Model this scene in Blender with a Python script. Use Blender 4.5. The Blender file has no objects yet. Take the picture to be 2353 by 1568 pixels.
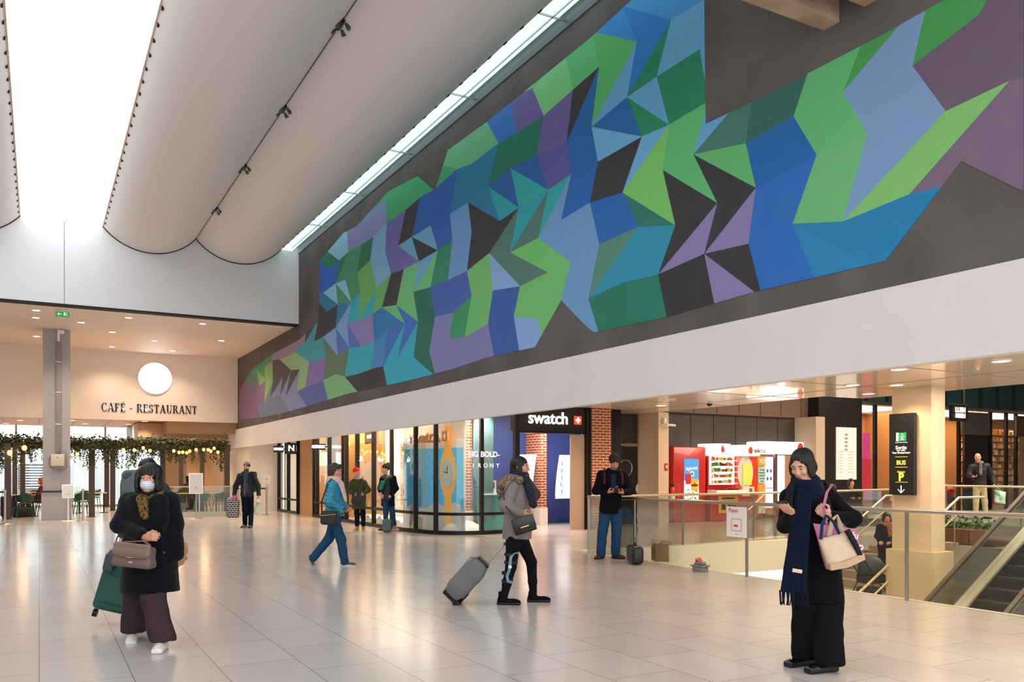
import bpy, bmesh, math, random
import numpy as np
from mathutils import Vector, Matrix, Euler, Quaternion

# ---------------------------------------------------------------- camera, sky, exposure
sc = bpy.context.scene
col = sc.collection
cam_d = bpy.data.cameras.new('camera'); cam = bpy.data.objects.new('camera', cam_d); col.objects.link(cam)
cam.location = (0, 0, 1.5)
cam.rotation_euler = (math.radians(90), 0, math.radians(-29.38))
cam_d.sensor_width = 36; cam_d.lens = 36 * 1930 / 2353
cam_d.shift_y = (1086 - 784) / 2353
cam_d.clip_end = 300
sc.camera = cam
sc.view_settings.view_transform = 'Standard'; sc.view_settings.look = 'None'
sc.view_settings.gamma = 1; sc.view_settings.use_curve_mapping = False
sc.view_settings.exposure = 1.04

w = bpy.data.worlds.new('sky'); sc.world = w; w.use_nodes = True
bg = w.node_tree.nodes['Background']
bg.inputs[0].default_value = (0.90, 0.95, 1.0, 1); bg.inputs[1].default_value = 1.42

def area(name, loc, rot, sx, sy, power, color):
    l = bpy.data.lights.new(name, 'AREA'); l.shape = 'RECTANGLE'; l.size = sx; l.size_y = sy
    l.energy = power; l.color = color
    o = bpy.data.objects.new(name, l); o.location = loc; o.rotation_euler = [math.radians(a) for a in rot]
    col.objects.link(o); return o
def spot(name, loc, power, color, size=120, r=.06):
    l = bpy.data.lights.new(name, 'SPOT'); l.energy = power; l.color = color
    l.spot_size = math.radians(size); l.spot_blend = .8; l.shadow_soft_size = r
    o = bpy.data.objects.new(name, l); o.location = loc; col.objects.link(o); return o
def point(name, loc, power, color, r=.1):
    l = bpy.data.lights.new(name, 'POINT'); l.energy = power; l.color = color; l.shadow_soft_size = r
    o = bpy.data.objects.new(name, l); o.location = loc; col.objects.link(o); return o

WARM = (1.0, 0.70, 0.46)
WARM2 = (1.0, 0.80, 0.62)

# ---------------------------------------------------------------- materials
def lin(h):
    h = h.lstrip('#'); v = [int(h[i:i+2], 16) / 255 for i in (0, 2, 4)]
    return tuple([(c / 12.92 if c <= .04045 else ((c + .055) / 1.055) ** 2.4) for c in v] + [1])
MATS = {}
def mat(name, color='#888888', rough=.6, metal=0, noise=None, bump=None, emit=None, estr=1, coat=0, trans=0, ior=1.45,
        sheen=0, alpha=1):
    """procedural material: noise=(scale, second colour, amount), bump=(scale, strength)"""
    if name in MATS: return MATS[name]
    m = bpy.data.materials.new(name); m.use_nodes = True
    nt = m.node_tree; b = nt.nodes['Principled BSDF']
    c = lin(color)
    b.inputs['Base Color'].default_value = c
    b.inputs['Roughness'].default_value = rough; b.inputs['Metallic'].default_value = metal
    b.inputs['Coat Weight'].default_value = coat; b.inputs['IOR'].default_value = ior
    b.inputs['Transmission Weight'].default_value = trans
    b.inputs['Sheen Weight'].default_value = sheen
    if rough >= .79: b.inputs['Specular IOR Level'].default_value = .15
    b.inputs['Alpha'].default_value = alpha
    tc = nt.nodes.new('ShaderNodeTexCoord')
    if noise:
        n = nt.nodes.new('ShaderNodeTexNoise'); n.inputs['Scale'].default_value = noise[0]; n.inputs['Detail'].default_value = 5
        nt.links.new(tc.outputs['Object'], n.inputs['Vector'])
        r = nt.nodes.new('ShaderNodeMapRange'); r.inputs[1].default_value = .35; r.inputs[2].default_value = .65
        r.inputs[4].default_value = noise[2]
        nt.links.new(n.outputs[0], r.inputs[0])
        mx = nt.nodes.new('ShaderNodeMix'); mx.data_type = 'RGBA'
        mx.inputs[6].default_value = c; mx.inputs[7].default_value = lin(noise[1])
        nt.links.new(r.outputs[0], mx.inputs[0]); nt.links.new(mx.outputs[2], b.inputs['Base Color'])
    if bump:
        n2 = nt.nodes.new('ShaderNodeTexNoise'); n2.inputs['Scale'].default_value = bump[0]; n2.inputs['Detail'].default_value = 3
        nt.links.new(tc.outputs['Object'], n2.inputs['Vector'])
        bp = nt.nodes.new('ShaderNodeBump'); bp.inputs['Strength'].default_value = bump[1]; bp.inputs['Distance'].default_value = .01
        nt.links.new(n2.outputs[0], bp.inputs['Height']); nt.links.new(bp.outputs[0], b.inputs['Normal'])
    if emit:
        b.inputs['Emission Color'].default_value = lin(emit); b.inputs['Emission Strength'].default_value = estr
    MATS[name] = m
    return m

def glass(name, tint='#ffffff', rough=0.0, refl=1.3, fac=.03):
    """thin architectural pane: mostly clear with a mirror-like reflection"""
    if name in MATS: return MATS[name]
    m = bpy.data.materials.new(name); m.use_nodes = True; nt = m.node_tree
    for n in list(nt.nodes): nt.nodes.remove(n)
    out = nt.nodes.new('ShaderNodeOutputMaterial'); mixs = nt.nodes.new('ShaderNodeMixShader')
    tr = nt.nodes.new('ShaderNodeBsdfTransparent'); gl = nt.nodes.new('ShaderNodeBsdfGlossy')
    tr.inputs[0].default_value = lin(tint); gl.inputs['Roughness'].default_value = rough
    fr = nt.nodes.new('ShaderNodeFresnel'); fr.inputs[0].default_value = refl
    mul = nt.nodes.new('ShaderNodeMath'); mul.operation = 'MULTIPLY_ADD'; mul.inputs[1].default_value = .45; mul.inputs[2].default_value = fac
    nt.links.new(fr.outputs[0], mul.inputs[0]); nt.links.new(mul.outputs[0], mixs.inputs[0])
    nt.links.new(tr.outputs[0], mixs.inputs[1]); nt.links.new(gl.outputs[0], mixs.inputs[2])
    nt.links.new(mixs.outputs[0], out.inputs[0])
    MATS[name] = m
    return m

def brickmat(name, c1, c2, mortar, bw, bh, ms, rough, axis='xy', offset=.5, bump=0, speck=None, vary=0, rvar=None):
    m = bpy.data.materials.new(name); m.use_nodes = True; nt = m.node_tree; b = nt.nodes['Principled BSDF']
    tc = nt.nodes.new('ShaderNodeTexCoord'); mp = nt.nodes.new('ShaderNodeMapping')
    nt.links.new(tc.outputs['Object'], mp.inputs[0])
    sep = nt.nodes.new('ShaderNodeSeparateXYZ'); cmb = nt.nodes.new('ShaderNodeCombineXYZ')
    nt.links.new(mp.outputs[0], sep.inputs[0])
    if axis == 'wall':   # bricks run along x+y, courses along z
        ad = nt.nodes.new('ShaderNodeMath'); ad.operation = 'ADD'
        nt.links.new(sep.outputs[0], ad.inputs[0]); nt.links.new(sep.outputs[1], ad.inputs[1])
        nt.links.new(ad.outputs[0], cmb.inputs[0]); nt.links.new(sep.outputs[2], cmb.inputs[1])
    else:                # tiles long along y
        nt.links.new(sep.outputs[1], cmb.inputs[0]); nt.links.new(sep.outputs[0], cmb.inputs[1])
    br = nt.nodes.new('ShaderNodeTexBrick'); nt.links.new(cmb.outputs[0], br.inputs[0])
    br.offset = offset
    br.inputs['Color1'].default_value = lin(c1); br.inputs['Color2'].default_value = lin(c2); br.inputs['Mortar'].default_value = lin(mortar)
    br.inputs['Scale'].default_value = 1; br.inputs['Mortar Size'].default_value = ms; br.inputs['Mortar Smooth'].default_value = .1
    br.inputs['Brick Width'].default_value = bw; br.inputs['Row Height'].default_value = bh
    last = br.outputs[0]
    if speck:
        n = nt.nodes.new('ShaderNodeTexNoise'); n.inputs['Scale'].default_value = speck[0]; n.inputs['Detail'].default_value = 6; n.inputs['Roughness'].default_value = .75
        nt.links.new(tc.outputs['Object'], n.inputs['Vector'])
        r = nt.nodes.new('ShaderNodeMapRange'); r.inputs[1].default_value = .3; r.inputs[2].default_value = .7
        r.inputs[3].default_value = 1 - speck[1]; r.inputs[4].default_value = 1 + speck[1]
        nt.links.new(n.outputs[0], r.inputs[0])
        mx = nt.nodes.new('ShaderNodeVectorMath'); mx.operation = 'SCALE'
        nt.links.new(last, mx.inputs[0]); nt.links.new(r.outputs[0], mx.inputs['Scale']); last = mx.outputs[0]
    nt.links.new(last, b.inputs['Base Color'])
    b.inputs['Roughness'].default_value = rough
    if rvar:
        n = nt.nodes.new('ShaderNodeTexNoise'); n.inputs['Scale'].default_value = rvar[0]; n.inputs['Detail'].default_value = 4
        nt.links.new(tc.outputs['Object'], n.inputs['Vector'])
        r = nt.nodes.new('ShaderNodeMapRange'); r.inputs[3].default_value = rvar[1]; r.inputs[4].default_value = rvar[2]
        r.inputs[1].default_value = .3; r.inputs[2].default_value = .7
        nt.links.new(n.outputs[0], r.inputs[0]); nt.links.new(r.outputs[0], b.inputs['Roughness'])
    if bump:
        bp = nt.nodes.new('ShaderNodeBump'); bp.inputs['Strength'].default_value = bump; bp.inputs['Distance'].default_value = .005; bp.invert = True
        nt.links.new(br.outputs['Fac'], bp.inputs['Height']); nt.links.new(bp.outputs[0], b.inputs['Normal'])
    MATS[name] = m
    return m

# ---------------------------------------------------------------- object helpers
def tag(o, label=None, cat=None, group=None, kind=None):
    if label: o['label'] = label
    if cat: o['category'] = cat
    if group: o['group'] = group
    if kind: o['kind'] = kind
    return o
def thing(name, label, cat, loc=(0, 0, 0), rz=0, group=None):
    o = bpy.data.objects.new(name, None); col.objects.link(o); o.empty_display_size = .1
    o.location = loc; o.rotation_euler = (0, 0, math.radians(rz))
    return tag(o, label, cat, group)
def add_mesh(name, verts, faces, mats, parent=None, mi=None, smooth=False, loc=None, rz=None):
    me = bpy.data.meshes.new(name); me.from_pydata([tuple(map(float, v)) for v in verts], [], [tuple(map(int, f)) for f in faces])
    if not isinstance(mats, (list, tuple)): mats = [mats]
    for m in mats: me.materials.append(m)
    if mi is not None: me.polygons.foreach_set('material_index', list(map(int, mi)))
    if smooth: me.polygons.foreach_set('use_smooth', [True] * len(me.polygons))
    me.update()
    o = bpy.data.objects.new(name, me); col.objects.link(o)
    if parent: o.parent = parent
    if loc: o.location = loc
    if rz is not None: o.rotation_euler = (0, 0, math.radians(rz))
    return o
class MB:
    """collects shapes and links them as one mesh object"""
    def __init__(s): s.v = []; s.f = []; s.m = []; s.sm = []
    def add(s, vs, fs, m=0, M=None, sm=False):
        n = len(s.v)
        for v in vs:
            if M is not None: v = M @ Vector(v)
            s.v.append(tuple(v))
        for f in fs: s.f.append(tuple(i + n for i in f)); s.m.append(m); s.sm.append(sm)
        return s
    def box(s, x0, x1, y0, y1, z0, z1, m=0, M=None):
        vs = [(x0, y0, z0), (x1, y0, z0), (x1, y1, z0), (x0, y1, z0), (x0, y0, z1), (x1, y0, z1), (x1, y1, z1), (x0, y1, z1)]
        return s.add(vs, [(0, 3, 2, 1), (4, 5, 6, 7), (0, 1, 5, 4), (1, 2, 6, 5), (2, 3, 7, 6), (3, 0, 4, 7)], m, M)
    def rbox(s, x0, x1, y0, y1, z0, z1, r=.01, m=0, M=None, seg=2):
        bm = bmesh.new(); bmesh.ops.create_cube(bm, size=1)
        for v in bm.verts:
            v.co = Vector(((x0 + x1) / 2 + v.co.x * (x1 - x0), (y0 + y1) / 2 + v.co.y * (y1 - y0), (z0 + z1) / 2 + v.co.z * (z1 - z0)))
        r = min(r, .49 * min(x1 - x0, y1 - y0, z1 - z0))
        bmesh.ops.bevel(bm, geom=bm.edges[:], offset=r, segments=seg, affect='EDGES', profile=.5)
        bm.verts.index_update()
        s.add([v.co.copy() for v in bm.verts], [tuple(v.index for v in f.verts) for f in bm.faces], m, M, True); bm.free(); return s
    def cyl(s, a, b, r, r2=None, n=12, m=0, M=None, cap=True):
        a = Vector(a); b = Vector(b); d = (b - a); r2 = r if r2 is None else r2
        q = d.to_track_quat('Z', 'Y').to_matrix(); vs = []
        for k in range(n):
            t = 2 * math.pi * k / n; e = q @ Vector((math.cos(t), math.sin(t), 0)); vs.append(a + e * r)
        for k in range(n):
            t = 2 * math.pi * k / n; e = q @ Vector((math.cos(t), math.sin(t), 0)); vs.append(b + e * r2)
        s.add(vs, [(k, (k + 1) % n, n + (k + 1) % n, n + k) for k in range(n)], m, M, n > 6)
        if cap: s.add(vs, [tuple(range(n))[::-1], tuple(range(n, 2 * n))], m, M)
        return s
    def tube(s, pts, r, n=8, m=0, M=None):
        pts = [Vector(p) for p in pts]; rings = []
        up = None
        for i, p in enumerate(pts):
            d = (pts[min(i + 1, len(pts) - 1)] - pts[max(i - 1, 0)]).normalized()
            if up is None: up = d.orthogonal().normalized()
            up = (up - d * up.dot(d)).normalized(); si = d.cross(up)
            rr = r[i] if isinstance(r, (list, tuple)) else r
            rings.append([p + up * math.cos(2 * math.pi * k / n) * rr + si * math.sin(2 * math.pi * k / n) * rr for k in range(n)])
        vs = [v for R in rings for v in R]; L = len(pts)
        fs = [(i * n + k, i * n + (k + 1) % n, (i + 1) * n + (k + 1) % n, (i + 1) * n + k) for i in range(L - 1) for k in range(n)]
        s.add(vs, fs, m, M, True)
        s.add(vs, [tuple(range(n))[::-1], tuple(range((L - 1) * n, L * n))], m, M)
        return s
    def sph(s, c, r, n=12, m=0, M=None):
        c = Vector(c); rx, ry, rz_ = (r, r, r) if not isinstance(r, (tuple, list)) else r
        vs = []; h = n // 2
        for i in range(h + 1):
            p = math.pi * i / h
            for k in range(n):
                t = 2 * math.pi * k / n
                vs.append((c.x + rx * math.sin(p) * math.cos(t), c.y + ry * math.sin(p) * math.sin(t), c.z + rz_ * math.cos(p)))
        fs = [(i * n + k, (i + 1) * n + k, (i + 1) * n + (k + 1) % n, i * n + (k + 1) % n) for i in range(h) for k in range(n)]
        return s.add(vs, fs, m, M, True)
    def lathe(s, prof, c=(0, 0, 0), n=20, m=0, M=None):
        vs = [(c[0] + r * math.cos(2 * math.pi * k / n), c[1] + r * math.sin(2 * math.pi * k / n), c[2] + z) for r, z in prof for k in range(n)]
        fs = [(i * n + k, i * n + (k + 1) % n, (i + 1) * n + (k + 1) % n, (i + 1) * n + k) for i in range(len(prof) - 1) for k in range(n)]
        return s.add(vs, fs, m, M, True)
    def prism(s, poly, z0, z1, m=0, M=None):
        """poly in xy, extruded in z"""
        n = len(poly); vs = [(x, y, z0) for x, y in poly] + [(x, y, z1) for x, y in poly]
        return s.add(vs, [tuple(range(n))[::-1], tuple(range(n, 2 * n))] + [(k, (k + 1) % n, n + (k + 1) % n, n + k) for k in range(n)], m, M)
    def build(s, name, mats, parent=None, loc=None, rz=None):
        me = bpy.data.meshes.new(name); me.from_pydata(s.v, [], s.f)
        if not isinstance(mats, (list, tuple)): mats = [mats]
        for m in mats: me.materials.append(m)
        me.polygons.foreach_set('material_index', s.m); me.polygons.foreach_set('use_smooth', s.sm)
        me.update()
        o = bpy.data.objects.new(name, me); col.objects.link(o)
        if parent: o.parent = parent
        if loc is not None: o.location = loc
        if rz is not None: o.rotation_euler = (0, 0, math.radians(rz))
        return o
def BX(name, m, *b, parent=None, r=0):
    q = MB()
    if r: q.rbox(*b, r=r)
    else: q.box(*b)
    return q.build(name, m, parent)
def struct(o): o['kind'] = 'structure'; return o
def copy_tree(o, parent=None, loc=None, rz=None, label=None):
    c = o.copy(); col.objects.link(c)
    if parent: c.parent = parent
    if loc is not None: c.location = loc
    if rz is not None: c.rotation_euler = (0, 0, math.radians(rz))
    if label: c['label'] = label
    for ch in list(o.children): copy_tree(ch, c)
    return c
def text(name, s, size, m, parent=None, M=None, ext=.004, off=0, align='CENTER', sx=1, space=1):
    """lettering; M places it (letters lie in local xy, facing +z)"""
    cu = bpy.data.curves.new(name, 'FONT'); cu.body = s; cu.size = size; cu.extrude = ext; cu.offset = off
    cu.align_x = align; cu.align_y = 'CENTER'; cu.resolution_u = 3; cu.space_character = space
    t = bpy.data.objects.new(name, cu); col.objects.link(t)
    me = bpy.data.meshes.new_from_object(t.evaluated_get(bpy.context.evaluated_depsgraph_get()))
    bpy.data.objects.remove(t); bpy.data.curves.remove(cu)
    me.materials.clear(); me.materials.append(m)
    me.transform(Matrix.Diagonal((sx, 1, 1, 1)))
    if M is not None: me.transform(M)
    o = bpy.data.objects.new(name, me); col.objects.link(o)
    if parent: o.parent = parent
    return o
def place(origin, xdir, nrm):
    """matrix: local x along xdir, local z along nrm, local y = up"""
    x = Vector(xdir).normalized(); z = Vector(nrm).normalized(); y = z.cross(x)
    M = Matrix((x, y, z)).transposed().to_4x4(); M.translation = Vector(origin); return M
# ---------------------------------------------------------------- the setting
white = mat('white_paint', '#e9e4e2', .55, noise=(1.5, '#e2dcda', .5))
white_gloss = mat('white_panel', '#e6e5e6', .35)
soff = mat('soffit_paint', '#ead9cd', .6)
cream = mat('cream_plaster', '#e8dccf', .7, noise=(2, '#dfd2c4', .6))
concrete = mat('concrete', '#b9a694', .75, noise=(3, '#a8927e', .6), bump=(40, .1))
tan = mat('tan_panel', '#b58a5c', .55)
black_metal = mat('black_metal', '#191716', .4, metal=.4)
dark_line = mat('dark_joint', '#1c1a19', .7)
steel = mat('brushed_steel', '#b9b4ae', .28, metal=1)
chrome = mat('chrome', '#d5d5d5', .12, metal=1)
ceil_panel = mat('gloss_ceiling_panel', '#f2e4d2', .2, noise=(.8, '#ead6bd', .5), bump=(1.3, .35), coat=.4)
brownband = mat('brown_panel', '#6e5446', .5)
darkpanel = mat('dark_wall_panel', '#3a3330', .5)
tealband = mat('teal_panel', '#24454c', .35)
kerb_white = mat('white_kerb', '#e8e0d2', .5)
grey_paint = mat('grey_wall_paint', '#a9a5a6', .55, noise=(2, '#a09c9e', .5))
pane = glass('clear_pane', '#f4f8f5')
railglass = glass('balustrade_glass', '#eff3ec', fac=.03)
snowwhite = mat('white_plastic', '#f2f2f2', .4)

floor_m = brickmat('terrazzo_tiles', '#c9c1bb', '#c3bab4', '#8d8680', .9, .6, .004, .2, axis='xy', speck=(160, .16), rvar=(.7, .17, .22))
# main floor, with the stairwell opening to the right of the balustrade
fl = MB(); T = .35
def slab(b, x0, x1, y0, y1, zt=0, th=T): b.box(x0, x1, y0, y1, zt - th, zt)
slab(fl, -14, 8.9, -8, 60)
slab(fl, 8.9, 20.5, 13.25, 60); slab(fl, 20.5, 50, 17, 60)
o = struct(fl.build('floor', floor_m))
# white edge beam round the opening
e = MB()
e.box(8.9, 15.0, 12.95, 13.25, -.6, .03); e.box(8.9, 9.0, 0, 12.95, -.75, -.002)
struct(e.build('trim_1', kerb_white))
# raised concourse at the right, beyond the escalator
rb = MB(); rb.box(20.5, 50, -6, 17, -4.2, .2)
struct(rb.build('floor_2', mat('grey_floor', '#a49e9a', .3, noise=(60, '#8f8985', .5))))
# lower level
lo = MB(); lo.box(8.9, 20.5, -2, 40, -4.4, -4.2)
struct(lo.build('floor_3', mat('lower_floor', '#cfc6ba', .2, noise=(30, '#bdb3a6', .5))))
lw = MB(); lw.box(8.7, 20.5, 39, 39.2, -4.2, -.35); lw.box(8.6, 8.9, -2, 40, -4.2, -.36)
struct(lw.build('wall_lower', cream))
area('lower_hall_light', (13, 24, -.6), (0, 0, 0), 6, 18, 90, WARM2)
area('lower_hall_light', (13, 8, -.9), (0, 0, 0), 3, 5, 60, WARM2)

# mural wall and fascia
WX = 6.87
wm = mat('charcoal_render', '#6c6866', .8, noise=(1.2, '#59534f', .7), bump=(6, .15))
b = MB(); b.box(WX, WX + .3, -3, 34.6, 3.22, 8.4)
struct(b.build('wall_mural', wm))
b = MB(); b.box(WX - .03, WX + .1, -3, 37.0, 2.47, 3.21)
struct(b.build('trim_2', white))
# header wall above the low soffit, its top cut by the round vaults
HY = 25.4
def arc(xa, xb, zc, sag, n=24):
    c = (xb - xa) / 2; R = (c * c + sag * sag) / (2 * sag); zc0 = zc - sag + R; a0 = math.asin(min(1, c / R)); out = []
    for i in range(n + 1):
        a = -a0 + 2 * a0 * i / n; out.append(((xa + xb) / 2 + R * math.sin(a), zc0 - R * math.cos(a)))
    return out
ZC = 8.2
vaults = [(-9.9, -7.51), (-7.51, -5.12), (-2.83, -.44), (1.52, 3.91), (3.91, 6.32)]
top = [(-14, ZC)]
for xa, xb in vaults:
    top += [(x, z) for x, z in arc(xa, xb, ZC, .57)]
top += [(6.32, ZC), (WX, ZC)]
b = MB(); N = len(top)
vs = []
for x, z in top: vs += [(x, HY, 6.0), (x, HY, z), (x, HY + .3, 6.0), (x, HY + .3, z)]
fs = []
for k in range(N - 1):
    i = 4 * k; fs += [(i, i + 4, i + 5, i + 1), (i + 2, i + 3, i + 7, i + 6), (i + 1, i + 5, i + 7, i + 3), (i, i + 2, i + 6, i + 4)]
b.add(vs, fs); struct(b.build('wall_header', white_gloss))
# dark joint line below the header, vertical joint
b = MB(); b.box(-14, WX, HY - .01, HY + .31, 5.955, 6.0); b.box(.58, .59, HY - .003, HY, 6.0, ZC)
for xa, xb in vaults:
    a = arc(xa, xb, ZC, .57)
    b.tube([(x, HY - .02, z) for x, z in a], .022, n=6)
struct(b.build('trim_3', dark_line))
# soffit over the cafe and cafe front wall
b = MB(); b.box(-14, WX, HY + .3, 34.4, 6.0, 6.15); struct(b.build('ceiling_soffit', soff))
b = MB(); b.box(-14, WX, 34.4, 34.6, 3.46, 6.0); struct(b.build('wall_cafe', mat('cafe_wall_paint', '#ebdfd6', .6)))
# vaults over the hall (thin shells) and roof above
vm = mat('vault_fabric', '#e6dfdc', .5)
b = MB()
for xa, xb in vaults:
    a = arc(xa, xb, ZC, .57, 40); N = len(a)
    vs = [(x, y, z) for y in (-6, HY) for x, z in a] + [(x, y, z + .04) for y in (-6, HY) for x, z in a]
    fs = [(k, k + 1, N + k + 1, N + k) for k in range(N - 1)] + [(2 * N + k, 3 * N + k, 3 * N + k + 1, 2 * N + k + 1) for k in range(N - 1)]
    b.add(vs, fs, 0, None, True)
    b.box(xa, xb, -6, HY, ZC + .06, ZC + .12, 0)
struct(b.build('ceiling_vaults', vm))
b = MB()
for x in (-.44, 1.52, 6.32):
    b.box(x - .02, x + .02, -6, HY, ZC - .01, ZC + .05, 0)
    for k in range(60):
        y = -5.8 + k * .52
        b.box(x - .04 if x != 1.52 else x + .01, x - .01 if x != 1.52 else x + .04, y, y + .09, ZC - .05, ZC + .03, 1)
struct(b.build('trim_4', [mat('warm_trim', '#e8c9b4', .4), dark_line]))
# glazing strip between vault and mural wall, skylight panes
sg = mat('frosted_roof_glass', '#ffffff', .5, trans=.0)
b = MB(); b.box(-.44, 1.52, -6, HY, ZC + .04, ZC + .05)
frg = bpy.data.materials.new('skylight_diffuser'); frg.use_nodes = True
_nt = frg.node_tree
for _n in list(_nt.nodes): _nt.nodes.remove(_n)
_o = _nt.nodes.new('ShaderNodeOutputMaterial'); _t = _nt.nodes.new('ShaderNodeBsdfTransparent'); _t.inputs[0].default_value = (1, 1, 1, 1)
_d = _nt.nodes.new('ShaderNodeBsdfTranslucent'); _d.inputs[0].default_value = (1, 1, 1, 1); _m = _nt.nodes.new('ShaderNodeMixShader'); _m.inputs[0].default_value = .15
_nt.links.new(_t.outputs[0], _m.inputs[1]); _nt.links.new(_d.outputs[0], _m.inputs[2]); _nt.links.new(_m.outputs[0], _o.inputs[0])
struct(b.build('window_1', frg))
b = MB(); b.box(6.34, WX, -3, HY, ZC + .04, ZC + .05); struct(b.build('window_2', glass('strip_glass', '#e6f4f4')))
b = MB(); b.box(6.60, 6.612, -3, HY, ZC + .01, ZC + .04); b.box(6.85, WX, -3, HY, ZC - .06, ZC + .1, 1)
for k in range(9): b.box(6.34, WX, -1.5 + k * 3, -1.485 + k * 3, ZC + .01, ZC + .04)
struct(b.build('trim_5', [steel, mat('grey_trim', '#5d5f60', .5)]))

# ridge line spotlight clusters
for k, (y, lab) in enumerate([(12.14, 'dark spotlight cluster on the vault seam, largest and nearest of the row'), (15.48, 'dark spotlight cluster on the vault seam, second from the top of the row'),
                              (18.85, 'dark spotlight cluster on the vault seam, third from the top of the row'), (22.21, 'dark spotlight cluster on the vault seam, smallest and nearest the white header wall')]):
    t = thing('spotlight_cluster', lab, 'spotlight', (3.91, y, 8.2), group='spotlight clusters on the ceiling seam')
    BX('bracket', black_metal, -.02, .02, -.14, .14, -.06, 0, parent=t)
    for dx, dy in ((-.06, -.1), (.06, -.1), (-.06, .1), (.06, .1)):
        q = MB(); q.cyl((dx, dy, -.05), (dx * 1.6, dy * 1.2, -.13), .035, .042, 12); q.build('spot_head', mat('spot_grey', '#4d5045', .5), t)
# fine wire along the seam
struct(MB().cyl((3.91, -6, 8.18), (3.91, HY, 8.18), .006, n=6).build('trim_6', dark_line))
# concrete beams that meet the mural wall at upper right
cb = mat('beam_concrete', '#c9ab92', .8, noise=(3, '#8a6d58', .5), bump=(25, .25))
b = MB(); b.box(2.6, WX, 5.63, 5.82, 5.94, 6.5); o = struct(b.build('trim_7', cb))
b = MB(); b.box(2.6, WX, 5.12, 5.34, 5.95, 6.5); struct(b.build('trim_8', cb))

# ceiling under the mural wall side
b = MB()
b.prism([(WX + .1, -3), (16.5, -3), (16.5, 12.9), (15.3, 12.95), (15.3, 20.3), (9.2, 20.3), (9.2, 34), (WX + .1, 34)], 3.2, 3.4)
struct(b.build('ceiling_low', ceil_panel))
b = MB()
for y in np.arange(1.5, 20, 2.4): b.box(WX + .15, 15.3, y, y + .012, 3.195, 3.2)
for x in (9.4, 11.8, 14.2): b.box(x, x + .012, -3, 20, 3.195, 3.2)
struct(b.build('trim_9', mat('ceiling_joint', '#8a7258', .6)))
# high roof over the shops at the right
b = MB(); b.box(9, 50, -6, 24, 6.3, 6.5); struct(b.build('ceiling_high', mat('high_ceiling', '#9a948c', .6)))

b = MB(); b.box(50, 50.2, -6, 24, -4, 6.5); b.box(16.5, 50, -6.2, -6, -4, 6.5); struct(b.build('wall_right_added', cream))  # unseen walls added to keep sky light out of the right-hand zone
area('concourse_fill', (24, 11, 6.2), (0, 0, 0), 9, 9, 1000, WARM2)  # added fill with no visible fitting, brightens the right-hand zone
# cafe side: wall return, ceiling, back windows
b = MB(); b.box(-14, 8.0, 34.6, 41.2, 3.50, 3.6); struct(b.build('ceiling_cafe', mat('wood_ceiling', '#d9a873', .5, noise=(2, '#c99660', .5))))
b = MB()
for x in np.arange(-6, 8, 1.2): b.box(x, x + .015, 34.6, 41.2, 3.49, 3.5)
struct(b.build('trim_10', mat('wood_joint', '#8d6a45', .6)))
# bulkhead hanging at the right of the cafe
b = MB(); b.box(4.3, 7.2, 34.7, 36.2, 3.05, 3.47); b.box(3.4, 7.2, 36.2, 41.2, 2.9, 3.47); struct(b.build('ceiling_bulkhead', mat('bulkhead_wood', '#a98a6c', .5, noise=(2, '#987a5e', .5))))

# unseen wall added at the left so shop glass doesn't mirror open sky
b = MB(); b.box(-10.4, -10.2, -8, 41, 0, 8.3); struct(b.build('wall_left_added', mat('left_wall_paint', '#d8c8b8', .7)))
# ---------------------------------------------------------------- mural: a plain patchwork of painted triangles
MC = '0a66b5 0a6a5c 0e7d68 0f7860 0f7a58 0f7a60 0f80b0 0f8f62 1068bc 1068c0 1078b8 108060 1080b0 1083b8 1268b8 128a60 14a8b8 1560b0 1868d8 1880d8 18b0c8 1a60c0 1a6cc4 1a86c0 1a8a68 1a96ba 1bb0b4 20b0d0 217a6c 27685e 2878d0 2a5cb0 2a90e0 2a9a60 2b2a30 2c2b2d 2d2e33 2e2e33 2f2f35 303036 3070c8 309060 30a0b0 38b070 3a3030 3a60b8 3a8ac8 3a9a70 3a9adf 3c7c70 3fa050 4a70c0 4a7a70 4f7c72 4f8f7a 5060b0 55c06a 5c58a8 5c7860 5cc47a 5cc97a 5fbf7a 60c070 64aee0 68b860 6a60a8 6a68b8 6a7a90 6aa0dc 6ab0dc 6ab8e8 6b5a72 6ba3d8 6cc07c 6cc090 6cc880 70c470 70c870 70cc70 7a5c80 7a6680 7aa8e0 7ab8e4 7ac080 7ba0cf 7ccf6a 7cd68a 8070b0 8080bc 8088b8 80b060 80c870 8590c8 88b0e8 8a80b8 8a80c0 90c080 90d0f0 98809c'
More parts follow.
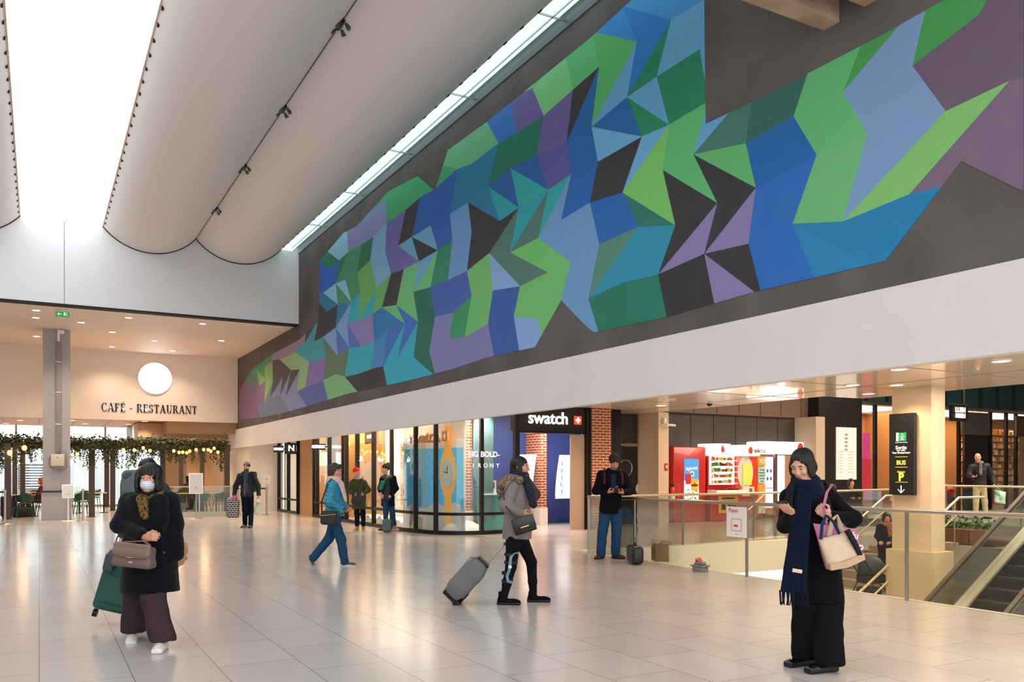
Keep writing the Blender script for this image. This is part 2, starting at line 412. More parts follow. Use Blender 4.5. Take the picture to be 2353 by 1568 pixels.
MP = [[3.85,3.75],[3.85,3.801],[3.85,4.017],[3.85,4.163],[3.85,4.662],[3.85,5.045],[3.85,5.256],[3.85,5.35],[3.96,4.68],[4.014,5.434],[4.062,3.917],[4.106,5.48],[4.121,3.964],[4.127,3.969],[4.136,3.976],[4.21,5.34],[4.259,5.558],[4.37,4.16],[4.37,4.379],[4.37,4.65],[4.37,4.911],[4.37,5.296],[4.37,5.483],[4.37,5.615],[4.38,4.151],[4.38,4.372],[4.38,4.649],[4.38,4.917],[4.38,5.293],[4.38,5.476],[4.38,5.62],[4.51,4.64],[4.548,3.994],[4.658,3.892],[4.701,5.607],[4.743,3.812],[4.83,5.17],[4.86,4.02],[4.942,3.626],[4.96,5.597],[5.11,3.47],[5.11,3.714],[5.11,3.999],[5.11,4.259],[5.11,4.708],[5.11,4.971],[5.11,5.192],[5.11,5.508],[5.11,5.591],[5.13,3.47],[5.13,3.724],[5.13,3.997],[5.13,3.998],[5.13,4.246],[5.13,4.711],[5.13,4.982],[5.13,5.194],[5.13,5.496],[5.13,5.59],[5.222,3.471],[5.277,3.472],[5.3,4.73],[5.375,5.59],[5.58,3.96],[5.58,5.23],[5.645,5.59],[5.9,4.72],[5.936,3.48],[5.96,3.48],[5.96,3.535],[5.96,3.932],[5.96,4.044],[5.96,4.273],[5.96,4.6],[5.96,4.677],[5.96,4.713],[5.96,4.748],[5.96,4.82],[5.96,5.089],[5.96,5.224],[5.96,5.38],[5.96,5.59],[6.015,5.59],[6.019,3.481],[6.2,5.22],[6.21,4.1],[6.247,5.59],[6.659,3.489],[6.71,3.49],[6.71,3.644],[6.71,3.951],[6.71,4.052],[6.71,4.134],[6.71,4.632],[6.71,5.092],[6.71,5.183],[6.71,5.283],[6.71,5.59],[6.73,3.49],[6.73,3.705],[6.73,3.965],[6.73,4.05],[6.73,4.12],[6.73,4.63],[6.73,5.101],[6.73,5.181],[6.73,5.269],[6.73,5.591],[6.749,3.489],[6.791,5.593],[6.84,4.04],[6.88,5.17],[7.146,5.606],[7.33,4.63],[7.38,3.473],[7.478,3.47],[7.53,3.469],[7.53,3.501],[7.53,4.017],[7.53,4.075],[7.53,4.089],[7.53,4.103],[7.53,4.139],[7.53,4.516],[7.53,4.611],[7.53,4.771],[7.53,4.971],[7.53,5.184],[7.53,5.291],[7.53,5.428],[7.53,5.62],[7.53,5.621],[7.532,5.761],[7.534,5.834],[7.534,5.868],[7.535,5.909],[7.539,6.136],[7.544,6.476],[7.546,6.552],[7.546,6.599],[7.548,6.716],[7.55,4.09],[7.553,6.989],[7.555,7.097],[7.556,7.191],[7.56,3.468],[7.56,3.519],[7.56,4.089],[7.56,4.499],[7.56,4.608],[7.56,4.792],[7.56,5.023],[7.56,5.205],[7.56,5.297],[7.56,5.414],[7.56,5.704],[7.56,5.817],[7.56,5.868],[7.56,5.927],[7.56,6.233],[7.56,6.49],[7.56,6.552],[7.56,6.591],[7.56,6.693],[7.56,6.985],[7.56,7.097],[7.56,7.193],[7.56,7.409],[7.56,7.41],[7.63,6.55],[7.74,5.33],[8.07,4.56],[8.1,7.694],[8.15,7.15],[8.19,5.85],[8.235,3.451],[8.26,3.45],[8.26,3.538],[8.26,3.937],[8.26,4.032],[8.26,4.1],[8.26,4.249],[8.26,4.474],[8.26,4.604],[8.26,4.687],[8.26,5.162],[8.26,5.285],[8.26,5.321],[8.26,5.353],[8.26,5.541],[8.26,5.808],[8.26,5.855],[8.26,5.905],[8.26,6.054],[8.26,6.428],[8.26,6.55],[8.26,6.635],[8.26,6.914],[8.26,7.074],[8.26,7.155],[8.26,7.221],[8.26,7.37],[8.26,7.609],[8.26,7.702],[8.26,7.778],[8.294,3.451],[8.3,7.799],[8.31,5.32],[8.34,3.452],[8.34,3.482],[8.34,3.813],[8.34,3.984],[8.34,4.025],[8.34,4.054],[8.34,4.118],[8.34,4.438],[8.34,4.623],[8.34,4.74],[8.34,5.319],[8.34,5.761],[8.34,5.861],[8.34,5.969],[8.34,6.288],[8.34,6.486],[8.34,6.55],[8.34,6.595],[8.34,6.743],[8.34,7.019],[8.34,7.158],[8.34,7.273],[8.34,7.274],[8.34,7.53],[8.34,7.657],[8.34,7.706],[8.34,7.772],[8.34,7.82],[8.382,7.817],[8.4,4.02],[8.43,6.55],[8.43,7.71],[8.73,5.89],[8.8,4.73],[8.84,7.18],[8.883,3.466],[8.978,3.468],[8.992,7.78],[9.05,6.53],[9.109,7.773],[9.136,7.771],[9.15,5.28],[9.16,3.472],[9.16,3.473],[9.16,3.565],[9.16,4.02],[9.16,4.046],[9.16,4.059],[9.16,4.069],[9.16,4.095],[9.16,4.5],[9.16,4.722],[9.16,4.933],[9.16,5.281],[9.16,5.698],[9.16,5.886],[9.16,6.092],[9.16,6.517],[9.16,6.949],[9.16,7.191],[9.16,7.366],[9.16,7.77],[9.18,4.06],[9.69,4.71],[9.69,7.21],[9.712,3.486],[9.72,5.88],[9.771,7.722],[9.816,3.489],[9.85,7.716],[9.86,3.49],[9.86,3.516],[9.86,3.787],[9.86,3.937],[9.86,3.999],[9.86,4.054],[9.86,4.257],[9.86,4.599],[9.86,4.689],[9.86,4.813],[9.86,5.19],[9.86,5.326],[9.86,5.354],[9.86,5.387],[9.86,5.516],[9.86,5.797],[9.86,5.888],[9.86,5.975],[9.86,6.361],[9.86,6.421],[9.86,6.432],[9.86,6.444],[9.86,6.512],[9.86,7.052],[9.86,7.195],[9.86,7.319],[9.86,7.715],[9.88,6.43],[9.92,5.36],[9.93,3.542],[9.93,3.558],[9.93,3.929],[9.93,3.974],[9.93,3.993],[9.93,4.009],[9.93,4.07],[9.93,4.554],[9.93,4.68],[9.93,4.855],[9.93,5.359],[9.93,5.755],[9.93,5.892],[9.93,6.023],[9.93,6.43],[9.93,6.987],[9.93,7.189],[9.93,7.364],[9.93,7.71],[9.96,3.99],[10.052,3.633],[10.36,7.15],[10.41,5.92],[10.42,4.62],[10.46,7.703],[10.53,6.43],[10.553,7.702],[10.588,4.031],[10.656,4.082],[10.68,4.1],[10.68,4.117],[10.68,4.429],[10.68,4.612],[10.68,4.782],[10.68,5.31],[10.68,5.713],[10.68,5.899],[10.68,6.084],[10.68,6.446],[10.68,6.956],[10.68,7.119],[10.68,7.284],[10.68,7.701],[10.695,4.088],[10.766,4.032],[11.04,5.87],[11.06,4.6],[11.074,3.788],[11.16,7.695],[11.18,7.07],[11.249,3.649],[11.35,5.2],[11.36,3.93],[11.369,3.554],[11.4,6.52],[11.439,7.691],[11.45,3.49],[11.45,3.611],[11.45,3.949],[11.45,4.414],[11.45,4.577],[11.45,4.788],[11.45,5.198],[11.45,5.638],[11.45,5.861],[11.45,6.114],[11.45,6.524],[11.45,6.949],[11.45,7.08],[11.45,7.237],[11.45,7.51],[11.45,7.606],[11.45,7.652],[11.45,7.685],[11.45,7.691],[11.5,7.69],[11.52,3.491],[11.52,3.661],[11.52,3.963],[11.52,4.381],[11.52,4.573],[11.52,4.822],[11.52,5.196],[11.52,5.599],[11.52,5.86],[11.52,6.156],[11.52,6.53],[11.52,6.917],[11.52,7.082],[11.52,7.281],[11.52,7.624],[11.52,7.636],[11.52,7.641],[11.52,7.646],[11.52,7.657],[11.52,7.69],[11.53,7.64],[11.808,7.686],[11.92,4.55],[11.95,3.499],[11.96,5.85],[12.03,7.1],[12.082,3.502],[12.13,4.09],[12.167,7.682],[12.25,6.59],[12.26,5.18],[12.273,7.68],[12.62,5.8],[12.66,7.15],[12.824,3.515],[12.87,4.66],[13.0,5.34],[13.018,3.519],[13.05,4.11],[13.05,6.52],[13.051,7.67],[13.08,3.52],[13.08,3.55],[13.08,4.106],[13.08,4.535],[13.08,4.675],[13.08,4.774],[13.08,5.328],[13.08,5.585],[13.08,5.834],[13.08,6.051],[13.08,6.518],[13.08,6.902],[13.08,7.138],[13.08,7.367],[13.08,7.649],[13.08,7.67],[13.098,7.67],[13.59,3.502],[13.673,3.499],[13.69,4.72],[13.69,5.88],[13.694,7.685],[13.7,7.12],[13.792,7.687],[13.83,6.46],[13.88,5.21],[13.98,4.0],[14.3,7.22],[14.407,3.474],[14.48,4.54],[14.51,3.47],[14.51,3.754],[14.51,4.007],[14.51,4.065],[14.51,4.162],[14.51,4.448],[14.51,4.524],[14.51,4.542],[14.51,4.56],[14.51,4.631],[14.51,5.118],[14.51,5.21],[14.51,5.336],[14.51,5.94],[14.51,6.383],[14.51,6.451],[14.51,6.53],[14.51,6.715],[14.51,7.092],[14.51,7.203],[14.51,7.309],[14.51,7.564],[14.51,7.677],[14.51,7.705],[14.538,3.47],[14.552,7.706],[14.598,7.707],[14.62,6.45],[14.63,4.08],[14.7,5.21],[14.71,3.469],[14.71,3.546],[14.71,4.068],[14.71,4.417],[14.71,4.557],[14.71,4.69],[14.71,5.21],[14.71,5.802],[14.71,5.925],[14.71,6.044],[14.71,6.452],[14.71,6.97],[14.71,7.188],[14.71,7.394],[14.71,7.71],[14.932,7.488],[15.18,5.89],[15.277,7.143],[15.31,3.465],[15.31,4.6],[15.32,3.465],[15.32,3.482],[15.32,3.816],[15.32,3.98],[15.32,4.09],[15.32,4.577],[15.32,4.594],[15.32,4.6],[15.32,4.606],[15.32,4.627],[15.32,5.087],[15.32,5.225],[15.32,5.382],[15.32,5.633],[15.32,5.823],[15.32,5.889],[15.32,5.952],[15.32,6.122],[15.32,6.361],[15.32,6.465],[15.32,6.598],[15.32,7.1],[15.323,7.102],[15.349,7.119],[15.39,7.145],[15.412,3.465],[15.53,6.47],[15.54,5.23],[15.6,3.94],[15.84,7.437],[16.06,7.19],[16.13,5.88],[16.17,4.63],[16.2,3.46],[16.2,3.824],[16.2,3.925],[16.2,4.05],[16.2,4.541],[16.2,4.614],[16.2,4.633],[16.2,4.644],[16.2,4.71],[16.2,5.161],[16.2,5.282],[16.2,5.405],[16.2,5.74],[16.2,5.841],[16.2,5.881],[16.2,5.916],[16.2,5.991],[16.2,6.342],[16.2,6.477],[16.2,6.651],[16.2,6.969],[16.2,7.107],[16.2,7.181],[16.2,7.24],[16.2,7.476],[16.2,7.638],[16.2,7.67],[16.224,3.46],[16.269,7.677],[16.3,7.68],[16.312,3.461],[16.41,3.92],[16.42,5.3],[16.436,7.694],[16.51,6.48],[16.86,7.14],[16.9,4.7],[16.96,5.89],[17.088,3.466],[17.134,7.765],[17.204,3.467],[17.27,6.47],[17.273,7.779],[17.32,4.01],[17.35,7.65],[17.38,5.19],[17.71,5.95],[17.832,7.835],[17.88,3.472],[17.88,3.781],[17.88,3.959],[17.88,4.12],[17.88,4.739],[17.88,5.123],[17.88,5.25],[17.88,5.482],[17.88,5.759],[17.88,5.852],[17.88,5.92],[17.88,6.025],[17.88,6.224],[17.88,6.42],[17.88,6.516],[17.88,6.626],[17.88,7.158],[17.88,7.62],[17.88,7.688],[17.88,7.806],[17.88,7.84],[17.91,4.74],[17.967,3.472],[17.97,7.16],[18.031,7.824],[18.05,7.7],[18.07,6.53],[18.076,3.473],[18.2,3.93],[18.29,5.3],[18.61,5.79],[18.77,4.55],[18.807,3.478],[18.85,7.05],[18.94,5.24],[18.943,3.479],[18.989,7.722],[19.023,7.719],[19.03,3.95],[19.03,7.7],[19.07,6.55],[19.11,3.48],[19.11,3.555],[19.11,3.948],[19.11,4.368],[19.11,4.557],[19.11,4.746],[19.11,5.243],[19.11,5.599],[19.11,5.833],[19.11,6.027],[19.11,6.546],[19.11,6.914],[19.11,7.056],[19.11,7.201],[19.11,7.703],[19.11,7.71],[19.154,7.705],[19.66,7.07],[19.7,4.57],[19.77,5.89],[19.798,3.493],[19.852,7.631],[19.93,3.93],[19.971,7.618],[19.974,3.496],[20.0,5.26],[20.0,6.45],[20.05,3.498],[20.05,3.532],[20.05,3.933],[20.05,4.401],[20.05,4.608],[20.05,4.806],[20.05,5.262],[20.05,5.722],[20.05,5.853],[20.05,6.026],[20.05,6.45],[20.05,6.878],[20.05,7.089],[20.05,7.311],[20.05,7.61],[20.45,5.8],[20.613,3.508],[20.613,7.66],[20.63,4.67],[20.68,7.12],[20.716,3.51],[20.72,3.51],[20.72,3.512],[20.72,3.647],[20.72,3.847],[20.72,3.953],[20.72,4.076],[20.72,4.476],[20.72,4.624],[20.72,4.661],[20.72,4.726],[20.72,5.069],[20.72,5.256],[20.72,5.288],[20.72,5.32],[20.72,5.37],[20.72,5.704],[20.72,5.834],[20.72,5.952],[20.72,6.173],[20.72,6.353],[20.72,6.45],[20.72,6.548],[20.72,7.008],[20.72,7.097],[20.72,7.117],[20.72,7.143],[20.72,7.29],[20.72,7.669],[20.77,5.29],[20.811,7.677],[20.92,6.45],[20.96,3.96],[21.07,3.503],[21.07,3.719],[21.07,3.72],[21.07,3.981],[21.07,4.446],[21.07,4.627],[21.07,4.944],[21.07,5.309],[21.07,5.58],[21.07,5.878],[21.07,6.149],[21.07,6.463],[21.07,6.897],[21.07,7.095],[21.07,7.345],[21.07,7.7],[21.419,3.497],[21.46,7.07],[21.56,4.58],[21.56,5.94],[21.578,7.638],[21.588,3.493],[21.72,5.35],[21.723,7.62],[21.73,4.11],[21.73,6.52],[22.33,7.03],[22.406,3.478],[22.447,7.532],[22.48,5.89],[22.498,3.476],[22.55,4.63],[22.617,7.511],[22.87,6.48],[22.89,4.05],[22.9,5.26],[23.16,7.445],[23.2,3.462],[23.2,3.813],[23.2,4.033],[23.2,4.25],[23.2,4.65],[23.2,4.969],[23.2,5.256],[23.2,5.524],[23.2,5.82],[23.2,6.244],[23.2,6.476],[23.2,6.664],[23.2,7.17],[23.2,7.44],[23.213,7.172],[23.237,6.648],[23.245,6.475],[23.255,6.271],[23.277,5.812],[23.28,3.461],[23.28,3.851],[23.28,4.028],[23.28,4.203],[23.28,4.652],[23.28,5.01],[23.28,5.255],[23.28,5.484],[23.28,5.74],[23.362,5.731],[23.51,3.456],[23.54,4.66],[23.603,3.455],[23.61,4.01],[23.639,5.7],[23.74,5.25],[23.84,3.45],[23.84,3.58],[23.84,4.012],[23.84,4.49],[23.84,4.685],[23.84,4.837],[23.84,5.26],[23.84,5.634],[23.84,5.677],[24.25,4.72],[24.363,3.444],[24.435,3.443],[24.603,5.591],[24.67,4.02],[24.71,5.35],[25.23,3.434],[25.23,3.803],[25.23,3.99],[25.23,4.176],[25.23,4.623],[25.23,5.023],[25.23,5.298],[25.23,5.52],[25.26,4.62],[25.287,5.52],[25.317,3.433],[25.4,3.432],[25.6,3.97],[25.649,5.516],[25.9,5.23],[26.054,5.513],[26.27,4.7],[26.411,3.42],[26.432,3.42],[26.611,5.508],[26.74,5.17],[26.92,3.92],[27.272,5.503],[27.29,4.59],[27.31,3.41],[27.31,3.838],[27.31,3.963],[27.31,4.172],[27.31,4.557],[27.31,4.584],[27.31,4.59],[27.31,4.6],[27.31,4.616],[27.31,5.061],[27.31,5.198],[27.31,5.481],[27.31,5.502],[27.355,3.411],[27.378,3.411],[27.534,5.5],[27.65,4.0],[27.77,5.22],[28.076,5.496],[28.51,3.426],[28.556,3.426],[28.6,4.58],[28.605,5.491],[28.68,5.27],[28.76,3.429],[28.76,3.507],[28.76,3.746],[28.76,3.95],[28.76,4.033],[28.76,4.114],[28.76,4.358],[28.76,4.498],[28.76,4.599],[28.76,4.658],[28.76,5.265],[28.76,5.49],[28.99,4.04],[29.33,5.454],[29.441,3.438],[29.521,3.439],[29.63,4.7],[29.676,5.432],[29.85,3.94],[29.85,5.19],[30.36,3.45],[30.36,3.733],[30.36,3.94],[30.36,4.28],[30.36,4.623],[30.36,4.987],[30.36,5.223],[30.36,5.389],[30.58,4.6],[30.584,3.457],[30.711,3.462],[30.807,5.36],[30.95,3.94],[31.041,5.346],[31.08,5.27],[31.57,4.55],[31.712,3.495],[31.76,3.497],[31.76,3.545],[31.76,3.841],[31.76,3.979],[31.76,4.163],[31.76,4.384],[31.76,4.484],[31.76,4.559],[31.76,4.624],[31.76,4.864],[31.76,5.118],[31.76,5.224],[31.76,5.3],[31.852,5.278],[31.909,3.502],[31.956,5.253],[31.97,5.21],[32.169,5.202],[32.2,4.0],[32.79,4.61],[32.834,5.041],[33.034,4.993],[33.036,3.539],[33.204,3.545],[33.24,3.97],[33.366,4.913],[33.926,3.569],[33.93,4.63],[33.969,4.768],[34.1,4.1]]
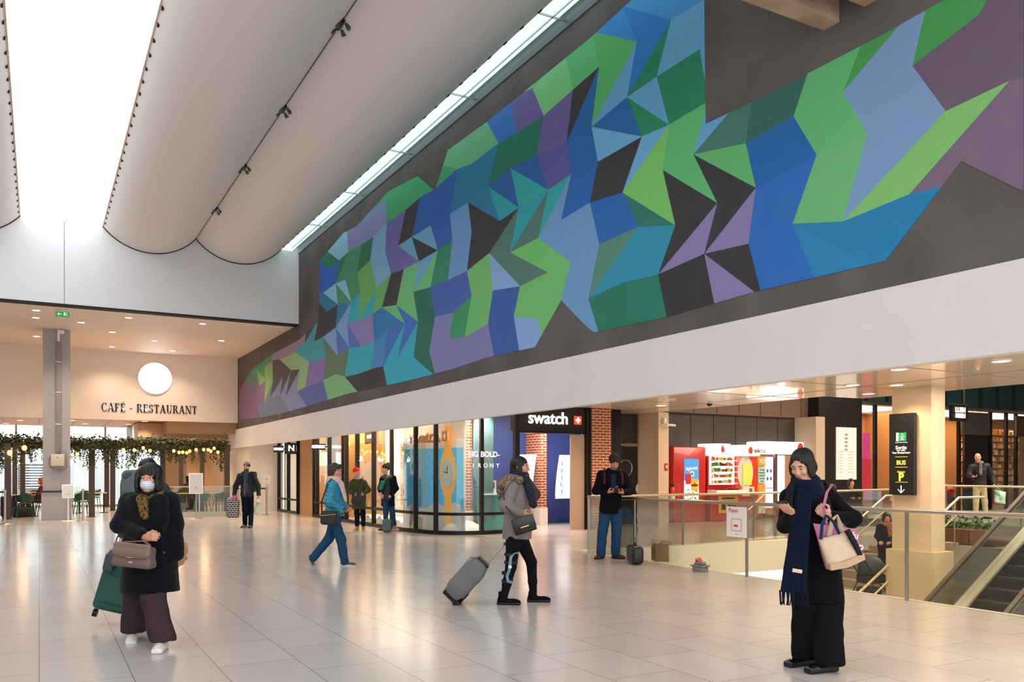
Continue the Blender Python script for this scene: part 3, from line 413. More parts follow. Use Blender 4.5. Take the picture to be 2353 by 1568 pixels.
MF = [[10,1,0,80],[1,10,12,2,80],[2,12,13,3,80],[14,8,4,3,13,80],[4,8,15,5,71],[5,15,6,71],[6,15,9,7,71],[15,11,9,71],[35,37,33,13],[33,37,32,13],[17,18,8,14,80],[24,25,18,17,80],[32,37,25,24,80],[19,8,18,91],[26,19,18,25,91],[37,31,26,25,91],[8,19,20,71],[19,26,27,20,71],[26,31,36,27,71],[8,20,21,15,71],[20,27,28,21,71],[27,36,28,71],[15,21,22,16,11,50],[21,28,29,22,50],[28,36,29,50],[16,22,23,50],[23,22,29,30,50],[36,34,30,29,50],[40,41,38,13],[49,50,41,40,13],[59,63,50,49,13],[38,41,42,37,35,13],[41,50,52,42,13],[50,63,51,13],[37,42,43,31,91],[42,52,53,43,91],[51,63,53,91],[44,31,43,84],[54,44,43,53,84],[63,61,54,53,84],[31,44,45,84],[44,54,55,45,84],[54,61,64,55,84],[31,45,46,36,84],[45,55,56,46,84],[55,64,56,84],[36,46,47,39,34,84],[46,56,57,47,84],[56,64,57,84],[39,47,48,50],[48,47,57,58,50],[64,62,58,57,50],[67,69,70,60,23],[69,85,70,23],[60,70,71,63,59,13],[70,85,71,13],[63,71,72,61,73],[71,85,72,73],[73,66,61,72,73],[85,73,72,73],[61,66,77,78,61],[77,84,78,61],[61,78,79,64,61],[78,84,79,61],[64,79,80,65,62,61],[79,84,80,61],[65,80,81,61],[84,82,81,80,61],[87,89,90,83,22],[89,99,100,90,22],[99,110,100,22],[68,69,67,22],[83,90,91,85,69,68,22],[90,100,101,91,22],[100,110,101,22],[74,66,73,22],[85,91,92,74,73,22],[91,101,102,92,22],[101,110,102,22],[75,66,74,22],[93,75,74,92,22],[103,103,93,92,102,22],[110,103,103,102,22],[66,75,76,0],[75,93,94,76,0],[93,103,103,104,94,0],[103,103,111,104,0],[66,76,77,0],[76,94,95,84,77,0],[94,104,105,95,0],[104,111,105,0],[84,95,96,86,82,29],[95,105,106,96,29],[105,111,106,29],[86,96,97,29],[97,96,106,107,29],[111,109,107,106,29],[114,118,119,108,94],[118,141,119,94],[88,89,87,37],[98,99,89,88,37],[108,119,120,110,99,98,37],[110,120,121,103,94],[122,113,103,121,37],[141,122,121,37],[103,113,126,127,37],[126,151,152,127,37],[151,170,152,37],[103,127,128,111,62],[127,152,153,128,62],[152,170,153,62],[111,128,129,112,109,49],[128,153,154,129,49],[153,170,154,49],[112,129,130,63],[155,132,131,129,154,63],[170,155,154,63],[136,159,160,137,63],[159,169,160,63],[137,160,161,138,63],[160,169,161,63],[138,161,162,139,63],[161,169,162,63],[163,140,139,162,63],[169,163,162,63],[116,117,115,34],[145,146,117,116,34],[175,177,178,146,145,34],[177,210,211,178,34],[210,237,211,34],[115,117,118,114,34],[117,146,147,141,118,34],[146,178,179,147,34],[178,211,212,179,34],[211,237,212,34],[123,113,122,94],[141,147,148,123,122,94],[147,179,180,148,94],[179,212,213,180,94],[212,237,213,94],[124,113,123,37],[149,124,123,148,37],[181,171,149,148,180,37],[214,181,180,213,37],[237,214,213,37],[113,124,125,37],[124,149,150,125,37],[149,171,185,186,150,37],[185,207,186,37],[113,125,126,59],[125,150,151,126,59],[150,186,187,170,151,59],[186,207,187,59],[156,133,132,155,59],[170,187,188,156,155,59],[187,207,188,59],[157,134,133,156,59],[189,174,157,156,188,59],[207,189,188,59],[134,157,158,135,15],[157,174,193,194,158,15],[193,222,223,194,15],[222,238,223,15],[135,158,159,136,15],[158,194,195,169,159,15],[194,223,224,195,15],[223,238,224,15],[164,142,140,163,63],[169,195,196,164,163,63],[195,224,225,196,63],[224,238,225,63],[165,143,142,164,63],[197,173,165,164,196,63],[226,197,196,225,63],[238,226,225,63],[143,165,166,144,48],[165,173,201,202,166,48],[201,231,232,202,48],[231,239,232,48],[144,166,167,48],[166,202,203,172,168,48],[202,232,233,203,48],[232,239,233,48],[172,203,204,48],[203,233,234,206,204,48],[233,239,234,48],[206,234,235,48],[239,236,235,234,48],[208,209,205,2],[243,253,254,209,208,2],[253,270,254,2],[176,177,175,2],[205,209,210,177,176,2],[209,254,255,237,210,2],[182,171,181,25],[215,182,181,214,25],[237,255,256,215,214,25],[183,171,182,25],[216,183,182,215,25],[257,241,216,215,256,25],[270,257,256,25],[171,183,184,28],[183,216,217,184,28],[216,241,249,217,28],[171,184,185,85],[184,217,218,207,185,85],[217,249,218,85],[190,174,189,85],[207,218,219,190,189,85],[218,249,219,85],[191,174,190,70],[220,191,190,219,70],[249,240,220,219,70],[174,191,192,7],[191,220,221,192,7],[220,240,246,221,7],[174,192,193,63],[192,221,222,193,63],[221,246,238,222,63],[198,173,197,15],[227,198,197,226,15],[238,246,227,226,15],[199,173,198,19],[228,199,198,227,19],[246,242,228,227,19],[173,199,200,19],[199,228,230,200,19],[228,242,248,247,230,19],[173,200,201,48],[200,229,231,201,48],[230,247,245,239,231,48],[239,245,236,48],[250,252,244,5],[273,280,281,252,251,5],[280,309,310,281,5],[309,326,310,5],[244,252,253,243,5],[252,281,282,270,253,5],[281,310,311,282,5],[310,326,311,5],[258,241,257,25],[270,282,283,258,257,25],[282,311,312,283,25],[311,326,312,25],[259,241,258,54],[284,271,259,258,283,54],[313,284,283,312,54],[326,313,312,54],[241,259,260,8],[259,271,288,289,260,8],[288,306,289,8],[241,260,261,249,9],[260,289,290,261,9],[289,306,290,9],[249,261,262,240,38],[261,290,291,262,38],[290,306,291,38],[263,240,262,38],[292,274,263,262,291,38],[306,292,291,38],[240,263,264,70],[263,274,296,297,264,70],[296,305,297,70],[240,264,265,246,14],[264,297,298,265,14],[246,265,266,242,63],[265,298,299,266,63],[267,242,266,56],[300,272,267,266,299,56],[305,300,299,56],[242,267,268,56],[267,272,277,275,268,56],[242,268,269,248,32],[268,275,269,32],[278,279,276,5],[307,308,279,278,5],[327,308,307,5],[276,279,280,273,72],[279,308,309,280,72],[308,327,334,326,309,72],[285,271,284,72],[314,285,284,313,72],[326,334,335,314,313,72],[286,271,285,72],[315,286,285,314,72],[337,330,315,314,335,336,72],[271,286,287,72],[286,315,316,287,72],[315,330,341,316,72],[271,287,288,72],[287,316,317,306,288,72],[316,341,317,72],[293,274,292,9],[306,317,318,293,292,9],[317,341,318,9],[294,274,293,9],[319,294,293,318,9],[341,329,319,318,9],[274,294,295,14],[294,319,320,295,14],[319,329,332,320,14],[274,295,296,14],[295,320,321,305,296,14],[320,332,321,14],[301,272,300,14],[305,321,322,301,300,14],[321,332,322,14],[302,272,301,38],[323,302,301,322,38],[332,328,323,322,38],[272,302,303,60],[302,323,324,303,60],[323,328,333,331,324,60],[272,303,304,277,60],[303,324,325,304,60],[324,331,325,60],[357,359,354,77],[354,359,351,77],[338,330,337,77],[351,359,338,337,350,77],[339,330,338,77],[359,353,339,338,77],[330,339,340,78],[339,353,358,340,78],[330,340,341,341,72],[340,358,341,341,72],[341,341,342,329,72],[341,358,342,341,72],[343,329,342,26],[358,352,343,342,26],[329,343,344,57],[343,352,361,344,57],[329,344,345,332,57],[344,361,345,57],[332,345,346,328,65],[345,361,346,65],[347,328,346,65],[361,356,347,346,65],[328,347,348,86],[347,356,377,378,348,86],[377,397,398,378,86],[328,348,349,333,86],[348,378,379,355,349,86],[378,398,399,379,86],[355,379,380,362,60],[379,399,400,380,60],[401,382,381,380,400,86],[363,364,360,93],[383,384,364,363,93],[406,410,384,383,93],[360,364,365,359,357,93],[364,384,385,365,93],[384,410,385,93],[359,365,366,353,77],[365,385,386,366,77],[385,410,386,77],[367,353,366,77],[387,367,366,386,77],[410,405,387,386,77],[353,367,368,53],[367,387,388,368,53],[387,405,413,388,53],[353,368,369,358,78],[368,388,389,369,78],[388,413,389,78],[358,369,370,352,52],[369,389,390,370,52],[389,413,390,52],[371,352,370,16],[391,371,370,390,16],[413,407,391,390,16],[352,371,372,26],[371,391,392,372,26],[391,407,412,392,26],[352,372,373,361,17],[372,392,393,373,17],[392,412,393,17],[361,373,374,356,3],[373,393,394,374,3],[393,412,394,3],[375,356,374,3],[395,375,374,394,3],[412,408,395,394,3],[356,375,376,65],[375,395,396,376,65],[395,408,414,411,396,65],[356,376,377,65],[376,396,397,377,65],[396,411,404,403,397,65],[382,401,402,86],[403,404,402,401,86],[417,421,409,31],[409,421,410,406,31],[410,421,405,31],[421,418,405,31],[405,418,419,93],[405,419,413,53],[413,419,407,52],[419,415,407,36],[407,415,422,16],[407,422,412,17],[412,422,408,3],[422,416,408,3],[408,416,438,439,423,30],[408,423,414,30],[424,425,420,88],[441,450,425,424,88],[420,425,426,421,417,88],[425,450,426,88],[421,426,427,418,76],[426,450,427,76],[428,418,427,76],[450,443,428,427,76],[418,428,429,76],[428,443,449,429,76],[418,429,430,419,76],[429,449,430,76],[419,430,431,415,36],[430,449,431,36],[432,415,431,36],[449,444,432,431,36],[415,432,433,36],[432,444,448,433,36],[415,433,434,422,6],[433,448,434,6],[422,434,435,416,6],[434,448,435,6],[436,416,435,6],[448,446,436,435,6],[416,436,437,74],[436,446,447,445,437,74],[416,437,438,74],[437,445,440,438,74],[452,455,456,442,88],[455,482,456,88],[442,456,457,450,441,88],[456,482,457,88],[450,457,458,443,33],[457,482,458,33],[459,453,443,458,33],[482,459,458,33],[443,453,463,464,45],[463,483,464,45],[443,464,465,449,45],[464,483,465,45],[449,465,466,444,68],[465,483,466,68],[467,467,444,466,68],[483,467,467,466,68],[444,467,467,468,68],[467,467,481,468,68],[444,468,469,448,68],[468,481,469,68],[448,469,470,446,6],[469,481,470,6],[471,451,446,470,6],[481,471,470,6],[446,451,475,476,74],[475,480,479,476,74],[446,476,477,447,74],[476,479,477,74],[484,485,478,88],[502,505,506,485,484,88],[505,532,506,88],[454,455,452,88],[478,485,486,482,455,454,88],[485,506,507,486,88],[506,532,507,88],[460,453,459,88],[482,486,487,460,459,88],[486,507,508,487,88],[507,532,508,88],[461,453,460,88],[488,461,460,487,88],[509,503,488,487,508,88],[532,509,508,88],[453,461,462,45],[461,488,489,462,45],[488,503,513,514,489,45],[513,531,514,45],[453,462,463,45],[462,489,490,483,463,45],[489,514,515,490,45],[514,531,515,45],[483,490,491,467,24],[490,515,516,491,24],[515,531,516,24],[492,467,491,24],[517,500,492,491,516,24],[531,517,516,24],[467,492,493,21],[492,500,521,522,493,21],[521,530,522,21],[467,493,494,481,21],[493,522,523,494,21],[522,530,523,21],[472,451,471,21],[481,494,495,472,471,21],[494,523,524,495,21],[523,530,524,21],[473,451,472,21],[496,473,472,495,21],[501,496,495,524,525,21],[530,526,525,524,21],[451,473,474,43],[473,496,497,474,43],[496,501,499,497,43],[451,474,475,74],[474,497,498,480,475,74],[497,499,498,74],[537,538,529,27],[564,568,538,537,27],[529,538,539,532,505,504,1],[538,568,539,1],[532,539,540,510,509,1],[539,568,540,1],[541,536,511,510,540,1],[568,541,540,1],[511,536,545,546,512,1],[545,569,546,1],[512,546,547,531,513,1],[546,569,547,1],[518,500,517,75],[531,547,548,518,517,75],[547,569,548,75],[519,500,518,69],[549,535,519,518,548,69],[569,549,548,69],[500,519,520,36],[519,535,553,554,520,36],[553,571,554,36],[500,520,521,69],[520,554,555,530,521,69],[554,571,555,69],[530,555,556,527,526,21],[555,571,556,21],[557,534,528,527,556,21],[571,557,556,21],[528,534,561,562,533,43],[561,566,565,562,43],[533,562,563,43],[562,565,563,43],[575,580,567,27],[567,580,568,564,27],[542,536,541,27],[568,580,542,541,27],[543,536,542,40],[580,573,543,542,40],[543,573,582,544,40],[536,544,545,75],[544,582,569,545,75],[550,535,549,75],[569,582,550,549,75],[551,535,550,75],[582,574,551,550,75],[535,551,552,66],[551,574,578,552,66],[535,552,553,69],[552,578,571,553,69],[558,534,557,39],[571,578,558,557,39],[559,534,558,39],[578,572,559,558,39],[534,559,560,43],[559,572,581,560,43],[534,560,561,43],[560,581,570,566,561,43],[570,581,576,43],[581,579,576,43],[585,586,577,27],[607,613,586,585,27],[577,586,587,580,575,27],[586,613,587,27],[580,587,588,573,27],[587,613,588,27],[589,573,588,40],[613,606,589,588,40],[573,589,590,10],[589,606,614,590,10],[573,590,591,582,75],[590,614,591,75],[582,591,592,574,36],[591,614,592,36],[593,583,574,592,36],[614,593,592,36],[574,583,597,598,66],[597,611,598,66],[574,598,599,578,66],[598,611,599,66],[578,599,600,572,66],[599,611,600,66],[601,572,600,66],[611,608,601,600,66],[572,601,602,43],[601,608,610,602,43],[572,602,603,581,43],[602,610,603,43],[581,603,604,584,579,43],[603,610,604,43],[584,604,605,43],[610,609,605,604,43],[617,623,612,35],[612,623,613,607,35],[613,623,606,46],[623,616,606,46],[606,616,619,10],[606,619,614,10],[594,583,593,64],[614,619,594,593,64],[595,583,594,64],[619,615,595,594,64],[583,595,596,82],[595,615,625,596,82],[583,596,597,82],[596,625,611,597,82],[611,625,608,82],[625,618,608,82],[608,618,624,92],[608,624,610,92],[610,624,621,609,43],[624,622,621,43],[626,627,620,35],[646,648,627,626,35],[620,627,628,623,617,35],[627,648,628,35],[623,628,629,616,20],[628,648,629,20],[630,616,629,20],[648,644,630,629,20],[616,630,631,95],[630,644,651,631,95],[616,631,632,619,95],[631,651,632,95],[619,632,633,615,20],[632,651,633,20],[634,615,633,64],[651,645,634,633,64],[615,634,635,64],[634,645,652,635,64],[615,635,636,625,64],[635,652,636,64],[625,636,637,618,4],[636,652,637,4],[638,618,637,4],[652,643,638,637,4],[618,638,639,92],[638,643,649,647,639,92],[618,639,640,624,92],[639,647,642,640,92],[624,640,641,622,92],[653,654,650,83],[669,676,677,654,653,83],[676,705,677,83],[650,654,655,648,646,35],[654,677,678,655,35],[677,705,678,35],[648,655,656,644,20],[655,678,679,656,20],[678,705,679,20],[657,644,656,20],[680,671,657,656,679,20],[705,680,679,20],[644,657,658,51],[657,671,684,685,658,51],[684,702,685,51],[644,658,659,651,95],[658,685,686,659,95],[685,702,686,95],[651,659,660,645,20],[659,686,687,660,20],[686,702,687,20],[661,645,660,20],[688,668,661,660,687,20],[702,688,687,20],[645,661,662,47],[661,668,692,693,662,47],[692,704,693,47],[645,662,663,652,47],[662,693,694,663,47],[693,704,694,47],[652,663,664,643,47],[663,694,695,664,47],[694,704,695,47],[665,643,664,47],[696,672,665,664,695,47],[704,696,695,47],[643,665,666,92],[665,672,700,701,670,666,92],[700,703,701,92],[643,666,667,649,92],[666,670,667,92],[706,708,675,674,83],[722,730,707,706,83],[673,675,676,669,83],[675,708,709,705,676,83],[708,730,709,83],[681,671,680,58],[705,709,710,681,680,58],[709,730,710,58],[682,671,681,58],[711,682,681,710,58],[730,724,711,710,58],[671,682,683,51],[682,711,712,683,51],[711,724,728,712,51],[671,683,684,81],[683,712,713,702,684,81],[712,728,713,81],[689,668,688,81],[702,713,714,689,688,81],[713,728,714,81],[690,668,689,12],[715,690,689,714,12],[728,725,715,714,12],[668,690,691,47],[690,715,716,691,47],[715,725,731,716,47],[668,691,692,97],[691,716,717,704,692,97],[716,731,717,97],[697,672,696,47],[704,717,718,697,696,47],[717,731,718,47],[698,672,697,11],[719,698,697,718,11],[731,723,719,718,11],[672,698,699,97],[698,719,720,699,97],[719,723,729,726,720,97],[672,699,700,97],[699,720,721,703,700,97],[720,726,721,97],[733,740,727,83],[727,740,730,722,83],[730,740,724,58],[740,737,724,58],[724,737,741,58],[724,741,728,81],[728,741,725,39],[741,735,725,39],[725,735,739,12],[725,739,731,97],[731,739,723,18],[739,732,723,18],[723,732,738,734,11],[723,734,729,97],[743,744,736,55],[762,763,744,743,55],[772,775,763,762,55],[736,744,745,740,733,55],[744,763,764,745,55],[763,775,764,55],[740,745,746,737,87],[745,764,765,746,87],[764,775,765,87],[747,737,746,87],[766,747,746,765,87],[775,773,766,765,87],[737,747,748,42],[747,766,767,748,42],[766,773,777,767,42],[737,748,749,741,42],[748,767,768,749,42],[767,777,768,42],[741,749,750,735,39],[749,768,769,750,39],[768,777,769,39],[751,735,750,39],[761,751,750,769,770,39],[777,771,770,769,39],[735,751,752,39],[751,761,760,752,39],[735,752,753,739,12],[752,760,759,753,12],[739,753,754,732,18],[753,759,758,754,18],[755,732,754,18],[757,755,754,758,18],[732,755,756,742,18],[755,757,756,18],[732,742,738,11],[778,779,774,55],[788,791,779,778,55],[774,779,780,775,772,55],[779,791,780,55],[775,780,781,773,87],[780,791,781,87],[782,773,781,87],[791,787,782,781,87],[773,782,783,42],[782,787,792,783,42],[773,783,784,777,42],[783,792,784,42],[777,784,785,776,771,42],[784,792,785,42],[776,785,786,39],[792,790,786,785,39],[793,794,789,89],[803,805,794,793,89],[789,794,795,791,788,55],[794,805,795,55],[791,795,796,787,96],[795,805,796,96],[797,787,796,96],[805,801,797,796,96],[787,797,798,96],[797,801,807,798,96],[787,798,799,792,42],[798,807,799,42],[792,799,800,790,98],[799,807,802,800,98],[807,806,802,98],[810,814,804,89],[804,814,805,803,89],[805,814,801,89],[814,809,801,44],[801,809,813,96],[801,813,807,96],[807,813,808,806,98],[813,812,808,98],[817,818,811,67],[830,833,818,817,67],[811,818,819,814,810,89],[818,833,819,89],[814,819,820,809,89],[819,833,820,89],[821,816,809,820,44],[833,821,820,44],[809,816,825,826,44],[825,834,826,44],[809,826,827,813,96],[826,834,827,96],[813,827,828,815,812,98],[827,834,828,98],[815,828,829,98],[834,832,829,828,98],[836,843,844,831,67],[843,853,844,67],[831,844,845,833,830,67],[844,853,845,67],[822,816,821,89],[833,845,846,822,821,89],[845,853,846,89],[847,838,823,822,846,44],[853,847,846,44],[823,838,840,824,44],[824,840,834,825,44],[834,840,835,832,98],[840,839,835,98],[841,842,837,67],[855,859,842,841,67],[837,842,843,836,67],[842,859,853,843,67],[848,838,847,67],[853,859,848,847,67],[849,838,848,90],[859,857,849,848,90],[838,849,850,90],[849,857,860,850,90],[838,850,851,840,90],[850,860,851,90],[840,851,852,839,41],[851,860,854,852,41],[860,858,854,41],[861,862,856,67],[870,873,862,861,67],[856,862,863,859,855,67],[862,873,863,67],[859,863,864,857,79],[863,873,864,79],[865,857,864,79],[873,869,865,864,79],[857,865,866,90],[865,869,875,866,90],[857,866,867,860,41],[866,875,867,41],[860,867,868,858,41],[867,875,872,868,41],[875,874,872,41],[877,879,880,871,79],[879,896,880,79],[871,880,881,873,870,79],[880,896,881,79],[873,881,882,869,79],[881,896,882,79],[883,876,869,882,79],[896,883,882,79],[869,876,887,888,79],[887,894,888,79],[869,888,889,875,41],[888,894,889,41],[875,889,890,874,41],[889,894,891,890,41],[894,893,891,41],[900,902,892,79],[878,879,877,79],[892,902,896,879,878,79],[884,876,883,79],[896,902,884,883,79],[885,876,884,79],[902,897,885,884,79],[876,885,886,79],[885,897,899,898,886,79],[876,886,887,41],[886,898,895,894,887,41],[894,895,893,41],[904,907,901,79],[901,907,902,900,79],[902,907,897,79],[907,905,897,79],[897,905,906,903,79],[897,903,899,79]]
mv = []; mf = []; mm = []
for t in MF:
    n0 = len(mv)
    L_ = len(t) - 1
    for k in t[:-1]: mv.append((WX - .007, MP[k][0], MP[k][1]))
    for k in t[:-1]: mv.append((WX - .001, MP[k][0], MP[k][1]))
    mf += [tuple(range(n0, n0 + L_))[::-1]] + [(n0 + k, n0 + (k + 1) % L_, n0 + L_ + (k + 1) % L_, n0 + L_ + k) for k in range(L_)]; mm += [t[-1]] * (L_ + 1)
mural = add_mesh('mural', mv, mf, [mat('mural_' + c, '#' + c, .6, noise=(5, '#' + ''.join('%02x' % int(min(255, int(c[i:i+2], 16) * .9 + 16)) for i in (0, 2, 4)), .7), bump=(90, .08)) for c in MC.split()], mi=mm)
tag(mural, 'long wall painting of blue, green, lilac and black facets above the white fascia', 'mural')
# ---------------------------------------------------------------- storefronts under the fascia
brick = brickmat('red_brick', '#a4502f', '#87402a', '#d9b79a', .21, .075, .012, .8, axis='wall', bump=.5)
brick_pale = brickmat('pale_brick', '#d08a64', '#c27c58', '#f0dcc4', .21, .075, .012, .8, axis='wall', bump=.4)
glow_white = mat('lit_lettering', '#ffffff', .5, emit='#fffaf2', estr=2.2)
blk_sign = mat('sign_black', '#1b1716', .35)
XF = 8.1
b = MB(); b.box(7.0, 8.3, 33.0, 34.4, 0, 3.2); b.box(7.0, 7.6, 34.6, 37.0, 0, 3.2); struct(b.build('wall_pillar', cream))
b = MB(); b.box(XF + .05, XF + .4, 28.15, 30.0, 0, 3.2); struct(b.build('wall_tan', mat('tan_wall', '#c89a66', .6)))
# rear wall of the passage seen between the cafe and the pillar, with window
b = MB(); b.box(7.6, 9.0, 37.0, 37.2, 0, 3.2); struct(b.build('wall_passage', mat('tan_wall2', '#cfa67a', .6)))
b = MB()
for y0 in (35.0, 35.9): b.box(7.55, 7.6, y0, y0 + .55, .4, 2.9, 0)
for y0 in (34.9, 35.55, 35.8, 36.45): b.box(7.5, 7.6, y0, y0 + .1, 0, 3.0, 1)
struct(b.build('window_3', [mat('daylight_pane', '#ffffff', .3, emit='#eef6ff', estr=.8), black_metal]))

def shop_window(name, y0, y1, lab, mull, x=XF, ztr=.5):
    t = thing(name, lab, 'shop window', (x, y0, 0))
    L = y1 - y0
    q = MB(); q.box(-.05, .05, 0, L, 0, .09); q.box(-.05, .05, 0, L, 3.05, 3.2); q.box(-.045, .045, 0, L, ztr - .035, ztr + .035)
    q.build('frame', black_metal, t)
    for m in mull: BX('mullion', black_metal, -.06, .06, m - y0 - .035, m - y0 + .035, .05, 3.1, parent=t)
    BX('glass_pane', pane, -.004, .004, .03, L - .03, .09, 3.06, parent=t)
    return t
shop_window('shop_window', 30.0, 32.9, 'narrow dark-framed shopfront beside the pillar with lit signs on top', [30.04, 31.36, 32.8])
shop_window('shop_window', 20.85, 28.1, 'long dark-framed shopfront behind the person in a turquoise jacket', [28.0, 27.65, 26.3, 24.89, 24.6, 23.6, 22.21])
# signs over the first shop
def bracket_sign(name, loc, w_, h_, s_, size, lab, sx=1, M0=None):
    t = thing(name, lab, 'sign', loc, -12)
    BX('panel', blk_sign, -w_ / 2, w_ / 2, 0, .08, -h_ / 2, h_ / 2, parent=t); BX('bracket', black_metal, w_ / 2 - .02, 8.15 - loc[0], .03, .06, -.02, .02, parent=t)
    M = place((0, -.01, 0), (1, 0, 0), (0, -1, 0))
    text('lettering', s_, size, glow_white, t, M if M0 is None else M @ M0, off=.002, ext=.008, sx=sx)
bracket_sign('lightbox_sign', (7.62, 30.9, 2.35), .36, .24, 'NESPRESSO', .13, 'small glowing white bracket sign left of the slanted letter sign', .5)
bracket_sign('shop_sign', (7.90, 30.2, 2.36), .46, .40, 'N', .3, 'black shop sign with one slanted white letter above the narrow door', 1, Matrix.Shear('XY', 4, (-.25, 0)))
bracket_sign('lightbox_sign', (7.80, 26.5, 2.32), .44, .2, 'NESPRESSO', .14, 'small glowing white bracket sign above the turquoise jacket', .58)

# curved glass corner of the watch shop
crv = [(8.1, 20.85), (8.12, 19.9), (8.18, 19.35), (8.32, 18.75), (8.6, 18.3), (8.95, 18.1), (9.35, 18.0), (9.9, 18.1), (10.42, 18.28)]
t = thing('curved_shop_window', 'curved corner window of the watch shop with black base rail', 'shop window')
def wallstrip(b, pts, z0, z1, th, m=0):
    L = [Vector((p[0], p[1], 0)) for p in pts]; ns = []
    for i in range(len(L)):
        d = (L[min(i + 1, len(L) - 1)] - L[max(i - 1, 0)]).normalized(); ns.append(Vector((-d.y, d.x, 0)))
    vs = []
    for p, nn in zip(L, ns):
        for s_, z in ((-1, z0), (1, z0), (1, z1), (-1, z1)): v = p + nn * s_ * th; vs.append((v.x, v.y, z))
    fs = []
    for i in range(len(L) - 1):
        for k in range(4): fs.append((4 * i + k, 4 * i + 4 + k, 4 * i + 4 + (k + 1) % 4, 4 * i + (k + 1) % 4))
    fs += [(0, 1, 2, 3), (len(vs) - 4, len(vs) - 1, len(vs) - 2, len(vs) - 3)]
    b.add(vs, fs, m)
def smooth_path(pts, k=3):
    for _ in range(k):
        q = [pts[0]]
        for a, c in zip(pts, pts[1:]):
            q += [(a[0] * .75 + c[0] * .25, a[1] * .75 + c[1] * .25), (a[0] * .25 + c[0] * .75, a[1] * .25 + c[1] * .75)]
        q.append(pts[-1]); pts = q
    return pts
cv = smooth_path(crv, 2)
q = MB(); wallstrip(q, cv, 0, .09, .06); wallstrip(q, cv, .46, .53, .045); wallstrip(q, cv, 3.1, 3.2, .05); q.build('frame', black_metal, t)
q = MB(); wallstrip(q, cv, .08, 3.12, .004); q.build('glass_pane', pane, t)
for x, y in ((8.1, 20.85), (8.17, 19.4), (8.35, 18.58), (9.3, 18.02), (10.42, 18.28)):
    BX('mullion', black_metal, x - .045, x + .045, y - .045, y + .045, 0, 3.15, parent=t)
# lettering on the glass
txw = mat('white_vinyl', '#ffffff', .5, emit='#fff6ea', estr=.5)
g = thing('window_lettering', 'two lines of white lettering stuck on the curved glass', 'lettering', (9.34, 17.985, 1.93))
for s_, x in (('BIG', -.30), ('BOLD-', .17)): text('lettering', s_, .185, txw, g, place((x, -.03 + .05 * x, 0), (1, .06, 0), (.06, -1, 0)), ext=.001, off=.003)
for k, s_ in enumerate('IRONY'): text('lettering', s_, .15, txw, g, place((-.30 + .17 * k, -.03 + .05 * (-.3 + .17 * k), -.27), (1, .06, 0), (.06, -1, 0)), ext=.001)

# shop interior
b = MB(); b.box(14.2, 14.4, 20.0, 33, 0, 3.2); b.box(8.3, 14.4, 32.6, 32.8, 0, 3.2); struct(b.build('wall_shop', white))
# window backdrop walls (brick and white panels) standing behind the glass
b = MB(); b.box(9.0, 9.15, 20.9, 22.5, .55, 3.2, 0); b.box(9.0, 9.15, 19.45, 20.3, .5, 3.2, 0); b.box(9.0, 9.15, 22.5, 23.7, 0, 3.2, 1)
b.box(8.98, 9.15, 20.3, 20.9, 0, 3.2, 1); b.box(8.95, 9.15, 19.45, 20.3, 0, .5, 2); b.box(8.95, 9.15, 20.9, 22.5, 0, .55, 2)
struct(b.build('wall_window_backdrop', [brick_pale, white, cream]))
b = MB(); b.box(9.0, 9.15, 24.0, 28.1, 0, 3.2); struct(b.build('wall_tan_backdrop', mat('tan_glow', '#c9985c', .6)))
# brick pillar behind the curved glass (right of the poster)
b = MB(); b.box(9.05, 9.4, 18.72, 19.1, .55, 3.2, 0); b.box(9.03, 9.42, 18.7, 19.12, 0, .55, 1); struct(b.build('trim_11', [brick, cream]))
# grey-blue curtain panel
b = MB(); b.box(9.42, 9.95, 18.62, 18.7, .3, 3.2, 0); struct(b.build('wall_display_panel', mat('slate_teal_panel', '#6b8a96', .4, noise=(1.2, '#39707f', .8))))
# poster: snow scene with a big orange watch
t = thing('window_poster', 'blue snowy poster with a large orange wristwatch in the window', 'poster', (8.72, 19.2, 0), 18)
pos_b = mat('poster_blue', '#3f9ec8', .5, emit='#3f9ec8', estr=.25)
BX('backing', snowwhite, -.04, .0, -.95, 1.35, .0, 2.75, parent=t)
BX('picture', pos_b, -.045, -.04, -.9, 1.27, .55, 2.1, parent=t)
sn = MB(); rnd = random.Random(3)
for k in range(260):
    y = rnd.uniform(-.88, 1.25); z = rnd.uniform(.6, 2.08); r = rnd.uniform(.006, .016)
    sn.cyl((-.045, y, z), (-.048, y, z), r, n=5)
o = sn.build('snowflakes', snowwhite, t); o['kind'] = 'stuff'
dr = MB(); dr.prism([(-.85, 0), (-.85, .5)] + [(-.85 + i * .112, .55 + .06 * math.sin(i * .9) + .05 * math.sin(i * .35)) for i in range(20)] + [(1.27, 0)], 0, .004, 0, place((-.052, 0, .15), (0, 1, 0), (-1, 0, 0)) @ Matrix.Diagonal((-1, 1, 1, 1)) if False else Matrix(((0, 0, -1, -.049), (1, 0, 0, 0), (0, 1, 0, .12), (0, 0, 0, 1))))
dr.build('snow_drift', snowwhite, t)
wt = MB(); om = Matrix(((0, 0, -1, -.05), (1, 0, 0, -.38), (0, 1, 0, 0), (0, 0, 0, 1)))
wt.prism([(-.09, 2.65), (.09, 2.65), (.12, 2.05), (.24, 1.82), (.3, 1.5), (.24, 1.15), (.12, .92), (.1, .2), (-.1, .2), (-.12, .92), (-.24, 1.15), (-.3, 1.5), (-.24, 1.82), (-.12, 2.05)], 0, .02, 0, om)
wt.build('watch_strap', mat('watch_orange', '#e8a648', .5, noise=(7, '#d98a3a', .6), emit='#e8a648', estr=.2), t)
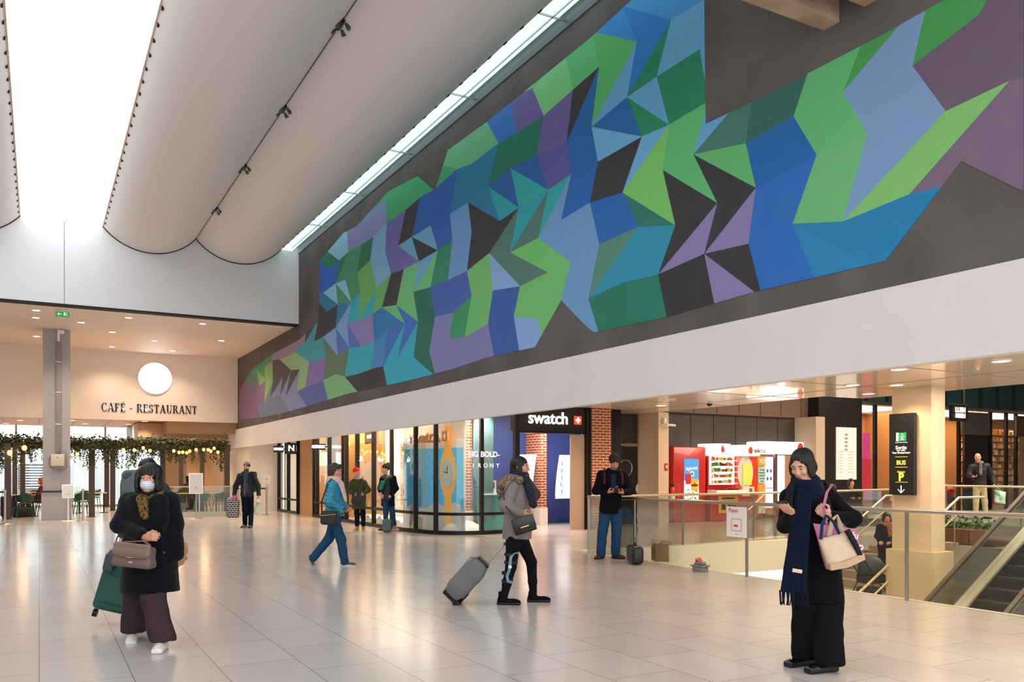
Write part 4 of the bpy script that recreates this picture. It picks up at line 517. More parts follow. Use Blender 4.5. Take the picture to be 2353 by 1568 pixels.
wf = MB(); wf.prism([(.225 * math.cos(a * .2618), 1.48 + .36 * math.sin(a * .2618)) for a in range(24)], .02, .03, 0, om); wf.build('watch_face', mat('watch_face', '#e9eef0', .4, noise=(11, '#b4d6e6', .7)), t)
hn = MB(); hn.prism([(-.01, 1.48), (.01, 1.48), (.01, 1.66), (-.01, 1.66)], .03, .035, 0, om); hn.prism([(0, 1.47), (0, 1.49), (.12, 1.53), (.12, 1.51)], .03, .035, 0, om); hn.build('watch_hands', blk_sign, t)
wl = mat('warm_letter', '#c07a48', .5)
# lit lettering inside the window
g = thing('shop_lettering', 'raised tan lettering with a cross tile above the blue poster', 'lettering', (8.42, 19.25, 2.38))
text('lettering', 'swatch', .44, wl, g, place((0, .18, 0), (.28, -1, 0), (-1, -.28, 0)), ext=.02, off=.008)
q = MB(); q.box(-.02, .02, -.1, .1, -.12, .12); q.build('cross_tile', wl, g, loc=(.2, -.62, .0), rz=16)
q = MB(); q.box(-.03, -.02, -.02, .02, -.07, .07, 0); q.box(-.03, -.02, -.06, .06, -.02, .02, 0); q.build('cross', snowwhite, g, loc=(.2, -.62, 0), rz=16)
g = thing('shop_lettering', 'tan lettering mounted on the brick behind the navy coat', 'lettering', (8.95, 20.6, 2.72))
text('lettering', 'swatch', .34, wl, g, place((0, 0, 0), (0, -1, 0), (-1, 0, 0)), ext=.015, off=.005)
g = thing('shop_lettering', 'small dark script lettering on the pale brick', 'lettering', (8.93, 21.9, 2.2))
text('lettering', 'The', .15, mat('ink_brown', '#4a3020', .5), g, place((0, -.05, .17), (0, -1, .1), (-1, 0, 0)), ext=.004)
text('lettering', 'Simpsons', .19, MATS['ink_brown'], g, place((0, 0, 0), (0, -1, .12), (-1, 0, 0)), ext=.004)
t = thing('shop_sign', 'brown square sign with small white lettering near the window top', 'sign', (8.35, 23.1, 2.55))
BX('panel', mat('sign_brown', '#6d5642', .5), -.03, .03, -.5, .5, -.22, .22, parent=t)
text('lettering', 'swatch', .2, glow_white, t, place((-.035, 0, 0), (0, -1, 0), (-1, 0, 0)), off=.004)
# snow drift along the window floor
q = MB(); P = []
for i in range(40): P.append((i * .105, .12 + .09 * abs(math.sin(i * .7)) + .06 * math.sin(i * .31) ** 2))
q.prism([(0, 0)] + P + [(4.1, 0)], 0, .35, 0, Matrix(((0, 0, 1, 8.3), (1, 0, 0, 19.7), (0, 1, 0, .02), (0, 0, 0, 1))))
tag(q.build('artificial_snow', snowwhite), 'white fake snow heaped along the shop window floor', 'decoration')
q = MB(); q.sph((9.15, 18.75, 0.02), (.55, .3, .3), 20); tag(q.build('artificial_snow', snowwhite), 'white snow mound at the foot of the curved window', 'decoration')
# display box with a mug print
t = thing('display_box', 'small white display box on the counter behind the curved glass', 'box', (9.95, 18.7, .98))
BX('body', snowwhite, -.12, .12, 0, .1, 0, .32, parent=t); BX('print', blk_sign, -.07, .07, -.004, 0, .12, .26, parent=t)
t = thing('display_counter', 'white topped counter with teal front inside the curved window', 'counter', (9.75, 18.9, 0))
BX('top', snowwhite, -.1, 1.2, -.3, .25, .93, .97, parent=t); BX('body', mat('teal_counter', '#5fb0b4', .4), 0, 1.1, -.05, .2, .0, .93, parent=t)

# pillar of mirror-dark glass left of the doorway and the doorway itself
t = thing('shop_sign', 'black fascia sign with large white lettering and a red cross tile', 'sign', (11.5, 18.3, 2.85))
BX('panel', blk_sign, -1.1, 1.1, 0, .25, -.3, .42, parent=t)
text('lettering', 'swatch', .44, glow_white, t, place((-.13, -.012, .03), (1, 0, 0), (0, -1, 0)), off=.003, ext=.012, sx=.98)
BX('red_tile', mat('tile_red', '#e23a1c', .4, emit='#e23a1c', estr=.7), .66, .88, -.02, 0, -.1, .12, parent=t)
q = MB(); q.box(.75, .79, -.03, -.02, -.06, .08); q.box(.70, .84, -.03, -.02, -.01, .03); q.build('white_cross', glow_white, t)
t = thing('shop_doorway', 'open black-framed doorway under the large white-lettered sign', 'doorway', (11.5, 18.3, 0))
BX('jamb', black_metal, -1.12, -1.0, -.05, .1, 0, 2.55, parent=t); BX('jamb', black_metal, 1.02, 1.12, -.05, .1, 0, 3.2, parent=t)
BX('header', black_metal, -1.12, 1.12, -.03, .1, 2.5, 2.56, parent=t)
BX('door_leaf', mat('doorleaf', '#b59a86', .4), .58, 1.0, .02, .08, 0, 2.48, parent=t)
# inside the doorway: navy niches with curved white display boards and brick piers
navy = mat('navy_panel', '#3a4a8c', .45)
b = MB(); b.box(10.5, 14.2, 21.0, 21.2, 0, 3.2, 0); struct(b.build('wall_navy', navy))
b = MB(); b.box(12.28, 12.5, 20.2, 21.0, .5, 3.2, 0); b.box(12.26, 12.52, 20.18, 21.0, 0, .5, 1); struct(b.build('trim_12', [brick, cream]))
def display_board(x, lab, c1, c2):
    t = thing('display_board', lab, 'display', (x, 20.4, 0))
    N = 12
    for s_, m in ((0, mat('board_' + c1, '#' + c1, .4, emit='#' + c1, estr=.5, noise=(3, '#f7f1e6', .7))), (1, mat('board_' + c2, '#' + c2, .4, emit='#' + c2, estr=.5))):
        vs = []; fs = []
        for i in range(N + 1):
            z = .75 + 1.25 * i / N; bend = .22 * math.cos((i / N) * math.pi * .5)
            x0 = -.3 + s_ * .32 - bend * .9; x1 = x0 + .3
            for th in (0, .03): vs += [(x0, -bend * .4 - th, z), (x1, -bend * .4 - th, z)]
        for i in range(N):
            a = 4 * i; fs += [(a, a + 1, a + 5, a + 4), (a + 3, a + 2, a + 6, a + 7), (a, a + 4, a + 6, a + 2), (a + 1, a + 3, a + 7, a + 5)]
        add_mesh('board', vs, fs, m, t)
    rn = random.Random(int(x * 7))
    for k in range(5):
        q = MB()
        z = .95 + .2 * k; bend = .22 * math.cos(((z - .75) / 1.25) * math.pi * .5)
        cxk = -.15 - bend * .9 + rn.uniform(-.05, .05)
        q.cyl((cxk, -bend * .4 - .03, z - .06), (cxk + .01, -bend * .4 - .05, z + .06), .014, n=6)
        q.build('watch', mat('watch_teal', '#1e9aa0', .4), t)
display_board(11.95, 'curved orange and white watch display board left of the brick pier', 'f0b060', 'f2f0ea')
display_board(13.35, 'curved white watch display board right of the brick pier in the doorway', 'f4f2ee', 'dfe4f2')
# brick return and dark screen right of the doorway
b = MB(); b.box(12.66, 13.35, 18.3, 18.5, .0, 3.2, 0); struct(b.build('wall_brick', brick))
b = MB(); b.box(13.35, 13.75, 18.4, 19.4, .0, 3.2, 0); b.box(12.6, 12.68, 18.25, 18.35, 0, 3.2); struct(b.build('trim_13', black_metal))
for k, (x, y) in enumerate([(8.55, 21.5), (8.55, 23), (8.55, 19.9), (9.0, 18.5), (9.6, 18.4)]):
    spot('shop_light', (x, y, 3.1), 130, WARM2, 120)
for x, y in ((8.55, 25.5), (8.55, 27.3), (8.6, 31.4)): spot('shop_light', (x, y, 3.1), 90, WARM, 130)
area('window_fill', (8.6, 21.6, 3.12), (0, 0, 0), .4, 4.5, 120, WARM2)  # invisible fill added to brighten the window display, no real track
area('window_fill', (8.7, 26, 3.12), (0, 0, 0), .4, 4, 80, WARM)  # same added fill for the tan window
area('shop_inside_light', (11.6, 26, 3.1), (0, 0, 0), 3, 10, 120, WARM2)
area('doorway_light', (12, 19.4, 3.15), (0, 0, 0), 2.5, 1.4, 75, (1, .9, .84))
# tables of the shop behind the tan window are not seen; small wall switch and bulbs
for k, (y, z) in enumerate([(26.4, 2.35), (25.9, 2.4), (25.1, 2.3)]):
    t = thing('pendant_bulb', ['amber bulb hanging in the tan window, leftmost', 'amber bulb hanging in the tan window, middle one', 'amber bulb hanging in the tan window, rightmost'][k], 'lamp', (8.6, y, z))
    q = MB(); q.sph((0, 0, 0), .05, 10); q.build('bulb', mat('amber_bulb', '#ffb050', .3, emit='#ffa040', estr=4), t)
    q = MB(); q.cyl((0, 0, .04), (0, 0, 3.2 - z), .006, n=6); q.build('cord', black_metal, t)
# ---------------------------------------------------------------- vending corner
b = MB(); b.box(14.2, 24.3, 20.2, 20.4, 0, 3.35); struct(b.build('wall_vending', darkpanel))
b = MB()
for x in np.arange(15.9, 24, .95): b.box(x, x + .012, 20.19, 20.2, 0, 3.35)
for x in np.arange(15.9, 24, .95): b.box(x, x + .012, 20.04, 20.05, 3.36, 4.6)
struct(b.build('trim_14', dark_line))
b = MB(); b.box(15.3, 24.6, 20.05, 20.4, 3.35, 4.6); struct(b.build('wall_brown_band', brownband))
b = MB(); b.box(15.25, 15.62, 18.65, 20.2, 0, 3.2); struct(b.build('wall_column_small', mat('beige_column', '#d8bd9f', .65)))
b = MB(); b.box(22.42, 22.85, 19.3, 20.2, 0, 3.35); struct(b.build('wall_column_back', mat('beige_column2', '#b9a68f', .65)))
b = MB(); b.box(22.9, 24.9, 19.6, 20.3, 0, 4.5, 0); b.box(24.9, 25.6, 20.0, 20.4, 0, 6.3, 0); struct(b.build('wall_dark', mat('near_black_panel', '#1d1b1b', .4)))
# service door
t = thing('door_1', None, None, (15.0, 19.6, 0)); struct(t)
BX('door_leaf', mat('door_dark', '#2d2927', .45), -.45, .42, 0, .06, 0, 2.25, parent=t)
BX('door_frame', black_metal, .42, .55, -.02, .1, 0, 2.3, parent=t); BX('door_frame', black_metal, -.5, -.45, -.02, .1, 0, 2.3, parent=t); BX('door_frame', mat('doortop', '#9a8670', .5), -.5, .55, -.02, .1, 2.27, 2.33, parent=t)
q = MB()
M = Matrix.Translation((-.2, -.01, 1.62))
q.tube([(.24 * math.cos(a * .2618), 0, .24 * math.sin(a * .2618)) for a in range(25)], .018, n=8, M=M); q.build('porthole_ring', steel, t)
q = MB(); q.cyl((-.2, -.004, 1.62), (-.2, .0, 1.62), .23, n=24); q.build('porthole', mat('porthole_glass', '#3a3532', .1), t)
q = MB(); q.cyl((.38, -.012, 1.02), (.38, 0, 1.02), .2, n=24); q.build('kick_disc', snowwhite, t)
BX('door_handle', black_metal, .28, .32, -.06, -.01, .95, 1.2, parent=t)
BX('door_handle', mat('ivory', '#efe2c0', .5), .46, .49, -.04, -.02, 1.35, 1.9, parent=t)
b = MB(); b.box(13.75, 15.2, 19.55, 19.7, 2.35, 3.3); b.box(13.7, 14.45, 19.66, 19.9, 0, 2.35); struct(b.build('wall_dark_upper', darkpanel))
# fire extinguisher and small things on the pillar
t = thing('fire_extinguisher', 'red fire extinguisher on the floor beside the beige pillar', 'fire extinguisher', (15.95, 18.9, .55))
red = mat('gloss_red', '#c2221a', .25, coat=.5)
q = MB(); q.lathe([(0, 0), (.08, 0), (.085, .03), (.085, .42), (.06, .5), (.03, .54), (0, .54)], n=16); q.build('cylinder_body', red, t)
q = MB(); q.lathe([(.088, .15), (.088, .33)], n=16); q.build('label_band', snowwhite, t)
q = MB(); q.tube([(0, 0, .56), (-.1, 0, .6), (-.16, -.02, .5), (-.17, -.02, .3), (-.12, -.04, .15)], .013); q.box(-.05, .07, -.015, .015, .54, .6); q.build('hose', black_metal, t)
BX('wall_bracket', black_metal, -.3, -.05, .05, .1, .1, .5, parent=t)
t = thing('emergency_sign', 'tiny red and white fire notice on the beige pillar', 'sign', (15.52, 18.64, 1.65)); BX('panel', red, -.05, .05, -.01, 0, -.1, .1, parent=t); BX('symbol', snowwhite, -.02, .03, -.014, -.01, -.04, .06, parent=t)
t = thing('security_camera', 'small white camera bracket on top of the beige pillar', 'camera', (15.42, 18.6, 2.95))
q = MB(); q.rbox(-.04, .04, -.05, .05, -.08, .1, r=.02); q.build('mount', snowwhite, t); q = MB(); q.cyl((.02, -.05, -.1), (.3, -.12, -.12), .035); q.build('camera_body', snowwhite, t)
t = thing('dome_camera', 'small black dome camera on the glossy ceiling', 'camera', (14.26, 15.5, 3.2)); q = MB(); q.sph((0, 0, -.02), .07, 12); q.build('dome', blk_sign, t)
q = MB(); q.cyl((0, 0, -.02), (0, 0, 0), .08); q.build('base_ring', snowwhite, t)

# vending machines
vred = mat('vending_red', '#b81f1c', .3, coat=.5); vlit = mat('vending_lit', '#ffffff', .4, emit='#fff4e6', estr=.9)
t = thing('vending_machine', 'plain red vending machine side with a blue advert panel', 'vending machine', (17.1, 19.4, 0))
q = MB(); q.rbox(-.67, .6, 0, .75, 0, 2.27, r=.03); q.build('cabinet', vred, t)
BX('advert_panel', mat('ad_blue', '#3f8cd0', .3, emit='#3f8cd0', estr=.35), -.27, .3, -.02, 0, 1.25, 1.9, parent=t)
BX('advert_panel', mat('ad_white', '#e8eef4', .3, emit='#e8eef4', estr=.3), -.27, .3, -.02, 0, .6, 1.25, parent=t)
q = MB(); q.box(-.22, -.02, -.035, -.02, 1.15, 1.45); q.build('packet', mat('ad_red', '#cc2a2a', .4), t, rz=0)
q = MB(); q.box(.0, .25, -.03, -.02, .95, 1.3); q.build('packet', mat('ad_yellow', '#f0b92a', .4), t)
rn = random.Random(4)
for k in range(14):
    q = MB(); q.cyl((rn.uniform(-.22, .26), -.028, rn.uniform(.65, 1.0)), (0, 0, 0), .02, n=8) if False else q.sph((rn.uniform(-.22, .26), -.025, rn.uniform(.65, 1.0)), (.025, .006, .025), 8, m=0)
    q.build('sweet', [[mat('ad_green', '#3a9a4a', .4), mat('ad_navy', '#1a3a8a', .4), mat('ad_orange', '#f08a2a', .4)][k % 3]], t)
text('lettering', 'légèreté', .14, snowwhite, t, place((.01, -.025, 1.62), (1, 0, .06), (0, -1, 0)), off=.004)
q = MB(); q.sph((.03, -.025, 1.45), (.09, .01, .09), 14); q.build('price_disc', snowwhite, t)
text('lettering', '0€', .1, vred, t, place((.03, -.038, 1.45), (1, 0, 0), (0, -1, 0)))
text('lettering', 'm&m', .13, mat('choc', '#5a3a22', .4), t, place((.13, -.034, 1.12), (1, 0, 0), (0, -1, 0)), off=.004)

t = thing('vending_machine', 'glass fronted snack vending machine with lit shelves and white top', 'vending machine', (18.33, 19.3, 0))
q = MB(); q.rbox(-.55, .58, .1, .85, 0, 2.0, r=.03); q.build('cabinet', vred, t)
q = MB(); q.lathe([(.5, 2.03), (.5, 2.38), (0, 2.38)], n=28); q.lathe([(0, 2.03), (.5, 2.03)], n=28); q.build('lit_crown', vlit, t, loc=(0, .42, 0))
q = MB(); q.sph((-.12, -.09, 2.2), (.07, .01, .1), 14); q.cyl((-.12, -.09, 2.25), (-.14, -.09, 2.34), .04, .005); q.build('drop_logo', mat('logo_red', '#d8301e', .4), t)
BX('display_recess', mat('lit_interior', '#f4efe6', .5, emit='#fff2dc', estr=.7), -.5, .5, .06, .1, 1.12, 2.03, parent=t)
rn = random.Random(8)
pk = [mat('pk%d' % i, c, .4) for i, c in enumerate(['#c8452a', '#e0b04a', '#5a3a2a', '#d8d2c4', '#3a7a4a', '#b0562a'])]
for k in range(5):
    z = 1.16 + k * .175
    BX('shelf', snowwhite, -.5, .5, -.1, .08, z - .012, z + .012, parent=t)
    q = MB()
    for i in range(11): x = -.45 + i * .075; q.box(x, x + .05, -.02, .05, z + .012, z + .012 + rn.uniform(.07, .12), rn.randrange(6))
    o = q.build('snack_row', pk, t)
q = MB(); q.lathe([(.5, 1.1), (.5, 2.04)], n=28); q.build('curved_glass', railglass, t, loc=(0, .42, 0))
BX('tray', snowwhite, -.58, .66, -.32, .1, .86, .96, parent=t)
BX('touch_screen', mat('screen_dark', '#2c2c30', .15), -.4, .05, -.3, -.05, .962, .975, parent=t)
BX('payment_terminal', blk_sign, .12, .35, -.28, -.08, .962, 1.0, parent=t)
BX('lower_front', vred, -.55, .58, -.02, .1, .02, .86, parent=t)
BX('yellow_notice', mat('notice_yellow', '#e0a83a', .5), -.25, .55, -.05, -.02, .25, .78, parent=t)
BX('print_line', blk_sign, -.12, .42, -.056, -.05, .68, .72, parent=t)
for i, x in enumerate((-.05, .2, .4)): q = MB(); q.box(x - .08, x + .08, -.056, -.05, .35, .58); q.build('pictogram', blk_sign, t)
BX('foot', mat('foot_grey', '#8a8782', .5), -.5, .55, .05, .7, 0, .06, parent=t)

t = thing('vending_machine', 'cream-topped vending booth with an oval glass front and orange side panel', 'vending machine', (19.56, 19.3, 0))
q = MB(); q.rbox(-.62, .6, .12, .85, 0, 2.0, r=.04); q.build('cabinet', mat('vending_orange', '#c83a1e', .3, coat=.4), t)
q = MB(); q.lathe([(.56, 2.02), (.56, 2.36), (0, 2.36)], n=28); q.lathe([(0, 2.02), (.56, 2.02)], n=28); q.build('crown', mat('crown_cream', '#efe2cf', .4, emit='#f4e6d0', estr=.4), t, loc=(-.02, .46, 0))
q = MB(); q.sph((-.2, -.105, 2.19), (.09, .012, .11), 16); q.build('drop_logo', MATS['logo_red'], t)
text('lettering', 'selecta', .2, blk_sign, t, place((.2, -.1, 2.18), (1, .12, 0), (.12, -1, 0)), off=.002)
q = MB(); q.cyl((-.22, .1, 1.45), (-.22, .12, 1.45), 1, n=28); 
for i in range(len(q.v)): v = q.v[i]; q.v[i] = (-.22 + (v[0] + .22) * .33, v[1], 1.5 + (v[2] - 1.45) * .52)
q.build('oval_window', mat('oval_pane', '#b9b4a6', .15, emit='#d8cfb8', estr=.1), t)
BX('product_screen', mat('screen_green', '#b4c25a', .3, emit='#c0d060', estr=.15), -.35, .02, .07, .1, 1.1, 1.75, parent=t)
BX('ici_panel', mat('ici_orange', '#ec7a2c', .4, emit='#ec7a2c', estr=.3), .3, .6, .06, .12, 1.7, 2.0, parent=t)
text('lettering', 'ICI', .19, snowwhite, t, place((.45, .055, 1.85), (1, 0, 0), (0, -1, 0)), off=.004)
BX('text_panel', mat('mint_panel', '#9cc4b4', .4), .3, .6, .06, .12, 1.15, 1.68, parent=t)
for i, s_ in enumerate(['The rapid', "d'exception", 'à emporter', 'avec nous', 'hapei']): text('lettering', s_, .055, blk_sign, t, place((.45, .055, 1.58 - .09 * i), (1, 0, 0), (0, -1, 0)), ext=.002)
BX('side_stripe', MATS['ici_orange'], .3, .6, .06, .12, .55, 1.13, parent=t); BX('base_stripe', snowwhite, .3, .6, .055, .12, .2, .55, parent=t)
BX('dispensing_hatch', mat('hatch_cream', '#d8cdb4', .4), -.4, .1, .04, .12, .75, 1.05, parent=t); BX('coin_panel', mat('coin_grey', '#6c675f', .4), -.1, .0, .02, .04, .78, 1.0, parent=t)
BX('foot', mat('foot_grey', '#8a8782', .5), -.6, .2, .05, .7, 0, .12, parent=t)

# lit booth beside the machines
t = thing('photo_booth', 'booth with a glowing white header and an orange stool', 'booth', (21.1, 19.4, 0))
q = MB(); q.rbox(-.95, 1.0, .1, .8, 2.1, 2.5, r=.05); q.build('lit_header', vlit, t)
q = MB(); q.sph((.8, .09, 2.3), (.14, .01, .17), 16); q.build('oval_logo', MATS['logo_red'], t)
BX('back_panel', mat('booth_back', '#6c5242', .5), -.95, 1.0, .7, .8, 0, 2.1, parent=t)
BX('frame_post', steel, -.35, -.25, .1, .2, 0, 2.1, parent=t); BX('frame_post', steel, .95, 1.0, .1, .2, 0, 2.1, parent=t)
BX('lit_screen', mat('screen_blue', '#9098c8', .3, emit='#a8aede', estr=.7), -.8, -.42, .12, .16, 1.0, 2.0, parent=t)
BX('lit_screen', mat('screen_white', '#e8e8f0', .3, emit='#eeeeff', estr=.8), -.8, -.42, .12, .16, .35, .98, parent=t)
BX('white_panel', vlit, -.2, .1, .12, .16, .4, 2.05, parent=t)
BX('curtain', mat('booth_curtain', '#9c7a5c', .8, bump=(20, .4)), .12, .45, .15, .25, .35, 2.05, parent=t)
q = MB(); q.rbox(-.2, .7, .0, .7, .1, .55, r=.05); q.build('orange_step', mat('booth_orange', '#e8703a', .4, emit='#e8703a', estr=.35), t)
for i in range(4): q = MB(); q.sph((-.68 + (i % 2) * .15, .11, 1.55 - (i // 2) * .25), (.04, .01, .06), 8); q.build('face_icon', navy, t)
area('vending_light', (18.5, 17.4, 3.15), (0, 0, 0), 5, 1.5, 45, WARM)

# white plan poster on the dark wall and shops behind
t = thing('information_poster', 'tall white station plan poster on the dark panel', 'poster', (24.22, 19.59, 0))
BX('sheet', snowwhite, -.5, .53, -.03, 0, 1.25, 3.05, parent=t)
for i in range(5): q = MB(); q.sph((0, -.032, 2.8 - i * .13), (.09, .004, .045), 10); q.build('icon', grey_paint, t)
for i in range(8):
    BX('print_line', grey_paint, -.4, -.12 - .03 * (i % 3), -.033, -.03, 2.2 - i * .1, 2.215 - i * .1, parent=t); BX('print_line', grey_paint, .1, .36 - .03 * (i % 2), -.033, -.03, 2.2 - i * .1, 2.215 - i * .1, parent=t)

# right shops, y = 20.2
b = MB(); b.box(25.6, 50, 20.2, 20.4, 3.95, 6.4, 0); struct(b.build('wall_teal_band', tealband))
b = MB()
for x in np.arange(26, 40, 1.15): b.box(x, x + .09, 20.1, 20.2, 4.1, 6.4)
b.box(25.6, 40, 20.05, 20.2, 3.95, 4.05, 1)
struct(b.build('trim_15', [mat('teal_rib', '#152e33', .4), steel]))
t = thing('shop_window', 'lit shop window with pink banner behind the black direction board', 'shop window', (25.6, 20.2, 0))
for x in (0, .9, 2.6, 4.3): BX('mullion', black_metal, x, x + .13, -.05, .05, 0, 4.0, parent=t)
BX('glass_pane', pane, 0, 4.4, -.005, .005, 0, 3.95, parent=t)
t = thing('shop_window', 'lit shop window with shelves behind the bald man', 'shop window', (30.2, 20.2, 0))
for x in (0, 1.3, 3.4, 4.5, 5.2, 7.5): BX('mullion', black_metal, x, x + .13, -.05, .05, 0, 4.0, parent=t)
BX('glass_pane', pane, 0, 1.3, -.005, .005, 0, 3.95, parent=t); BX('glass_pane', pane, 3.4, 9, -.005, .005, 0, 3.95, parent=t)
BX('doorway', blk_sign, 1.75, 3.4, .0, .1, 0, 3.0, parent=t); BX('header_panel', mat('header_grey', '#4a4744', .4), 1.6, 3.5, -.03, .05, 3.0, 3.9, parent=t)
b = MB(); b.box(25.6, 50, 23.2, 23.4, 0, 4.0); b.box(29.9, 30.1, 20.4, 23.2, 0, 4); struct(b.build('wall_shop_back', mat('amber_wall', '#d89858', .6)))
rn = random.Random(2)
goods = [mat('gd%d' % i, c, .4, emit=c, estr=.08) for i, c in enumerate(['#e8b060', '#c8843a', '#f0d8a0', '#8a4a2a', '#f4ead0', '#b8603a', '#e0509a'])]
def shelving(x0, x1, y, z0, z1, lab, rows=6):
    t = thing('shop_shelving', lab, 'shelving', ((x0 + x1) / 2, y, 0)); h = (x1 - x0) / 2
    BX('back', mat('shelf_back', '#a86c38', .5), -h, h, .25, .28, z0, z1, parent=t)
    dz = (z1 - z0) / rows
    for k in range(rows):
        z = z0 + k * dz
        BX('shelf', mat('shelf_wood', '#c89a60', .5), -h, h, 0, .25, z, z + .03, parent=t)
        q = MB(); x = -h + .05
        while x < h - .08: wd = rn.uniform(.05, .14); q.box(x, x + wd * .85, .05, .2, z + .03, z + .03 + rn.uniform(.4, .8) * dz, rn.randrange(6)); x += wd
        q.build('goods', goods, t)
shelving(26.2, 28.4, 22.6, .7, 2.6, 'amber shelves of goods in the shop left of the concrete column')
shelving(33.9, 34.8, 21.4, .8, 3.4, 'narrow lit shelves of goods right of the bald man', 9)
shelving(35.6, 38, 21.4, .8, 3.4, 'wide lit shelves of goods at the right edge of the photo', 9)
shelving(30.6, 31.4, 22.6, .7, 2.0, 'low shelves of goods behind the red pushchair', 4)
t = thing('banner', 'tall glowing pink banner in the shop left of the concrete column', 'banner', (27.4, 21.2, 0))
BX('sheet', mat('pink_lit', '#e0408c', .4, emit='#ee4c9c', estr=.35), -.2, .2, 0, .03, 1.0, 3.0, parent=t); q = MB(); q.cyl((0, .05, 0), (0, .05, 3.0), .02); q.build('pole', steel, t)
t = thing('banner', 'short red banner in the shop left of the concrete column', 'banner', (26.9, 20.8, 0))
BX('sheet', mat('red_lit', '#c82a3c', .4, emit='#d83048', estr=.5), -.25, .25, 0, .03, .5, 2.0, parent=t); q = MB(); q.cyl((0, .05, 0), (0, .05, 2.0), .02); q.build('pole', steel, t)
area('right_shop_light', (28, 21.8, 3.9), (0, 0, 0), 4, 2, 90, WARM)
area('right_shop_light', (34.5, 21.8, 3.9), (0, 0, 0), 7, 2, 150, WARM)
for k, (x, z) in enumerate([(30.75, 2.7), (31.3, 2.25)]):
    t = thing('globe_lamp', ['upper glowing globe lamp in the window beside the column', 'lower glowing globe lamp in the window beside the column'][k], 'lamp', (x, 20.9, z))
    q = MB(); q.sph((0, 0, 0), .13, 14); q.build('globe', mat('globe_lit', '#ffe0b0', .3, emit='#ffd9a0', estr=4), t); q = MB(); q.cyl((0, 0, .1), (0, 0, 3.9 - z), .01, n=6); q.build('cord', black_metal, t)
t = thing('shop_sign', 'small black box sign with two lines of white lettering near the ceiling', 'sign', (27.75, 17.7, 3.55))
BX('panel', blk_sign, -.45, .45, 0, .12, -.28, .28, parent=t)
text('lettering', 'LUSH', .24, glow_white, t, place((0, -.012, .1), (1, 0, 0), (0, -1, 0)), off=.006)
text('lettering', 'FRESH', .2, glow_white, t, place((0, -.012, -.1), (1, 0, 0), (0, -1, 0)), off=.006)
BX('hanger', steel, -.5, .55, .03, .09, .28, .34, parent=t); BX('hanger', steel, .3, .34, .03, .09, .34, 2.75, parent=t)
t = thing('shop_sign', 'brown shop sign with a lit letter O cut by the right edge of the photo', 'sign', (36.45, 20.1, 3.35))
BX('panel', mat('header_brown', '#4a3a30', .4), -1.1, 2.2, 0, .08, -.35, .5, parent=t); text('lettering', 'O', .55, glow_white, t, place((-.05, -.012, .05), (1, 0, 0), (0, -1, 0)), off=.01)

# ---------------------------------------------------------------- balustrades
def balustrade(name, pts, posts, lab, h=1.05, zb=0, railm=steel, drop=0.12):
    t = thing(name, lab, 'railing', (pts[0][0], pts[0][1], zb)); o0 = Vector((pts[0][0], pts[0][1], 0))
    L = [Vector((p[0], p[1], 0)) - o0 for p in pts]
    q = MB(); q.tube([v + Vector((0, 0, h)) for v in L], .025, n=10); q.build('handrail', railm, t)
    q = MB()
    for a, c in zip(L, L[1:]): wallstrip(q, [(a.x, a.y), (c.x, c.y)], -drop, h - .03, .006)
    q.build('glass_panel', railglass, t)
    for x, y in posts:
        q = MB(); q.box(x - o0.x - .012, x - o0.x + .012, y - o0.y - .02, y - o0.y + .02, -drop, h - .02); q.build('post', steel, t)
    return t
balustrade('glass_balustrade', [(8.85, 12.83), (8.85, -1)], [(8.85, y) for y in (12.83, 11.46, 8.85, 6.3, 3.7)], 'long steel and glass railing beside the woman in black')
balustrade('glass_balustrade', [(8.85, 12.86), (11.3, 13.1), (15.0, 13.45), (20.4, 14.6)], [(11.34, 13.1), (13.51, 13.32), (16.4, 13.75)], 'far glass railing in front of the vending machines', railm=mat('warm_steel', '#d8c6a4', .3, metal=.7))
balustrade('glass_balustrade', [(19.6, 14.2), (20.55, 13.5), (20.6, 5.2)], [(20.55, 13.5), (20.58, 11.6)], 'glass railing on the raised floor before the bald man', h=.95, zb=.2, railm=MATS['warm_steel'], drop=.02)
# stairs with handrails
t = thing('staircase', 'stone stair flight behind the glass railing descending to the left', 'stairs', (17.35, 11.0, 0))
st = MB()
for k in range(22): x = -k * .3; st.box(x - .3, x, .1, 1.9, -k * .17 - .3, -k * .17 - .02)
st.build('steps', mat('stair_stone', '#a89a86', .5), t)
for y in (.1, 1.9):
    q = MB(); q.tube([(0.9, y, .95), (0, y, .95), (-6.6, y, .95 - 22 * .17)], .028, n=8); q.build('handrail', MATS['warm_steel'], t)
    q = MB(); q.tube([(0, y, .62), (-6.6, y, .62 - 22 * .17)], .02, n=8); q.build('lower_rail', MATS['warm_steel'], t)
    for k in range(0, 22, 5): q = MB(); q.cyl((-k * .3 - .15, y, -k * .17 - .1), (-k * .3 - .15, y, .9 - k * .17), .015, n=8); q.build('baluster', steel, t)
